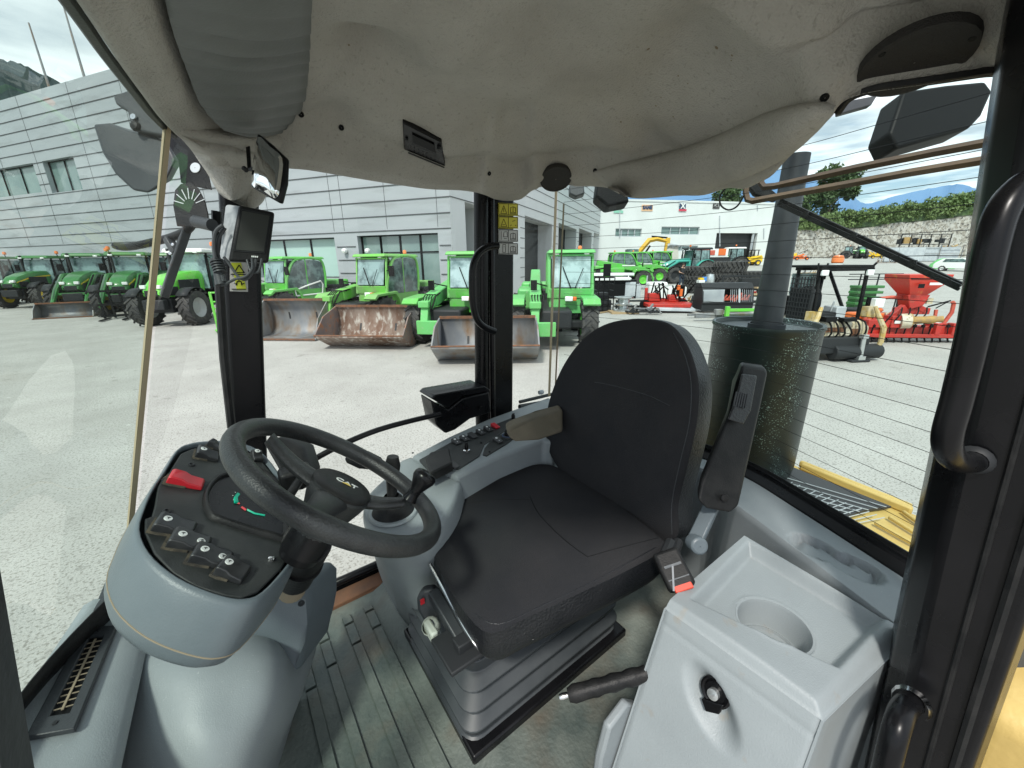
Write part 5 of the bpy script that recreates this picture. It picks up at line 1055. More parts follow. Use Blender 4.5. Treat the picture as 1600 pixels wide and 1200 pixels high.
FEAT = [(hz(985, 283, 2.32), .09, .07, -.022), (hz(1075, 272, 2.32), .10, .07, -.024), (hz(1165, 245, 2.33), .09, .06, -.024), (hz(585, 150), .075, .06, .055), (hz(530, 190), .05, .05, .03), (hz(700, 150), .06, .05, -.025),
        (hz(800, 225), .12, .07, .018), (hz(900, 235), .12, .07, .018), (hz(1010, 215), .08, .06, .03), (hz(860, 130), .10, .10, .04), (hz(1090, 130), .10, .09, .03), (hz(1240, 150), .05, .05, -.018), (hz(1320, 30), .06, .06, .03), (hz(440, 235, 2.36), .05, .05, -.01), (hz(770, 60), .10, .08, .03)]
def ellrec(x, y, c, rx, ry, th, dep, e=.25):
    dx, dy = x-c.x, y-c.y; u, v = (dx*math.cos(th)+dy*math.sin(th))/rx, (-dx*math.sin(th)+dy*math.cos(th))/ry; return dep*(1-sstep(1-e, 1+e, math.sqrt(u*u+v*v)))
for t in Ts:
    rg = []
    for p in E_:
        x = p.x+(ctr.x-p.x)*t; y = p.y+(ctr.y-p.y)*t; base = p.z+(2.335-p.z)*sstep(.0, .26, t); z = base+rise(t)
        z -= .02*math.exp(-(t/.02)**2)*0
        z += bump(x, y, .60, 1.12, .10, .10, -.03)              # radio corner
        for fc_, sx_, sy_, am in FEAT: z += bump(x, y, fc_.x, fc_.y, sx_, sy_, am)
        z += ellrec(x, y, spk1, .12, .085, -.4, .028)+ellrec(x, y, spk2, .07, .05, .6, .015)
        pass
        z += bump(x, y, .28, 1.0, .06, .18, .018, .5)
        z += noise.noise(V((x*3.1, y*3.1, 5)))*.004
        rg.append(V((x, y, z)))
    rings.append(rg)
mb = MB(); outer = [V((p.x+(p.x-ctr.x)*.03, p.y+(p.y-ctr.y)*.03, p.z+.03)) for p in E_]; outer2 = [V((p.x+(p.x-ctr.x)*.03, p.y+(p.y-ctr.y)*.03, 2.52)) for p in E_]
mb.loft([outer2, outer, [p+V((0, 0, .006))+(V((p.x-ctr.x, p.y-ctr.y, 0)))*.012 for p in E_]]+rings, caps=False); mb.f.append(tuple(range(len(mb.v)-len(E_), len(mb.v)))); mb.sm.append(True)
HL = cpart('headliner', mb, 'liner', 'moulded grey felt headliner with stains', smooth=True)
mb = MB(); mb.prism([V((p.x+(p.x-ctr.x)*.06, p.y+(p.y-ctr.y)*.06, 2.60)) for p in E_[::3]], (0, 0, .06)); cpart('roof', mb, 'hoodyel', bevel=.02)
mb = MB(); q = [p+V((p.x-ctr.x, p.y-ctr.y, 0))*.03+V((0, 0, .012)) for p in E_]; mb.tube(q[:45], .007, 6); mb.tube(q[170:215], .007, 6); cpart('roof_seal', mb, 'bplast')
tw = []
for (x0, x1, y_, d0, k) in ((262, 446, 196, -.012, 0), (280, 440, 215, -.02, 0), (298, 430, 235, -.03, 0), (312, 416, 255, 1.235, 1), (324, 400, 272, 1.235, 1), (333, 391, 288, 1.235, 1), (341, 384, 301, 1.24, 1), (350, 376, 309, 1.25, 1)):
    row = []
    for j in range(11):
        u = j/10; x = x0+(x1-x0)*u; yy = y_+(x-366)*.02-4*math.sin(math.pi*u)*(0 if k == 0 else -1)
        q = aY(x, yy, 1.235); Dm = (q-CAM).dot(fw)
        if k == 0: Dm = min(Dm, (on(x, yy, HL)[0]-CAM).dot(fw)+(.03 if y_ == 196 else .0)-.0)
        row.append(aD(x, yy, Dm-.034*math.sin(math.pi*u)**.7*(.35 if y_ == 196 else 1)))
    tw.append(row)
tcol = [cat_([r[j] for r in tw], 5, False) for j in range(11)]; trow = [[c_[i] for c_ in tcol] for i in range(len(tcol[0]))]
mb = MB(); mb.loft([r+[p+fw*.07+V((0, 0, .01)) for p in r[::-1]] for r in trow]); cpart('post_cover', mb, 'liner', 'grey felt covered moulding running down onto the front post', auto=75)
# parts set into the liner
def disc_on(px, py, r, n_, name, mt, label=None, parent=None, h=.004, sy=1, push=0, seg=28):
    c, nn = on(px, py, HL); ns_ = [on(px+a_, py+b_, HL)[1] for a_, b_ in ((-22, 0), (22, 4), (0, -12), (0, 6), (0, 0))] if r > .02 else [nn]; ns_ = [q if q.dot(CAM-c) > 0 else -q for q in ns_]; nn = sum(ns_, V())/len(ns_); nn = V(n_) if n_ is not None else nn; nn = nn if nn.dot(CAM-c) > 0 else -nn; nn.normalize()
    mb = MB(); mb.lathe([(.001, h*.6), (r*.9, h*.6), (r, h), (r*1.06, h*.8), (r*1.08, -.01)], c+nn*push, nn, seg); return cpart(name, mb, mt, label, parent), c, nn
for (px, py, r, nv, lb) in ((1430, 86, .062, (-.30, -.18, -.93), 'round dark speaker grille by the rear door post'), (868, 275, .050, None, 'round dark speaker grille above the middle post')):
    o, c, nn = disc_on(px, py, r, nv, 'speaker', 'spk', lb, push=.010 if px > 1000 else .012)
    x = nn.cross(V((0, 0, 1))).normalized(); y = x.cross(nn)
    for k in (.5, 2.6, 4.1): mb = MB(); mb.lathe([(.006, .002), (.004, .006), (.001, .006)], c+nn*.008+(x*math.cos(k)+y*math.sin(k))*r*.92, nn, 10); cpart('screw', mb, 'blackm', None, o)
    mb = MB(); b = c+nn*.011+x*r*-.1-y*r*.12; mb.bar(b-x*r*.42, b+x*r*.42, .0035, .001, upv=nn); cpart('badge', mb, 'tan', None, o)
for px, py in ((1288, 152), (533, 199), (764, 271), (930, 266), (470, 178)): disc_on(px, py, .006, None, 'liner_plug', 'blackm', push=.001, h=.003, seg=10)
rn = random.Random(11); mb = MB()
for px, py, r in ((1120, 74, 2.4), (1144, 86, 1.5), (1060, 118, 1.2), (1025, 165, 1.3), (970, 190, 1.4), (1052, 182, 1.2), (1013, 76, 2), (545, 70, 1.2), (900, 230, 1.2), (1143, 94, 1), (1033, 152, 1), (996, 178, .9), (1075, 130, .9)):
    c, nn = on(px, py, HL); nn = nn if nn.dot(CAM-c) > 0 else -nn; mb.lathe([(.0016*r, .0008), (.0008*r, .0012), (.0001, .0012)], c, nn, 6)
cpart('liner_spot', mb, 'tan2')
# crease of the rear duct moulding
lc_ = cat_([V((a, b, 0)) for a, b in ((925, 268), (962, 256), (1000, 247), (1070, 229), (1130, 206), (1190, 178), (1240, 163), (1290, 158))], 5, False); lb_ = cat_([V((a, b, 0)) for a, b in ((950, 294), (985, 309), (1030, 308), (1100, 296), (1170, 276), (1240, 239), (1288, 194), (1312, 168))], 5, False)
rows = []
for k, (u, h) in enumerate(((0, .004), (.03, -.014), (.10, -.030), (.25, -.042), (.5, -.048), (.75, -.044), (.92, -.034), (1.0, -.022), (1.0, .03))):
    row = []
    for i, (p, q) in enumerate(zip(lc_, lb_)):
        m_ = p.lerp(q, min(u, .97)); D_ = (on(m_.x, m_.y, HL)[0]-CAM).dot(fw); e_ = math.sin(math.pi*i/(len(lc_)-1))**.5; w_ = p.lerp(q, u)
        row.append(aD(w_.x, w_.y, D_+h*(e_ if h < 0 else 1)))
    rows.append(row)
mb = MB(); mb.grid(rows); cpart('duct_moulding', mb, 'liner', 'bulging felt moulding of the headliner above the rear window', smooth=True)
# radio
_d = [(on(x, y, HL)[0]-CAM).dot(fw) for x, y in ((629, 190), (690, 221), (696, 260), (631, 233))]; _m0 = min(_d); print('radio', _d)
R0 = [aD(x, y, d-.008) for (x, y), d in zip(((629, 190), (690, 221), (696, 260), (631, 233)), _d)]
rn_ = (R0[1]-R0[0]).cross(R0[3]-R0[0]).normalized(); rn_ = rn_ if rn_.dot(CAM-R0[0]) > 0 else -rn_
def RPn(u, v, o=0): return R0[0].lerp(R0[1], u).lerp(R0[3].lerp(R0[2], u), v)+rn_*o
mb = MB(); mb.prism([p-rn_*.06 for p in R0], rn_*.062); ra = cpart('radio', mb, 'bgloss', 'black car radio set into the headliner', bevel=.003)
mb = MB(); mb.prism([RPn(.22, .2, .004), RPn(.78, .2, .004), RPn(.78, .5, .004), RPn(.22, .5, .004)], rn_*.002); cpart('display', mb, 'blackm', None, ra)
mb = MB(); mb.bar(RPn(.2, .56, .006), RPn(.8, .56, .006), .003, .001, upv=rn_); mb.bar(RPn(.1, .98, .006), RPn(.97, .98, .006), .004, .002, upv=rn_)
for k in range(6): a = RPn(.25+k*.1, .78, .006); mb.lathe([(.002, 0), (.0015, .002)], a, rn_, 6)
cpart('trim', mb, 'dark', None, ra)
mb = MB(); mb.lathe([(.006, .003), (.005, .010), (.001, .010)], RPn(.9, .25, 0), rn_, 12); cpart('knob', mb, 'dark', None, ra); mb = MB(); mb.lathe([(.004, .003), (.004, .008), (.001, .008)], RPn(.08, .5, 0), rn_, 10); cpart('knob', mb, 'dark', None, ra)
# sun visor roll
_s = [(x, y) for x in range(262, 490, 38) for y in range(-55, 200, 30)]; _D = np.array([(on(x, y, HL)[0]-CAM).dot(fw) for x, y in _s]); _A = np.array([(1, x, y, y*y, x*y) for x, y in _s], float)
_c = np.linalg.lstsq(_A, _D, rcond=None)[0]; _off = float(min(_D-_A @ _c))-.012
def visD(x, y): return float(np.dot(_c, (1, x, y, y*y, x*y)))+_off
vr = []
for k, (a, b, dz) in enumerate((((250, -60, .66), (492, -60, .80), 0), ((257, -5, .70), (488, -5, .84), 0), ((272, 55, .78), (485, 60, .92), 0), ((292, 110, .87), (482, 110, 1.0), 0), ((312, 160, .96), (475, 160, 1.08), 0), ((335, 190, 1.02), (455, 192, 1.12), 0), ((350, 203, 1.06), (440, 205, 1.15), 0))):
    row = []
    for j in range(13):
        u = j/12; vx, vy = a[0]+(b[0]-a[0])*u, a[1]+(b[1]-a[1])*u+8*math.sin(math.pi*u); Dq = visD(vx, vy)-.004-.030*math.sin(math.pi*u)**.6*(1 if k < 6 else .5); P_ = aD(vx, vy, Dq); row.append(P_)
    vr.append(row)
# smooth along its length and add the pleats
cols = [cat_([vr[i][j] for i in range(7)], 16, False) for j in range(13)]; rows = [[cols[j][i] for j in range(13)] for i in range(len(cols[0]))]
for i, r in enumerate(rows):
    for j, p in enumerate(r):
        ph = i*.42+.7*math.sin(j*.35+i*.06)+.5*math.sin(i*.13); p.z -= .012*(abs(math.sin(ph))**.55-.6)*sstep(4, 30, i)*(.35+.65*sstep(1, 5, j))*(.75+.25*math.sin(i*.21))
mb = MB(); mb.grid(rows); back = [[p+V((0, 0, .03)) for p in r] for r in rows]
mb = MB(); mb.loft([r+[p+V((0, 0, .028)) for p in r[::-1]] for r in rows]); cpart('sun_visor', mb, 'visor', 'dark grey pleated sun visor under the headliner', auto=80)
# ---------------------------------------------------------------- inside mirror, monitor, bracket
m4 = [aD(x, y, d) for x, y, d in ((403, 208, .80), (446, 246, .785), (436, 317, .785), (392, 292, .81))]
mn = (m4[1]-m4[0]).cross(m4[3]-m4[0]).normalized(); mn = mn if mn.dot(CAM-m4[0]) > 0 else -mn
o4 = cat_([m4[0], (m4[0]+m4[1])/2+V((0, 0, .002)), m4[1], (m4[1]+m4[2])/2+(m4[1]-m4[0])*.08, m4[2], (m4[2]+m4[3])/2, m4[3], (m4[0]+m4[3])/2-(m4[1]-m4[0])*.04], 1)
mb = MB(); mb.prism([p-mn*.012 for p in o4], mn*.014); mi = cpart('inside_mirror', mb, 'bgloss', 'small convex rear view mirror hanging by the front post', bevel=.004)
c = sum(o4, V())/len(o4); mb = MB(); rr = []
o5 = cat_(o4, 3)
for s, h in ((.88, .003), (.6, .007), (.3, .009), (.05, .0095)): rr.append([c+(p-c)*s+mn*h for p in o5])
mb.loft(rr, caps=True); cpart('mirror_glass', mb, 'mirror', None, mi, smooth=True)
mb = MB(); mb.bar(aD(386, 203, .85), aD(390, 266, .83), .007, .005); mb.bar(aD(390, 266, .83), aD(400, 262, .82), .006, .005); mb.lathe([(.005, 0), (.005, .008), (.001, .010)], aD(385, 266, .82), -fw, 10); cpart('mirror_arm', mb, 'bplast')
def aM(x, y, d): return aD(x, y, d*.88)
# monitor: an added camera screen on its own bracket
MO = thing('camera_monitor', 'square black camera monitor in a scratched grey casing, hung by cables on the front post', 'monitor', aM(385, 370, .98), local=False)
q4 = [aM(x, y, d) for x, y, d in ((373, 322, .985), (429, 333, 1.03), (419, 412, 1.02), (357, 409, .975))]
qn = (q4[1]-q4[0]).cross(q4[3]-q4[0]).normalized(); qn = qn if qn.dot(CAM-q4[0]) > 0 else -qn; qn2 = (qn*.8+V((.35, -.1, 0))).normalized()
def QP(u, v, o=0): return q4[0].lerp(q4[1], u).lerp(q4[3].lerp(q4[2], u), v)+qn*o
mb = MB(); mb.prism([p-qn*.002 for p in q4], qn*.012); build('bezel', mb, 'bplast', MO, bevel=.006, seg=3)
bk4 = [aM(x, y, d) for x, y, d in ((351, 319, 1.01), (405, 326, 1.07), (398, 402, 1.07), (341, 404, 1.005))]
mb = MB(); mb.loft([bk4, [QP(-.01, -.01, -.002), QP(1.0, .0, -.002), QP(1, 1, -.002), QP(-.01, 1.01, -.002)]], smooth=False); build('casing', mb, 'casing', MO, bevel=.006, seg=3)
mb = MB(); mb.prism([QP(.12, .1, .0105), QP(.86, .1, .0105), QP(.84, .8, .0105), QP(.12, .8, .0105)], qn*.0006); build('screen', mb, 'screen', MO)
mb = MB(); a, b, c_, d_ = QP(.1, .08, .0105), QP(.88, .08, .0105), QP(.86, .82, .0105), QP(.1, .82, .0105)
for p, q in ((a, b), (b, c_), (c_, d_), (d_, a)): mb.bar(p, q, .0015, .002, upv=qn)
mb.bar(QP(.92, .1, .011), QP(.9, .8, .011), .001, .001, upv=qn); build('screen_frame', mb, 'dark', MO)
mb = MB(); [mb.bar(QP(u, .90, .0112), QP(u+.035, .905, .0112), .0035, .0003, upv=qn) for u in (.54, .585, .63, .675)]; build('brand_mark', mb, 'iconw', MO)
mb = MB(); W0 = [aM(x, y, .96) for x, y in ((348, 352), (337, 362), (334, 385), (338, 408), (345, 425), (350, 440))]; mb.tube(cat_(W0, 4, False), .004, 8); W1_ = [aM(x, y, .97) for x, y in ((352, 356), (342, 372), (340, 392), (344, 412))]; mb.tube(cat_(W1_, 4, False), .0035, 8)
mb.tube([aM(336, 404, .96), aM(346, 445, .965)], [.008, .011], 12)
for k in range(5): mb.tube([aM(338+k*1.5, 408+k*4, .96), aM(338.6+k*1.5, 410+k*4, .96)], .0125, 12)
mb.tube(cat_([aM(x, y, .97) for x, y in ((350, 402), (358, 412), (372, 432), (382, 437), (392, 430), (398, 416), (400, 405))], 4, False), .003, 8); mb.tube(cat_([aM(x, y, .965) for x, y in ((346, 446), (352, 444), (368, 436), (384, 432), (394, 420), (394, 404))], 4, False), .003, 8); mb.tube(cat_([aM(x, y, .975) for x, y in ((386, 406), (392, 424), (404, 424), (409, 404))], 4, False), .0025, 8)
build('cable', mb, 'dgrey', MO)
mb = MB(); mb.cyl(aM(306, 346, .99), aM(332, 352, .97), .013, n=16); mb.cyl(aM(330, 352, 1.03), aM(350, 362, 1.0), .006, n=10); build('bracket_arm', mb, 'dgrey', MO)
# round slotted plate behind it
fc = aM(299, 322, 1.0); fx = (aM(310, 322, 1.0)-fc).normalized(); fy = (aM(297, 300, 1.0)-fc).normalized(); fn = fx.cross(fy).normalized()
outl = [(-24, 32), (-27, 0), (-22, -24), (-12, -34), (2, -36), (14, -28), (22, -10), (26, 12), (25, 36), (14, 36), (-6, 33)]
sc = 1.0*.88/FPX; mb = MB(); mb.prism([fc+fx*x*sc-fy*y*sc for x, y in outl], fn*.003); pb = build('slotted_plate', mb, 'bplast', MO, bevel=.001)
mb = MB()
for a in (115, 92, 68, 45, 20, 140, 165): a = rad(a); mb.bar(fc+(fx*math.cos(a)*10+fy*math.sin(a)*10)*sc-fw*.004, fc+(fx*math.cos(a)*25+fy*math.sin(a)*27)*sc-fw*.004, .0018, .0006, upv=fn)
build('slot', mb, 'lightgrey', pb)
# ---------------------------------------------------------------- outside lamps and arms at the front
def slab(name, pts, D, th, mt, label=None, bevel=.006, dD=None):
    P_ = [aD(x, y, D+(dD[i] if dD else 0)) for i, (x, y) in enumerate(pts)]; mb = MB(); mb.prism(P_, fw*th); return cpart(name, mb, mt, label, bevel=bevel, seg=3)
wl = cpart('work_lamp', (lambda m: (m.loft([[aD(x, y, 1.28) for x, y in ((146, 194), (172, 192), (200, 204), (236, 212), (262, 222), (275, 250), (258, 285), (232, 302), (208, 298), (180, 272), (160, 238))], [aD(x, y, 1.36) for x, y in ((150, 200), (174, 196), (202, 202), (240, 206), (270, 220), (285, 250), (268, 282), (240, 298), (214, 292), (188, 268), (166, 238))], [aD(x, y, 1.46) for x, y in ((190, 215), (200, 212), (220, 214), (240, 216), (262, 226), (268, 246), (258, 268), (240, 280), (222, 276), (206, 260), (195, 238))]], smooth=False), m)[1])(MB()), 'dgrey', 'black work lamp shell outside the windscreen corner', bevel=.008, seg=3)
slab('lamp_bracket', ((176, 150), (200, 140), (226, 136), (246, 165), (262, 188), (256, 212), (222, 205), (204, 200), (198, 172), (180, 162)), 1.26, .03, 'dgrey')
mb = MB(); mb.lathe([(.001, .004), (.009, .004), (.010, 0)], aD(209, 183, 1.255), -fw, 14); cpart('bolt', mb, 'chrome'); mb = MB(); mb.lathe([(.001, .012), (.012, .010), (.016, 0)], aD(213, 198, 1.26), -fw, 14); cpart('bolt', mb, 'bplast')
slab('lamp_bracket', ((266, 206), (290, 212), (318, 240), (330, 296), (300, 290), (282, 285), (278, 250), (262, 225)), 1.20, .006, 'bgloss', bevel=.002)
mb = MB(); mb.lathe([(.001, .001), (.015, .001), (.016, 0)], aD(305, 262, 1.198), -fw, 18); cpart('bracket_hole', mb, 'alu')
mb = MB(); mb.tube(cat_([aD(x, y, d) for x, y, d in ((181, 384, 1.75), (200, 386, 1.72), (240, 378, 1.68), (270, 370, 1.64), (292, 360, 1.6), (300, 350, 1.58))], 4, False), .016, 10); cpart('mirror_arm', mb, 'bplast')
mb = MB(); mb.bar(aD(294, 352, 1.6), aD(257, 462, 1.68), .045, .03, upv=(1, 0, 0)); mb.bar(aD(262, 372, 1.64), aD(276, 396, 1.64), .03, .03); cpart('mirror_bracket', mb, 'dgrey', bevel=.004)
for x, y in ((270, 382), (266, 396)): mb = MB(); mb.lathe([(.001, .004), (.006, .003), (.007, 0)], aD(x, y, 1.6), -fw, 10); cpart('bolt', mb, 'chrome')
# ---------------------------------------------------------------- outside at the rear
mb = MB(); mx_, my_ = 1.76, .655; Rm = .19
mb.lathe([(.001, 1.845), (Rm*.93, 1.845), (Rm*.96, 1.86), (Rm*1.02, 1.862), (Rm*1.03, 1.85), (Rm, 1.842), (Rm, 1.28), (Rm*.97, 1.24)], (mx_, my_, 0), (0, 0, 1), 48); cpart('silencer', mb, 'muffler', 'black exhaust silencer drum with flaking paint', auto=50)
pb0 = V((mx_-.05, my_-.02, 1.84)); pt1 = aX(1228, 340, 1.72); pt2 = aX(1250, 290, 1.76); pt3 = aX(1282, 262, 1.86)
mb = MB(); pt4 = pb0+(pt1-pb0)*1.5; mb.tube([pb0, pt1, pt4], [.052, .042, .040], 24); mb.lathe([(.064, 0), (.064, .02), (.058, .02)], pb0+V((0, 0, .005)), (0, 0, 1), 24); cpart('exhaust_pipe', mb, 'pipe', 'dark exhaust pipe rising from the silencer')
h0 = aZ(1250, 727, 1.22); h1 = aZ(1425, 797, 1.22); mb = MB(); H_ = 1.2
hp_ = [aZ(x, y, 1.22) for x, y in ((1130, 679), (1250, 727), (1425, 798))]; hp_ = [hp_[0]+(hp_[0]-hp_[1])*1.5]+hp_+[hp_[2]+(hp_[2]-hp_[1])*.6]
mb.prism([V((p.x, p.y, .7)) for p in hp_]+[V((1.32, -.05, .7)), V((1.40, 1.25, .7))], (0, 0, .52)); cpart('bonnet', mb, 'hoodyel', 'yellow rear bonnet under the rear window', bevel=.03, seg=4)
mb = MB(); a, b, c_, d_ = aZ(1120, 700, 1.232), aZ(1392, 797, 1.232), aZ(1300, 812, 1.232), aZ(1100, 770, 1.232); mb.prism([aZ(x, y, 1.232) for x, y in ((1100, 700), (1240, 733), (1392, 794), (1350, 800), (1315, 812), (1180, 760), (1090, 750))], (0, 0, .008)); gr = cpart('bonnet_grille', mb, 'grille', 'black mesh grille in the bonnet')
mb = MB()
for k in range(22):
    a = aZ(1130+k*12, 712+k*4.6, 1.2415); b = aZ(1100+k*10.5, 750+k*3.4, 1.2415); mb.bar(a, b, .0025, .002)
for k in range(7): a = aZ(1110-k*3, 712+k*7, 1.243); b = aZ(1385-k*14, 792+k*2.4, 1.243); mb.bar(a, b, .003, .002)
cpart('mesh', mb, 'lightgrey', None, gr)
mb = MB()
for (x0, y0, x1, y1) in ((1252, 728, 1425, 799), (1250, 724, 1424, 794)): mb.bar(aZ(x0, y0, 1.236), aZ(x1, y1, 1.236), .022, .03)
cpart('bonnet_edge', mb, 'hoodyel', bevel=.006)
mb = MB()
for k in range(4): mb.bar(aZ(1345+k*22, 826-k*9, 1.236), aZ(1425+k*8, 866-k*13, 1.236), .012, .012)
cpart('bonnet_rib', mb, 'hoodyel', bevel=.004)
# near side rear body (seen right of the post)
mb = MB(); mb.box((1.5, -.46, .95), (.95, .75, .7)); bb = cpart('rear_wing', mb, 'hoodyel', 'yellow rear wing right of the door post', bevel=.05, seg=4)
mb = MB(); 
for k in range(3): mb.bar((1.02, -.2-k*.06, 1.1), (1.02, -.24-k*.07, .7), .02, .012)
cpart('wing_rib', mb, 'hoodyel', None, bb)
slab('door_hinge', ((1545, 985), (1570, 992), (1640, 990), (1640, 1045), (1582, 1050), (1562, 1080), (1540, 1100)), .80, .02, 'dgrey', 'blue black hinge plate'); 
mb = MB(); mb.tube([aD(1548, 1095, .82), aD(1535, 1150, .82), aD(1520, 1230, .84)], .02, 10); cpart('door_stay', mb, 'bplast')
# rails, cable, wiper, lamps
mb = MB(); X_ = 1.42
mb.tube([aX(x, y, X_) for x, y in ((1168, 262), (1165, 300), (1168, 312), (1176, 314), (1300, 292), (1420, 270), (1600, 240))], .0095, 4); mb.tube([aX(x, y, X_+.05) for x, y in ((1188, 240), (1189, 286), (1194, 292), (1210, 291), (1340, 262), (1460, 238), (1600, 212))], .010, 4); cpart('roof_rail', mb, 'rail', 'rust brown rails across the top of the rear window')
mb = MB(); mb.tube(cat_([aX(x, y, 1.4) for x, y in ((1160, 287), (1140, 290), (1126, 304), (1126, 320), (1138, 328), (1152, 322), (1162, 306))], 4, False), .0028, 6); cpart('washer_hose', mb, 'blackm')
slab('wiper_motor', ((1166, 284), (1190, 282), (1222, 308), (1212, 314), (1180, 304)), 1.5, .02, 'bplast')
mb = MB(); w0, w1_ = aX(1216, 318, 1.42), aX(1500, 448, 1.28); ud = V((0, .0, .011)); mb.bar(w0, w1_, .005, .009); mb.bar(w0+ud+V((.015, 0, 0)), w1_+ud*.3+V((.015, 0, 0)), .008, .010); mb.bar(w0-ud*.35, w1_-ud*.55, .004, .006)
for t in (.2, .5, .8): p = w0.lerp(w1_, t); mb.bar(p-ud*.4, p+ud, .012, .012)
cpart('wiper', mb, 'bplast', 'black rear window wiper lying across the glass')
slab('rear_work_lamp', ((1412, 142), (1480, 132), (1540, 126), (1552, 142), (1535, 180), (1516, 200), (1402, 232), (1390, 208)), 1.35, .09, 'blackm', 'black rear work lamp by the door post', bevel=.01)
slab('rear_work_lamp', ((935, 275), (950, 270), (972, 271), (984, 315), (950, 322), (931, 306)), 1.75, .08, 'blackm', 'black rear work lamp beyond the middle post', bevel=.01)
slab('number_lamp', ((890, 288), (912, 284), (914, 302), (900, 307), (890, 302)), 1.85, .04, 'dgrey', bevel=.006)
slab('roof_bracket', ((1310, 160), (1372, 148), (1362, 164), (1312, 178)), 1.3, .02, 'dgrey', bevel=.004)
# ---------------------------------------------------------------- right hand console (far side)
def zslab(name, pts, z, zb, mt, label=None, bevel=.012, parent=None, seg=4, sm=0):
    P_ = [aZ(x, y, z) for x, y in pts]; P_ = cat_(P_, sm) if sm else P_; mb = MB(); mb.prism([V((p.x, p.y, zb)) for p in P_], (0, 0, z-zb)); return cpart(name, mb, mt, label, parent, bevel=bevel, seg=seg)
CO = zslab('side_console', ((642, 712), (700, 682), (760, 655), (812, 636), (858, 620), (880, 640), (866, 690), (849, 688), (780, 713), (713, 745)), 1.50, .93, 'pgrey', 'grey switch console along the far side of the seat')
ja = cat_([aZ(x, y, 1.485) for x, y in ((566, 800), (572, 775), (598, 748), (641, 712), (713, 744), (716, 765), (700, 800), (665, 835), (600, 845), (575, 830))], 4); jb = cat_([aZ(x, y, .92) for x, y in ((590, 885), (592, 870), (610, 850), (650, 830), (740, 860), (760, 930), (745, 965), (680, 1005), (635, 975), (605, 925))], 4)
mb = MB(); jc = sum(ja, V())/len(ja); mb.loft([[jc+(p-jc)*.05 for p in ja], [jc+(p-jc)*.9 for p in ja], [jc+(p-jc)*.97+V((0, 0, -.004)) for p in ja], [p+V((0, 0, -.02)) for p in ja], [p.lerp(q, .15) for p, q in zip(ja, jb)], [p.lerp(q, .5) for p, q in zip(ja, jb)], jb]); cpart('joystick_console', mb, 'pgrey', 'rounded front end of the console holding the joystick', auto=75)
CF = zslab('console_panel', ((655, 718), (702, 692), (803, 651), (812, 657), (775, 682), (757, 694), (749, 712), (716, 733), (700, 727), (674, 738)), 1.504, 1.495, 'face', bevel=.002)
zslab('console_panel', ((757, 700), (768, 686), (806, 667), (815, 676), (790, 694), (760, 712), (754, 710)), 1.504, 1.495, 'face', bevel=.002)
def rocker(px, py, z, mt='switch', icon=True, w=.021, l=.036, dirv=None, h=.009, parent=None, tilt=.25):
    c = aZ(px, py, z); d = dirv or (aZ(860, 650, z)-aZ(700, 710, z)); d = V((d.x, d.y, 0)).normalized(); s = V((-d.y, d.x, 0))
    mb = MB(); p = [c-d*w/2-s*l/2, c+d*w/2-s*l/2, c+d*w/2+s*l/2, c-d*w/2+s*l/2]; u = V((0, 0, 1)); hh = [h*.6, h*.6, h*1.4, h*1.4]
    mb.add(p+[q*1+u*k for q, k in zip(p, hh)], [(3, 2, 1, 0), (4, 5, 6, 7), (0, 1, 5, 4), (1, 2, 6, 5), (2, 3, 7, 6), (3, 0, 4, 7)]); o = cpart('rocker_switch', mb, mt, None, parent or WL, bevel=.0015)
    if icon:
        mb = MB(); mb.lathe([(.001, .0006), (.0042, .0006), (.0042, 0)], c+u*h*1.25+s*l*.22, u+s*-.3, 10); mb.bar(c+u*h*.95-s*l*.2-d*.001, c+u*h*.85-s*l*.3-d*.001, .0015, .001); cpart('symbol', mb, 'iconw', None, o)
    return o
for i, (x, y) in enumerate(((713, 692), (726, 687), (738.5, 682.5), (751, 677), (763, 672))): rocker(x, y, 1.505, icon=i != 2)
rocker(774, 667.5, 1.505, 'redsw', False, w=.019); rocker(778, 690, 1.505); rocker(709, 729, 1.505, icon=False)
for x, y, mt_, r in ((729, 705, 'chrome', .010), (802, 657, 'bplast', .011), (793, 683, 'bplast', .016)):
    c = aZ(x, y, 1.505); mb = MB(); mb.lathe([(r*1.2, 0), (r*1.15, .006), (r*.8, .008)], c, (0, 0, 1), 20); k = cpart('knob', mb, 'chrome' if mt_ == 'chrome' else 'dgrey'); mb = MB(); mb.lathe([(r*.6, .006), (r*.7, .02), (r*.5, .026), (.0005, .027)], c, (0, 0, 1), 14); mb.bar(c+V((0, 0, .028))-V((r*.5, 0, 0)), c+V((0, 0, .028))+V((r*.5, 0, 0)), .003, .004); cpart('grip', mb, 'bgloss', None, k)
    if x == 793: mb = MB(); mb.lathe([(r*1.25, .0078), (r*1.0, .0085)], c, (0, 0, 1), 24); cpart('dial_ring', mb, 'sb', None, k)
lv = [aZ(x, y, 1.54) for x, y in ((664, 716), (672, 706), (702, 700), (707, 722), (672, 739))]; mb = MB(); mb.prism([p-V((0, 0, .032)) for p in lv], (0, 0, .032)); cpart('parking_lever', mb, 'bplast', 'boxy black lever head on the console', bevel=.005, seg=3)
mb = MB(); a = aZ(690, 738, 1.49); mb.bar(a, a+V((0, .01, .04)), .035, .012); cpart('lever_stem', mb, 'blackm')
for x, y in ((645, 708), (765, 706), (752, 692)): mb = MB(); mb.lathe([(.004, 0), (.0035, .002), (.0005, .002)], aZ(x, y, 1.505), (0, 0, 1), 10); cpart('screw', mb, 'blackm')
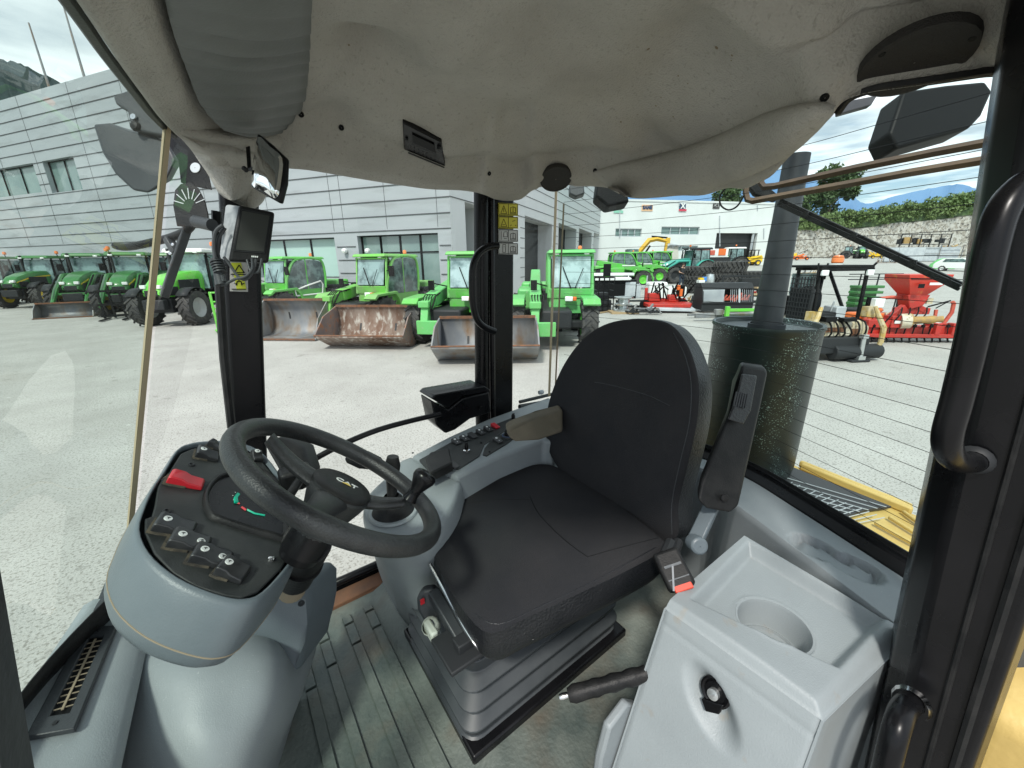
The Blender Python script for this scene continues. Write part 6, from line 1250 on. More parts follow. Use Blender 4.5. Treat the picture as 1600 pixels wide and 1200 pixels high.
# joystick and boot
js = aZ(615, 800, 1.487); mb = MB(); mb.lathe([(.062, 0), (.06, .006), (.05, .007)], js, (0, 0, 1), 28); cpart('joystick_bezel', mb, 'alu' if 0 else 'pgrey2'); mb = MB(); mb.lathe([(.055, .004), (.05, .012), (.042, .014), (.04, .022), (.03, .026), (.026, .04), (.018, .05)], js, (0, 0, 1), 28); cpart('joystick_boot', mb, 'bplast', auto=80)
mb = MB(); jt = js+V((.01, .0, .13)); mb.tube([js+V((0, 0, .04)), js+V((.004, 0, .08)), jt, jt+V((.004, 0, .025))], [.012, .014, .020, .014], 14); cpart('joystick', mb, 'bplast', 'black joystick on the console front')
a = aZ(572, 716, 1.56); slab('palm_rest', ((537, 716), (550, 706), (572, 706), (592, 716), (600, 727), (585, 735), (560, 733), (540, 724)), 1.0, .02, 'bplast', bevel=.006)
# latch housing and rod on the far door
mb = MB(); mb.prism([aY(x, y, 1.24) for x, y in ((674, 625), (688, 634), (700, 640), (722, 622), (765, 612), (768, 645), (735, 655), (712, 672), (697, 678), (682, 665))], (0, .10, 0)); cpart('door_latch', mb, 'bgloss', 'black door latch housing at the foot of the middle post', bevel=.008, seg=3)
mb = MB(); mb.prism([aY(x, y, 1.235) for x, y in ((674, 623), (680, 617), (757, 603), (767, 610), (722, 620), (700, 638))], (0, .11, 0)); cpart('latch_cover', mb, 'bgloss', bevel=.004)
mb = MB(); mb.lathe([(.008, 0), (.008, .01), (.001, .011)], aY(750, 637, 1.232), (0, -1, 0), 12); cpart('lock_button', mb, 'blackm')
mb = MB(); mb.tube(cat_([aY(x, y, 1.2) for x, y in ((480, 724), (510, 707), (545, 690), (590, 672), (640, 658), (688, 647))], 4, False), .009, 10); cpart('door_bar', mb, 'bgloss', 'black bar running from the door latch towards the wheel')
mb = MB(); mb.tube([aY(812, 636, 1.27), aY(860, 628, 1.27)], .012, 10); mb.tube([aY(812, 628, 1.29), aY(862, 616, 1.29)], .008, 8); cpart('hose', mb, 'rubberdk'); mb = MB(); mb.lathe([(.009, -.01), (.011, 0), (.009, .012)], aY(845, 613, 1.26), (1, 0, 0), 12); cpart('hose_clamp', mb, 'lightgrey')
# ---------------------------------------------------------------- seat
SEAT = bpy.data.objects.new('driver_seat', None); COL.objects.link(SEAT); SEAT.parent = WL; SEAT.matrix_parent_inverse = WL.matrix_basis.inverted(); SEAT['label'] = 'black fabric driver seat with vinyl sides'
bp = V((.90, .7, 1.62)); bn = V((-.97, -.05, .24)).normalized()
bo = [aP(x, y, bp, bn) for x, y in ((850, 662), (856, 622), (876, 572), (905, 531), (940, 506), (985, 496), (1030, 499), (1056, 514), (1078, 550), (1090, 600), (1087, 660), (1072, 730), (1058, 790), (1055, 842), (1010, 850), (940, 800), (882, 750), (854, 705))]
BR = cushion('backrest', bo, bn, .115, .022, 'fabric', 'vinyl', SEAT, 'black fabric backrest')
cp_ = V((.6, .75, 1.405)); cn = V((.03, 0, 1)).normalized(); cn = V((-.06, -.03, 1)).normalized()
co = [aP(x, y, cp_, cn) for x, y in ((738, 968), (700, 915), (676, 862), (670, 825), (684, 790), (722, 762), (790, 733), (850, 722), (890, 736), (960, 778), (1030, 832), (1040, 852), (985, 885), (900, 925), (820, 962), (770, 984))]
CU = cushion('seat_cushion', co, cn, .112, .016, 'fabric', 'vinyl', SEAT, 'black fabric seat cushion')
seam(CU, [(828, 775), (840, 800), (862, 825), (890, 850), (918, 870)], .0012, 'blackm', SEAT); seam(CU, [(918, 870), (960, 858), (1010, 845), (1030, 840)], .0008, 'blackm', SEAT); seam(CU, [(700, 795), (760, 782), (828, 780)], .0008, 'blackm', SEAT); 
seam(CU, [(742, 960), (780, 975), (850, 945), (930, 907), (1025, 855)], .0011, 'vinyl', SEAT)
seam(BR, [(929, 597), (960, 603), (1010, 617), (1047, 634)], .0009, 'dgrey', SEAT); seam(BR, [(1052, 520), (1070, 555), (1080, 600), (1077, 660), (1062, 725), (1050, 785), (1050, 835)], .0012, 'dgrey', SEAT)
# raised armrest on the near side
ar = [aD(x, y, d) for x, y, d in ((1160, 570, 1.02), (1196, 575, 1.04), (1200, 584, 1.04), (1188, 640, 1.02), (1168, 730, .99), (1154, 792, .97), (1143, 803, .96), (1104, 796, .95), (1090, 782, .95), (1096, 755, .96), (1118, 700, .98), (1138, 650, 1.0), (1150, 600, 1.02))]
mb = MB(); mb.prism(ar, V((.034, .022, 0))); cpart('armrest', mb, 'bplast', 'black armrest folded upright', SEAT, bevel=.012, seg=4)
mb = MB(); mb.prism([aD(x, y, d) for x, y, d in ((1158, 583, 1.012), (1182, 586, 1.02), (1172, 640, 1.0), (1160, 662, .99), (1136, 654, .985), (1148, 625, .995))], V((-.008, -.006, 0))); ag = cpart('armrest_grip', mb, 'vinyl', None, SEAT, bevel=.004, seg=3)
mb = MB()
for k in range(6): mb.bar(aD(1151+k*3.4, 612+k*.8, .985), aD(1146+k*3.6, 634+k*.8, .985), .0035, .003, upv=fw)
cpart('grip_ribs', mb, 'dgrey', None, SEAT); mb = MB(); mb.lathe([(.001, .004), (.009, .003), (.010, 0)], aD(1132, 778, .955), -fw, 14); cpart('pivot_cap', mb, 'bplast', None, SEAT)
mb = MB(); mb.bar(aD(1112, 790, 1.0), aD(1084, 850, .965), .035, .022); mb.lathe([(.001, .02), (.019, .02), (.021, .015), (.021, -.015)], aD(1088, 850, .955), -fw+V((0, 0, .1)), 18); cpart('armrest_hinge', mb, 'mgrey', None, SEAT, bevel=.004)
# far armrest, faded brown
af = [aD(x, y, d) for x, y, d in ((790, 673, 1.18), (803, 665, 1.2), (840, 652, 1.26), (880, 640, 1.30), (880, 676, 1.28), (842, 689, 1.22), (806, 691, 1.17), (797, 687, 1.17))]; mb = MB(); mb.prism(af, V((.03, .05, .0))); cpart('armrest', mb, 'armtan', 'faded brown armrest on the far side', SEAT, bevel=.010, seg=3)
# suspension
mb = MB(); rings = []; bx0, bx1, by0, by1 = .305, .86, .60, .98
for k, (z, o_) in enumerate(((.955, .012), (.965, .0), (1.0, .012), (1.018, -.012), (1.06, .008), (1.078, -.018), (1.12, .004), (1.138, -.024), (1.19, -.01), (1.205, -.035), (1.27, -.045))):
    r = .04; x0, x1, y0, y1 = bx0-o_, bx1+o_, by0-o_, by1+o_; ring = []
    for cx, cy, a0 in ((x0+r, y0+r, 180), (x1-r, y0+r, 270), (x1-r, y1-r, 0), (x0+r, y1-r, 90)):
        for j in range(5): a = rad(a0+j*22.5); ring.append(V((cx+math.cos(a)*r, cy+math.sin(a)*r, z+.0)))
    rings.append(ring)
mb.loft(rings, caps=True, smooth=True); cpart('suspension_bellows', mb, 'bellow', 'black folded rubber bellows under the seat', SEAT, auto=38, bevel=.003)
mb = MB(); mb.box((.58, .79, 1.285), (.44, .36, .05)); mb.box((.37, .80, 1.30), (.05, .34, .09)); cpart('seat_frame', mb, 'blackm', None, SEAT, bevel=.008)
mb = MB(); mb.tube(cat_([aD(x, y, d) for x, y, d in ((672, 882, 1.0), (690, 915, .96), (715, 962, .90), (738, 1000, .86), (752, 1016, .85))], 4, False), .005, 8); cpart('adjust_bar', mb, 'chrome', None, SEAT)
mb = MB(); mb.bar(aD(676, 925, .98), aD(720, 1000, .90), .028, .03); cpart('slide_rail', mb, 'dgrey', None, SEAT, bevel=.004)
mb = MB(); mb.lathe([(.020, 0), (.022, .02), (.016, .03)], aD(676, 978, .945), aD(665, 980, .90)-aD(676, 978, .945), 12); a = aD(673, 985, .92); mb.box(a, (.018, .05, .03)); mb.box(a+V((.004, -.008, -.012)), (.022, .03, .022)); cpart('weight_knob', mb, 'ceram', 'pale three armed weight knob under the cushion', SEAT, bevel=.005)
slab('seat_gauge', ((650, 935), (660, 922), (678, 920), (690, 945), (682, 970), (664, 975), (652, 955)), .97, .03, 'dgrey', bevel=.008); mb = MB(); mb.box(aD(660, 940, .962), (.010, .004, .014)); cpart('gauge_window', mb, 'redsw')
mb = MB(); mb.box(aD(720, 1008, .88)+V((0, 0, 0)), (.10, .10, .012)); mb.box(aD(724, 1005, .87), (.04, .03, .03)); cpart('slide_plate', mb, 'alu' if 0 else 'dark', None, SEAT, bevel=.003)
# buckle
b0 = aD(1052, 890, .905); bd = (aD(1066, 920, .88)-aD(1040, 868, .93)).normalized(); M = Matrix((bd, fw.cross(bd).normalized(), fw)).transposed(); M = Matrix((bd, (-fw).cross(bd).normalized(), bd.cross((-fw).cross(bd)).normalized())).transposed()
mb = MB(); mb.box(b0, (.085, .062, .03), M); bu = cpart('seat_belt_buckle', mb, 'bplast', 'black belt buckle with a red button', SEAT, bevel=.008, seg=3)
mb = MB(); mb.box(b0+bd*.028-fw*.013, (.024, .042, .010), M); cpart('buckle_button', mb, 'buck', None, SEAT, bevel=.002); mb = MB(); mb.bar(b0+bd*.01-fw*.018-M @ V((0, .024, 0)), b0+bd*.01-fw*.018+M @ V((0, .024, 0)), .004); mb.bar(b0-bd*.02-fw*.017-M @ V((0, .02, 0)), b0-bd*.02-fw*.017+M @ V((0, .02, 0)), .012, .004); mb.bar(b0+bd*.03-fw*.02-M @ V((0, .024, 0)), b0-bd*.02-fw*.02, .004); cpart('buckle_latch', mb, 'steel', None, SEAT)
mb = MB(); mb.tube([aD(1048, 848, .97), aD(1040, 868, .93)], .014, 8); mb.tube([aD(1060, 846, 1.0), aD(1050, 875, .95)], .012, 8); cpart('belt_anchor', mb, 'dark', None, SEAT)
# handbrake
mb = MB(); ha, hb = aD(888, 1086, .86), aD(1010, 1052, .86); ps = [ha.lerp(hb, k/14) for k in range(15)]; mb.tube(ps, [.013, .018, .0175, .0165]+[.0165+.0018*math.sin(k*1.9) for k in range(11)], 14); hbk = cpart('hand_brake', mb, 'bplast', 'black ribbed hand brake lever')
mb = MB(); mb.lathe([(.006, 0), (.0075, .012), (.006, .02), (.0005, .02)], ha, ha-hb, 12); cpart('release_button', mb, 'chrome', None, hbk); mb = MB(); mb.tube([hb, hb+(hb-ha)*1.2], .012, 10); cpart('lever_arm', mb, 'blackm', None, hbk)
# ---------------------------------------------------------------- storage box beside the seat
zt = 1.40; tray = [aZ(x, y, zt) for x, y in ((1078, 938), (1169, 846), (1386, 968), (1311, 1046))]; cupc = aZ(1209, 976, 1.375); cr_ = (aZ(1263, 985, 1.375)-aZ(1152, 966, 1.375)).length/2
A0, A1, A2, A3 = aZ(1288, 1118, zt), aZ(1040, 944, zt), aZ(1163, 838, zt), aZ(1420, 990, zt)      # near-front, far-front, far-rear, near-rear
def insd(p, poly):      # signed distance inside a convex polygon
    d = 1e9; s = 0
    for i in range(len(poly)): a, b = poly[i], poly[(i+1) % len(poly)]; s += (b.x-a.x)*(b.y+a.y)
    for i in range(len(poly)):
        a, b = poly[i], poly[(i+1) % len(poly)]; e = (b-a); e.z = 0; L = e.length; nn = V((e.y, -e.x, 0))/L*(1 if s > 0 else -1); d = min(d, (p-a).dot(nn))
    return d
nx, ny = 120, 90; rows = []
for j in range(ny+1):
    row = []
    for i in range(nx+1):
        u, v = i/nx, j/ny; p = A0.lerp(A3, u).lerp(A1.lerp(A2, u), v); p.z = zt
        z = zt+.003+.006*math.sin(math.pi*v)*(1-sstep(0, .25, u))*sstep(0, .05, u)
        di = insd(p, tray); z -= .030*sstep(-.002, .020, di)
        r = math.hypot(p.x-cupc.x, p.y-cupc.y); z -= .090*(1-sstep(cr_*.97, cr_*1.03, r))+.0015*math.exp(-((r-cr_*1.08)/.004)**2)*-1; z -= .006*(1-sstep(cr_*.72, cr_*.78, r))
        ed = min(u*.42, v*.28, (1-u)*.45+.02); z -= .016*(1-sstep(0, .028, ed))**2
        row.append(V((p.x, p.y, z)))
    rows.append(row)
bot0 = [V((p.x-.12*1, p.y, .90)) for p in [rows[j][0] for j in range(ny+1)]]
mb = MB(); mb.grid(rows); BX = cpart('storage_box', mb, 'pgrey2', 'pale grey storage box top with tray and cup holder', smooth=True)
z0 = zt-.0265; mb = MB(); mb.lathe([(cr_*1.09, z0-.003), (cr_*1.06, z0+.0015), (cr_*1.0, z0+.001), (cr_*.965, z0-.006), (cr_*.93, z0-.062), (cr_*.90, z0-.066), (cr_*.84, z0-.064), (cr_*.82, z0-.070), (.001, z0-.071)], (cupc.x, cupc.y, 0), (0, 0, 1), 56); cpart('cup_holder', mb, 'pgrey2', 'deep round cup holder in the box tray', auto=60)
# front door of the box with an oval dish
F0, F1 = A0+V((0, 0, -.013)), A1+V((0, 0, -.013)); G1 = aY(958, 1200, A1.y-.002); G1 = A1+(G1-A1)*1.12; G0 = A0+(G1-A1)
fn_ = (F1-F0).cross(G0-F0).normalized(); fn_ = fn_ if fn_.dot(CAM-F0) > 0 else -fn_
def FPt(px, py): return aP(px, py, F0, fn_)
oc = FPt(1110, 1102); ou = (FPt(1150, 1108)-oc); ov = (FPt(1106, 1165)-oc); lc = FPt(1116, 1083)+fn_*.011
rows = []
for j in range(81):
    row = []
    for i in range(71):
        p = F0.lerp(F1, i/70).lerp(G0.lerp(G1, i/70), j/80); d = p-oc; U, Vv = d.dot(ou)/ou.length_squared, d.dot(ov)/ov.length_squared; rr2 = math.sqrt(U*U+Vv*Vv)
        h = -.030*(1-sstep(.2, 1.0, rr2))-.004*(1-sstep(0, .012, min(i/70*.28, (1-i/70)*.28)))**2
        t = j/80; h += -.0025*math.exp(-((t-.07)/.008)**2)
        row.append(p+fn_*h)
    rows.append(row)
mb = MB(); mb.grid(rows); cpart('box_door', mb, 'pgrey2', 'slanted grey box door with an oval dish', smooth=True)
mb = MB(); mb.lathe([(.0275, -.012), (.0275, .002), (.024, .004), (.020, .002), (.018, .006), (.001, .006)], lc-fn_*.018, fn_, 26); lt = cpart('box_latch', mb, 'bgloss', 'round black turn latch', auto=30); mb = MB(); mb.lathe([(.010, 0), (.010, .010), (.0005, .011)], lc-fn_*.012, fn_, 18); mb.bar(lc+fn_*.0-ou*.12, lc+fn_*.0+ou*.12, .003, .003, upv=fn_); cpart('lock_cylinder', mb, 'alu', None, lt)
mb = MB(); mb.prism([lc-fn_*.02+(ou.normalized()*a+ov.normalized()*b) for a, b in ((-.024, .012), (.02, .018), (.012, .036), (-.014, .034))], fn_*.012); cpart('latch_tongue', mb, 'bgloss', None, lt, bevel=.002)
# sides of the box
mb = MB(); mb.add([F0, G0, V((A3.x, A3.y, .9)), A3+V((0, 0, -.014))], [(0, 1, 2, 3)]); mb.add([F1, G1, V((A2.x, A2.y, .9)), A2+V((0, 0, -.014))], [(0, 1, 2, 3)]); mb.add([V((A3.x, A3.y, .9)), A3+V((0, 0, -.01)), A2+V((0, 0, -.01)), V((A2.x, A2.y, .9))], [(0, 1, 2, 3)]); cpart('box_side', mb, 'pgrey2', solid=.004)
mb = MB(); mb.prism([V((x, A1.y+.004, z)) for x, z in ((G1.x-.03, .9), (G1.x-.02, 1.08), (G1.x+.0, 1.16), (G1.x+.06, 1.18), (G1.x+.10, 1.14), (G1.x+.10, .9))], (0, .02, 0)); cpart('lever_slot', mb, 'pgrey', bevel=.006); mb = MB(); mb.prism([V((x, A1.y+.026, z)) for x, z in ((G1.x+.0, .9), (G1.x+.01, 1.08), (G1.x+.03, 1.13), (G1.x+.06, 1.13), (G1.x+.07, .9))], (0, .001, 0)); cpart('slot_opening', mb, 'blackm')
# rear shelf with oblong recess
rows = []; rc0, rc1 = aZ(1262, 853, 1.395), aZ(1345, 893, 1.395); rr_ = .042
cu = [V((p.x-.030, p.y, 0)) for p in rb_]
for j, q in enumerate(cu):
    row = []
    nseg = 46
    for i in range(nseg+1):
        w = .185 if q.y < .42 else .185-.11*sstep(.42, .56, q.y)
        p = V((q.x-w*(1-i/nseg), q.y-.02*(1-i/nseg), 1.40)); dseg = rc1-rc0; t = max(0, min(1, (p-rc0).dot(dseg)/dseg.length_squared)); dist = math.hypot(p.x-(rc0+dseg*t).x, p.y-(rc0+dseg*t).y)
        wd_ = rr_*(1-.35*math.exp(-((t-.5)/.12)**2)); p.z -= .016*(1-sstep(wd_*.82, wd_, dist)); p.z -= .02*(1-sstep(0, .05, i/nseg))**2
        row.append(p)
    rows.append(row)
dense = []
for a, b in zip(rows, rows[1:]):
    for k in range(4):
        rw = []
        for p, q in zip(a, b):
            s = p.lerp(q, k/4); t = max(0, min(1, (s-rc0).dot(rc1-rc0)/(rc1-rc0).length_squared)); dist = math.hypot(s.x-(rc0+(rc1-rc0)*t).x, s.y-(rc0+(rc1-rc0)*t).y); wd_ = rr_*(1-.35*math.exp(-((t-.5)/.12)**2))
            lift = p.lerp(q, k/4).z; s.z = min(1.40, 1.40-.026*(1-sstep(wd_*.84, wd_, dist))) if lift > 1.385 else lift; rw.append(s)
        dense.append(rw)
dense.append(rows[-1])
dense = [[V((r[0].x+.0, r[0].y, .9)), V((r[0].x-.03, r[0].y, 1.15)), V((r[0].x-.006, r[0].y, 1.35))]+r for r in dense]
mb = MB(); mb.grid(dense); cpart('rear_shelf', mb, 'pgrey', 'pale grey shelf and inner wall below the rear window', smooth=True)
# ---------------------------------------------------------------- dash pod, cowl and steering
pp0 = aD(340, 820, .74); pn = V((.50, -.12, .86)).normalized()
def FP(px, py, h=0): return aP(px, py, pp0, pn)+pn*h
fo = [(282, 710), (262, 742), (252, 750), (246, 762), (242, 790), (237, 808), (226, 812), (226, 832), (241, 866), (270, 896), (305, 917), (350, 931), (377, 935), (402, 926), (438, 890), (457, 862), (455, 830), (450, 790), (428, 745), (400, 712), (362, 698), (320, 698), (300, 702)]
F_ = [FP(*p) for p in fo]; c = sum(F_, V())/len(F_)
mb = MB(); mb.prism([p-pn*.004 for p in F_], pn*.006); PF = cpart('dash_panel', mb, 'face', 'black dusty instrument panel of the dash pod', bevel=.002)
O_ = cat_([FP(*p) for p in ((276, 706), (256, 738), (236, 768), (222, 800), (214, 832), (228, 868), (262, 900), (302, 922), (348, 938), (380, 942), (408, 932), (444, 894), (463, 864), (462, 830), (455, 785), (432, 740), (402, 706), (362, 693), (318, 693), (294, 697))], 3)
dn = (aD(308, 880, .73)-aD(340, 820, .74)).normalized()
def grow(s, h, dx=0): return [c+(p-c)*s+dn*h+V((dx, 0, 0)) for p in O_]
mb = MB(); mb.loft([grow(.97, .004), grow(.985, -.004), grow(1.005, -.005), grow(1.03, .004), grow(1.045, .03), grow(1.045, .06), grow(1.04, .078)], caps=False); PB = cpart('dash_pod', mb, 'mgrey', 'blue grey rounded dash pod', smooth=True)
mb = MB(); mb.loft([grow(1.035, .081), grow(1.0, .10), grow(.92, .118), grow(.78, .134), grow(.52, .145)], caps=False); mb.f.append(tuple(range(4*len(O_), 5*len(O_)))); mb.sm.append(True); cpart('pod_lower', mb, 'mgrey', smooth=True)
mb = MB(); mb.tube(grow(1.038, .0795), .0012, 5, closed=True); cpart('pod_seam', mb, 'dust')
# gauge hood
gz_ = [FP(x, y) for x, y in ((318, 780), (330, 757), (350, 745), (400, 735), (440, 770), (447, 840), (425, 842), (345, 818), (325, 806))]
mb = MB(); cg = sum(gz_, V())/len(gz_); mb.loft([[cg+(p-cg)*s+pn*h for p in cat_(gz_, 3)] for s, h in ((1.05, .0), (1.03, .010), (.97, .014), (.93, .010), (.90, .004))], caps=False); gh = cpart('gauge_hood', mb, 'bplast', 'black instrument cluster with green scales', smooth=True)
mb = MB(); mb.prism([cg+(p-cg)*.91+pn*.004 for p in cat_(gz_, 3)], pn*.001); cpart('gauge_glass', mb, 'bgloss', None, gh)
mb = MB(); mb.tube([FP(x, y, .006) for x, y in ((370, 776), (366, 782), (367, 790))], .0042, 4); mb.tube([FP(x, y, .006) for x, y in ((384, 800), (396, 806), (412, 809))], .0022, 4); cpart('green_scale', mb, 'greenic', None, gh)
mb = MB(); mb.tube([FP(x, y, .006) for x, y in ((368, 789), (373, 791))], .002, 4); mb.tube([FP(x, y, .006) for x, y in ((376, 796), (383, 801))], .0024, 4); cpart('red_scale', mb, 'redsw', None, gh)
mb = MB()
for x, y in ((362, 778), (366, 773), (363, 785)): mb.lathe([(.0012, 0), (.0002, .0006)], FP(x, y, .006), pn, 6)
cpart('scale_dots', mb, 'iconw', None, gh)
px_ = (FP(400, 850)-FP(330, 830)).normalized(); py_ = pn.cross(px_)
def podsw(px, py, ang, mt='switch', w=.038, l=.058, h=.015, icons=1, dirt=True):
    cc = FP(px, py); a = rad(ang); x = px_*math.cos(a)+py_*math.sin(a); y = pn.cross(x)
    def P3(u, v, k): return cc+x*u*l/2+y*v*w/2+pn*k
    if dirt: mb = MB(); mb.prism([P3(u, v, .002) for u, v in ((-1.16, -1.0), (-.6, -1.12), (.1, -1.06), (.1, 1.02), (-.6, 1.1), (-1.16, 1.02))], pn*.004); cpart('switch_frame', mb, 'dusty', None, PF)
    mb = MB(); mb.loft([[P3(-1, v, .002), P3(-1.0, v, h*1.25), P3(-.85, v, h*1.42), P3(-.25, v, h*1.3), P3(.1, v, h*.95), P3(.9, v, h*.75), P3(1, v, h*.5), P3(1, v, .002)] for v in (-1, 1)], smooth=False); o = cpart('rocker_switch', mb, mt, 'red hazard light switch' if mt == 'redsw' else None, WL, bevel=.002)
    for k in range(icons):
        mb = MB(); q = P3(-.5+k*1.0, .0, h*(1.37-.53*k)+.0008); nn = (pn+x*(.25 if k else .1)).normalized(); mb.lathe([(.0005, .0006), (.0062, .0006), (.0062, -.002)], q, nn, 18); ic = cpart('symbol', mb, 'iconw', None, o)
        mb = MB(); mb.bar(q+nn*.001-y*.003, q+nn*.001+y*.003, .0009, .0006, upv=nn); mb.bar(q+nn*.001-x*.003+y*.0015, q+nn*.001+x*.003+y*.0015, .0009, .0006, upv=nn); cpart('mark', mb, 'dark', None, o)
    return o
podsw(271, 829, 12, icons=1); podsw(294, 853, 12, icons=2); podsw(328, 877, 8, icons=2); podsw(361, 898, -4, icons=1, l=.045)
podsw(289, 757, 15, 'redsw', l=.06, w=.034, icons=0); podsw(322, 715, 20, icons=1, l=.045); podsw(399, 718, -50, icons=1, l=.032, w=.024, dirt=False); podsw(334, 701, 0, icons=0, l=.03, w=.02)
for x, y in ((298, 728), (260, 801), (423, 876), (430, 757)):
    mb = MB(); mb.lathe([(.0065, .002), (.0062, .005), (.004, .0055), (.0034, .003), (.0005, .003)], FP(x, y), pn, 14); cpart('screw', mb, 'chrome' if x == 423 else 'dark', None, PF)
# steering wheel
SW = bpy.data.objects.new('steering_wheel', None); COL.objects.link(SW); SW.parent = WL; SW.matrix_parent_inverse = WL.matrix_basis.inverted(); SW['label'] = 'black steering wheel with a spinner knob'
wc = V((.13, .705, 1.715)); wn = V((.61, -.075, .79)).normalized(); wx = wn.cross(V((0, 1, .01))).normalized(); wy = wn.cross(wx)
def WPt(px, py, h=0): return aP(px, py, wc, wn)+wn*h
mb = MB(); mb.tube([wc+(wx*math.cos(a)+wy*math.sin(a))*.19 for a in [2*math.pi*k/72 for k in range(72)]], .0172, 18, closed=True); cpart('rim', mb, 'wheelrim', None, SW)
hc = aP(530, 768, wc-wn*.035, wn)
mb = MB()
for tx, ty, w1_, w2_ in ((424, 682, .036, .015), (632, 782, .028, .015), (474, 812, .034, .015)):
    e = WPt(tx, ty); dv_ = (e-hc); rings = []
    for k in range(9):
        t = k/8; p = hc.lerp(e, t)-wn*.014*math.sin(math.pi*t*.9); w = w1_*(1-t)+w2_*t+.008*math.cos(t*3.1)**2*(1-t); s_ = dv_.cross(wn).normalized(); th = .014-.003*t
        rings.append([p+s_*w*math.cos(a)+wn*th*math.sin(a) for a in [2*math.pi*j/14 for j in range(14)]])
    mb.loft(rings)
cpart('spoke', mb, 'wheelrim', None, SW)
mb = MB(); mb.lathe([(.038, -.10), (.044, -.05), (.055, -.02), (.062, .004), (.058, .008)], hc, wn, 36); cpart('hub', mb, 'wheelrim', None, SW, auto=50)
mb = MB(); mb.lathe([(.0595, .008), (.060, .013), (.056, .017), (.036, .0185), (.0005, .019)], hc, wn, 40); cap = cpart('hub_cap', mb, 'bplast', None, SW, auto=50)
tx = (WPt(552, 768)-WPt(522, 753)).normalized(); ty = wn.cross(tx).normalized()
text('cap_lettering', 'CAT', hc+wn*.0195+tx*.004+ty*.004, tx, ty, .020, 'iconw', SW, .0004, .0004, 1.15)
mb = MB(); q = hc+wn*.0200+tx*.004-ty*.004; mb.prism([q-tx*.009, q+tx*.010, q+tx*.001+ty*.009], wn*.0004); cpart('cap_triangle', mb, 'goldt', None, SW)
kb = WPt(636, 786, .008); kt = aD(655, 748, 0.655); kd = (kt-kb).normalized(); mb = MB()
kt = kb+wn*.062; mb.lathe([(.016, 0), (.0125, .012), (.013, .024), (.019, .038), (.0245, .050), (.0245, .058), (.021, .064), (.012, .067), (.0005, .0675)], kb, (wn*.93+V((.12, .05, 0))).normalized(), 26); cpart('spinner_knob', mb, 'bgloss', 'black spinner knob on the wheel rim', SW, auto=60)
# column
cb = wc-wn*.33
mb = MB(); mb.tube([hc-wn*.06, hc-wn*.13], .040, 22); mb.tube([hc-wn*.13, hc-wn*.145], [.040, .036], 22); cpart('column_tube', mb, 'bgloss'); 
mb = MB(); ca, cb2 = aD(487, 852, .83), aD(462, 905, .90); mb.tube([hc-wn*.11, ca, cb2], [.045, .040, .036], 24); mb.tube([aD(474, 880, .862), aD(473, 883, .866)], .0415, 24); cpart('steering_column', mb, 'bplast', 'black steering column tube')
mb = MB(); mb.tube([cb2, aD(456, 922, .93)], .030, 18); cpart('column_foot', mb, 'dust')
mb = MB(); mb.prism([aD(x, y, d) for x, y, d in ((408, 690, 1.0), (440, 682, 1.02), (474, 700, 1.02), (486, 740, .98), (470, 770, .93), (448, 760, .93))], fw*.06); mb.box(aD(462, 745, .95), (.07, .05, .05)); cpart('column_shroud', mb, 'bplast', bevel=.01, seg=3)
mb = MB(); mb.tube([aD(452, 775, .88), aD(478, 735, .95)], .010, 10); mb.tube([aD(480, 752, .9), aD(520, 790, .8)], .006, 8); cpart('indicator_stalk', mb, 'bplast')
zb = MB(); P_ = [aD(x, y, d) for x, y, d in ((380, 975, .95), (400, 945, .95), (440, 925, .97), (472, 918, 1.0), (486, 930, 1.02), (485, 972, 1.02), (478, 1000, 1.0), (468, 1050, 1.0), (400, 1060, .95))]; zb.prism(P_, fw*.16); cpart('column_base', zb, 'mgrey', 'blue grey column base', bevel=.014, seg=4)
mb = MB(); mb.lathe([(.008, 0), (.007, .004), (.0005, .005)], aD(471, 943, .985), V((0, -.3, 1)), 12); cpart('screw', mb, 'dark')
# big rounded cover under the pod
R_ = [[(228, 985, .95), (290, 990, .93), (360, 985, .95), (425, 990, 1.0), (462, 1010, 1.08)],
      [(222, 1030, .84), (290, 1030, .83), (360, 1028, .85), (432, 1030, .90), (466, 1052, 1.0)],
      [(206, 1100, .79), (285, 1100, .77), (355, 1100, .79), (425, 1100, .84), (460, 1110, .96)],
      [(190, 1200, .75), (275, 1200, .725), (345, 1200, .74), (400, 1200, .80), (428, 1200, .93)],
      [(170, 1400, .72), (265, 1400, .70), (335, 1400, .72), (375, 1400, .78), (395, 1400, .9)]]
g_ = [[aD(*p) for p in r] for r in R_]; g_ = [[r[0]+V((-.02, .10, -.05))]+r+[r[-1]+fw*.2-rt*.05] for r in g_]
g2 = [cat_(r, 5, False) for r in g_]; g3 = list(zip(*[cat_([r[i] for r in g2], 5, False) for i in range(len(g2[0]))]))
mb = MB(); mb.grid([list(r) for r in g3]); cpart('column_cover', mb, 'pgrey', 'large smooth grey cover under the dash pod', smooth=True)
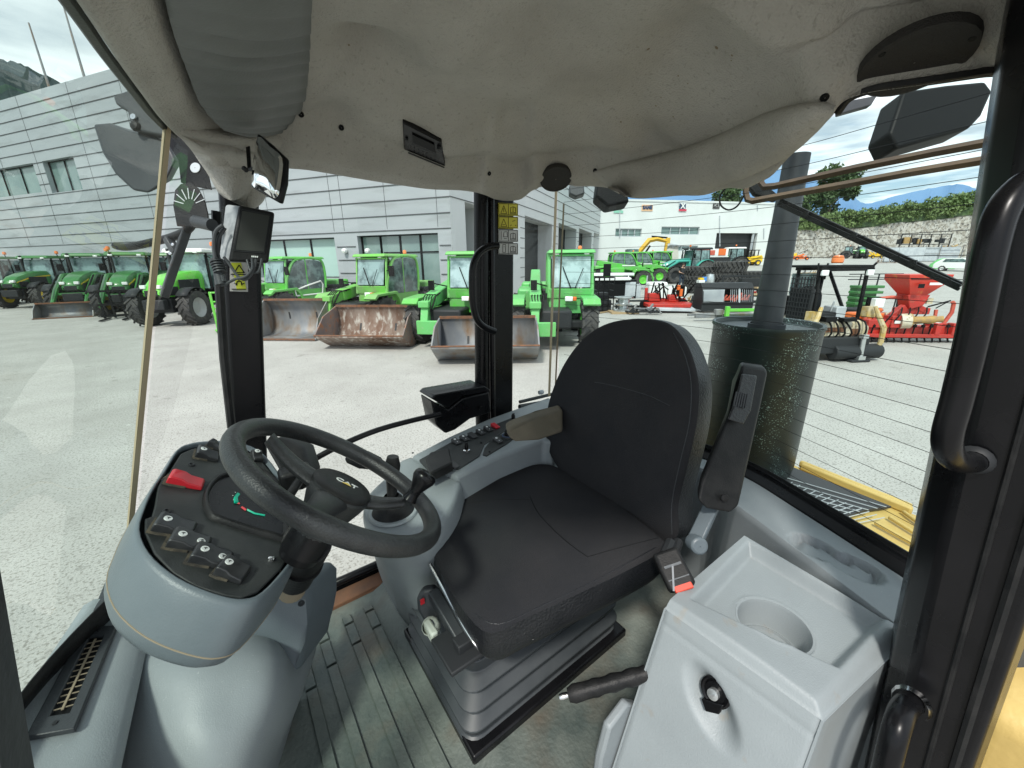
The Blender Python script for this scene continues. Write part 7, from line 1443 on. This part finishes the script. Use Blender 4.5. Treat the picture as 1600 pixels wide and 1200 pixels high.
# front cowl with vents
def cowlL(y): return -.43+(y-.9)*.19
rows = []
for j in range(31):
    y = .30+j*.0285; xl = cowlL(y)+.012
    rt0 = (aZ(190, 1200, 1.32)); rt1 = aZ(236, 985, 1.32); k = (y-rt0.y)/(rt1.y-rt0.y); xr = rt0.x+(rt1.x-rt0.x)*k
    row = [V((xl-.01, y, 1.33)), V((xl, y, 1.362)), V((xl+.02, y, 1.368))]
    for i in range(1, 9): t = i/9; row.append(V((xl+.02+(xr-.03-xl-.02)*t, y, 1.366-.03*t)))
    row += [V((xr-.015, y, 1.325)), V((xr-.006, y, 1.305)), V((xr-.03, y, 1.26)), V((xr-.09, y, 1.15)), V((xr-.18, y, .9))]
    rows.append(row)
mb = MB(); mb.grid(rows); CW = cpart('front_cowl', mb, 'pgrey', 'grey front cowl under the windscreen', smooth=True)
def cw(px, py, h=.0): return aP(px, py, V((-.33, .8, 1.352)), V((.16, 0, 1)).normalized())+V((0, 0, h))
def vent(o4, nf):
    C4 = [cw(*p) for p in o4]; f = lambda u, v, h=0: C4[0].lerp(C4[1], u).lerp(C4[3].lerp(C4[2], u), v)+V((0, 0, h))
    mb = MB(); out = [f(0, 0), f(1, 0), f(1, 1), f(0, 1)]; inn = [f(.3, .12), f(.74, .12), f(.74, .86), f(.3, .86)]
    mb.add([p+V((0, 0, h)) for h in (.0, .009) for p in out]+[p+V((0, 0, h)) for h in (.0, .009) for p in inn], [(4, 5, 13, 12), (5, 6, 14, 13), (6, 7, 15, 14), (7, 4, 12, 15), (0, 1, 5, 4), (1, 2, 6, 5), (2, 3, 7, 6), (3, 0, 4, 7), (8, 9, 13, 12), (9, 10, 14, 13), (10, 11, 15, 14), (11, 8, 12, 15)])
    vo = cpart('air_vent', mb, 'dgrey', 'black dash air vent with dusty fins', bevel=.002); mb = MB(); mb.add([p+V((0, 0, .0015)) for p in inn], [(0, 1, 2, 3)]); cpart('vent_duct', mb, 'blackm', None, vo, solid=.001)
    mb = MB()
    for k in range(nf): v = .18+.62*k/(nf-1); mb.bar(f(.31, v+.012, .006), f(.73, v-.012, .006), .0015, .0015)
    mb.bar(f(.52, .15, .007), f(.52, .82, .007), .0035, .002); cpart('vent_fin', mb, 'tan' if 0 else 'dust', None, vo)
    for v in (.06, .93): mb = MB(); mb.lathe([(.004, .009), (.0035, .011), (.0005, .011)], f(.52, v), (0, 0, 1), 10); cpart('screw', mb, 'dark', None, vo)
vent(((134, 984), (184, 981), (118, 1144), (42, 1158)), 12)
vent(((165, 915), (215, 912), (205, 957), (147, 959)), 5)
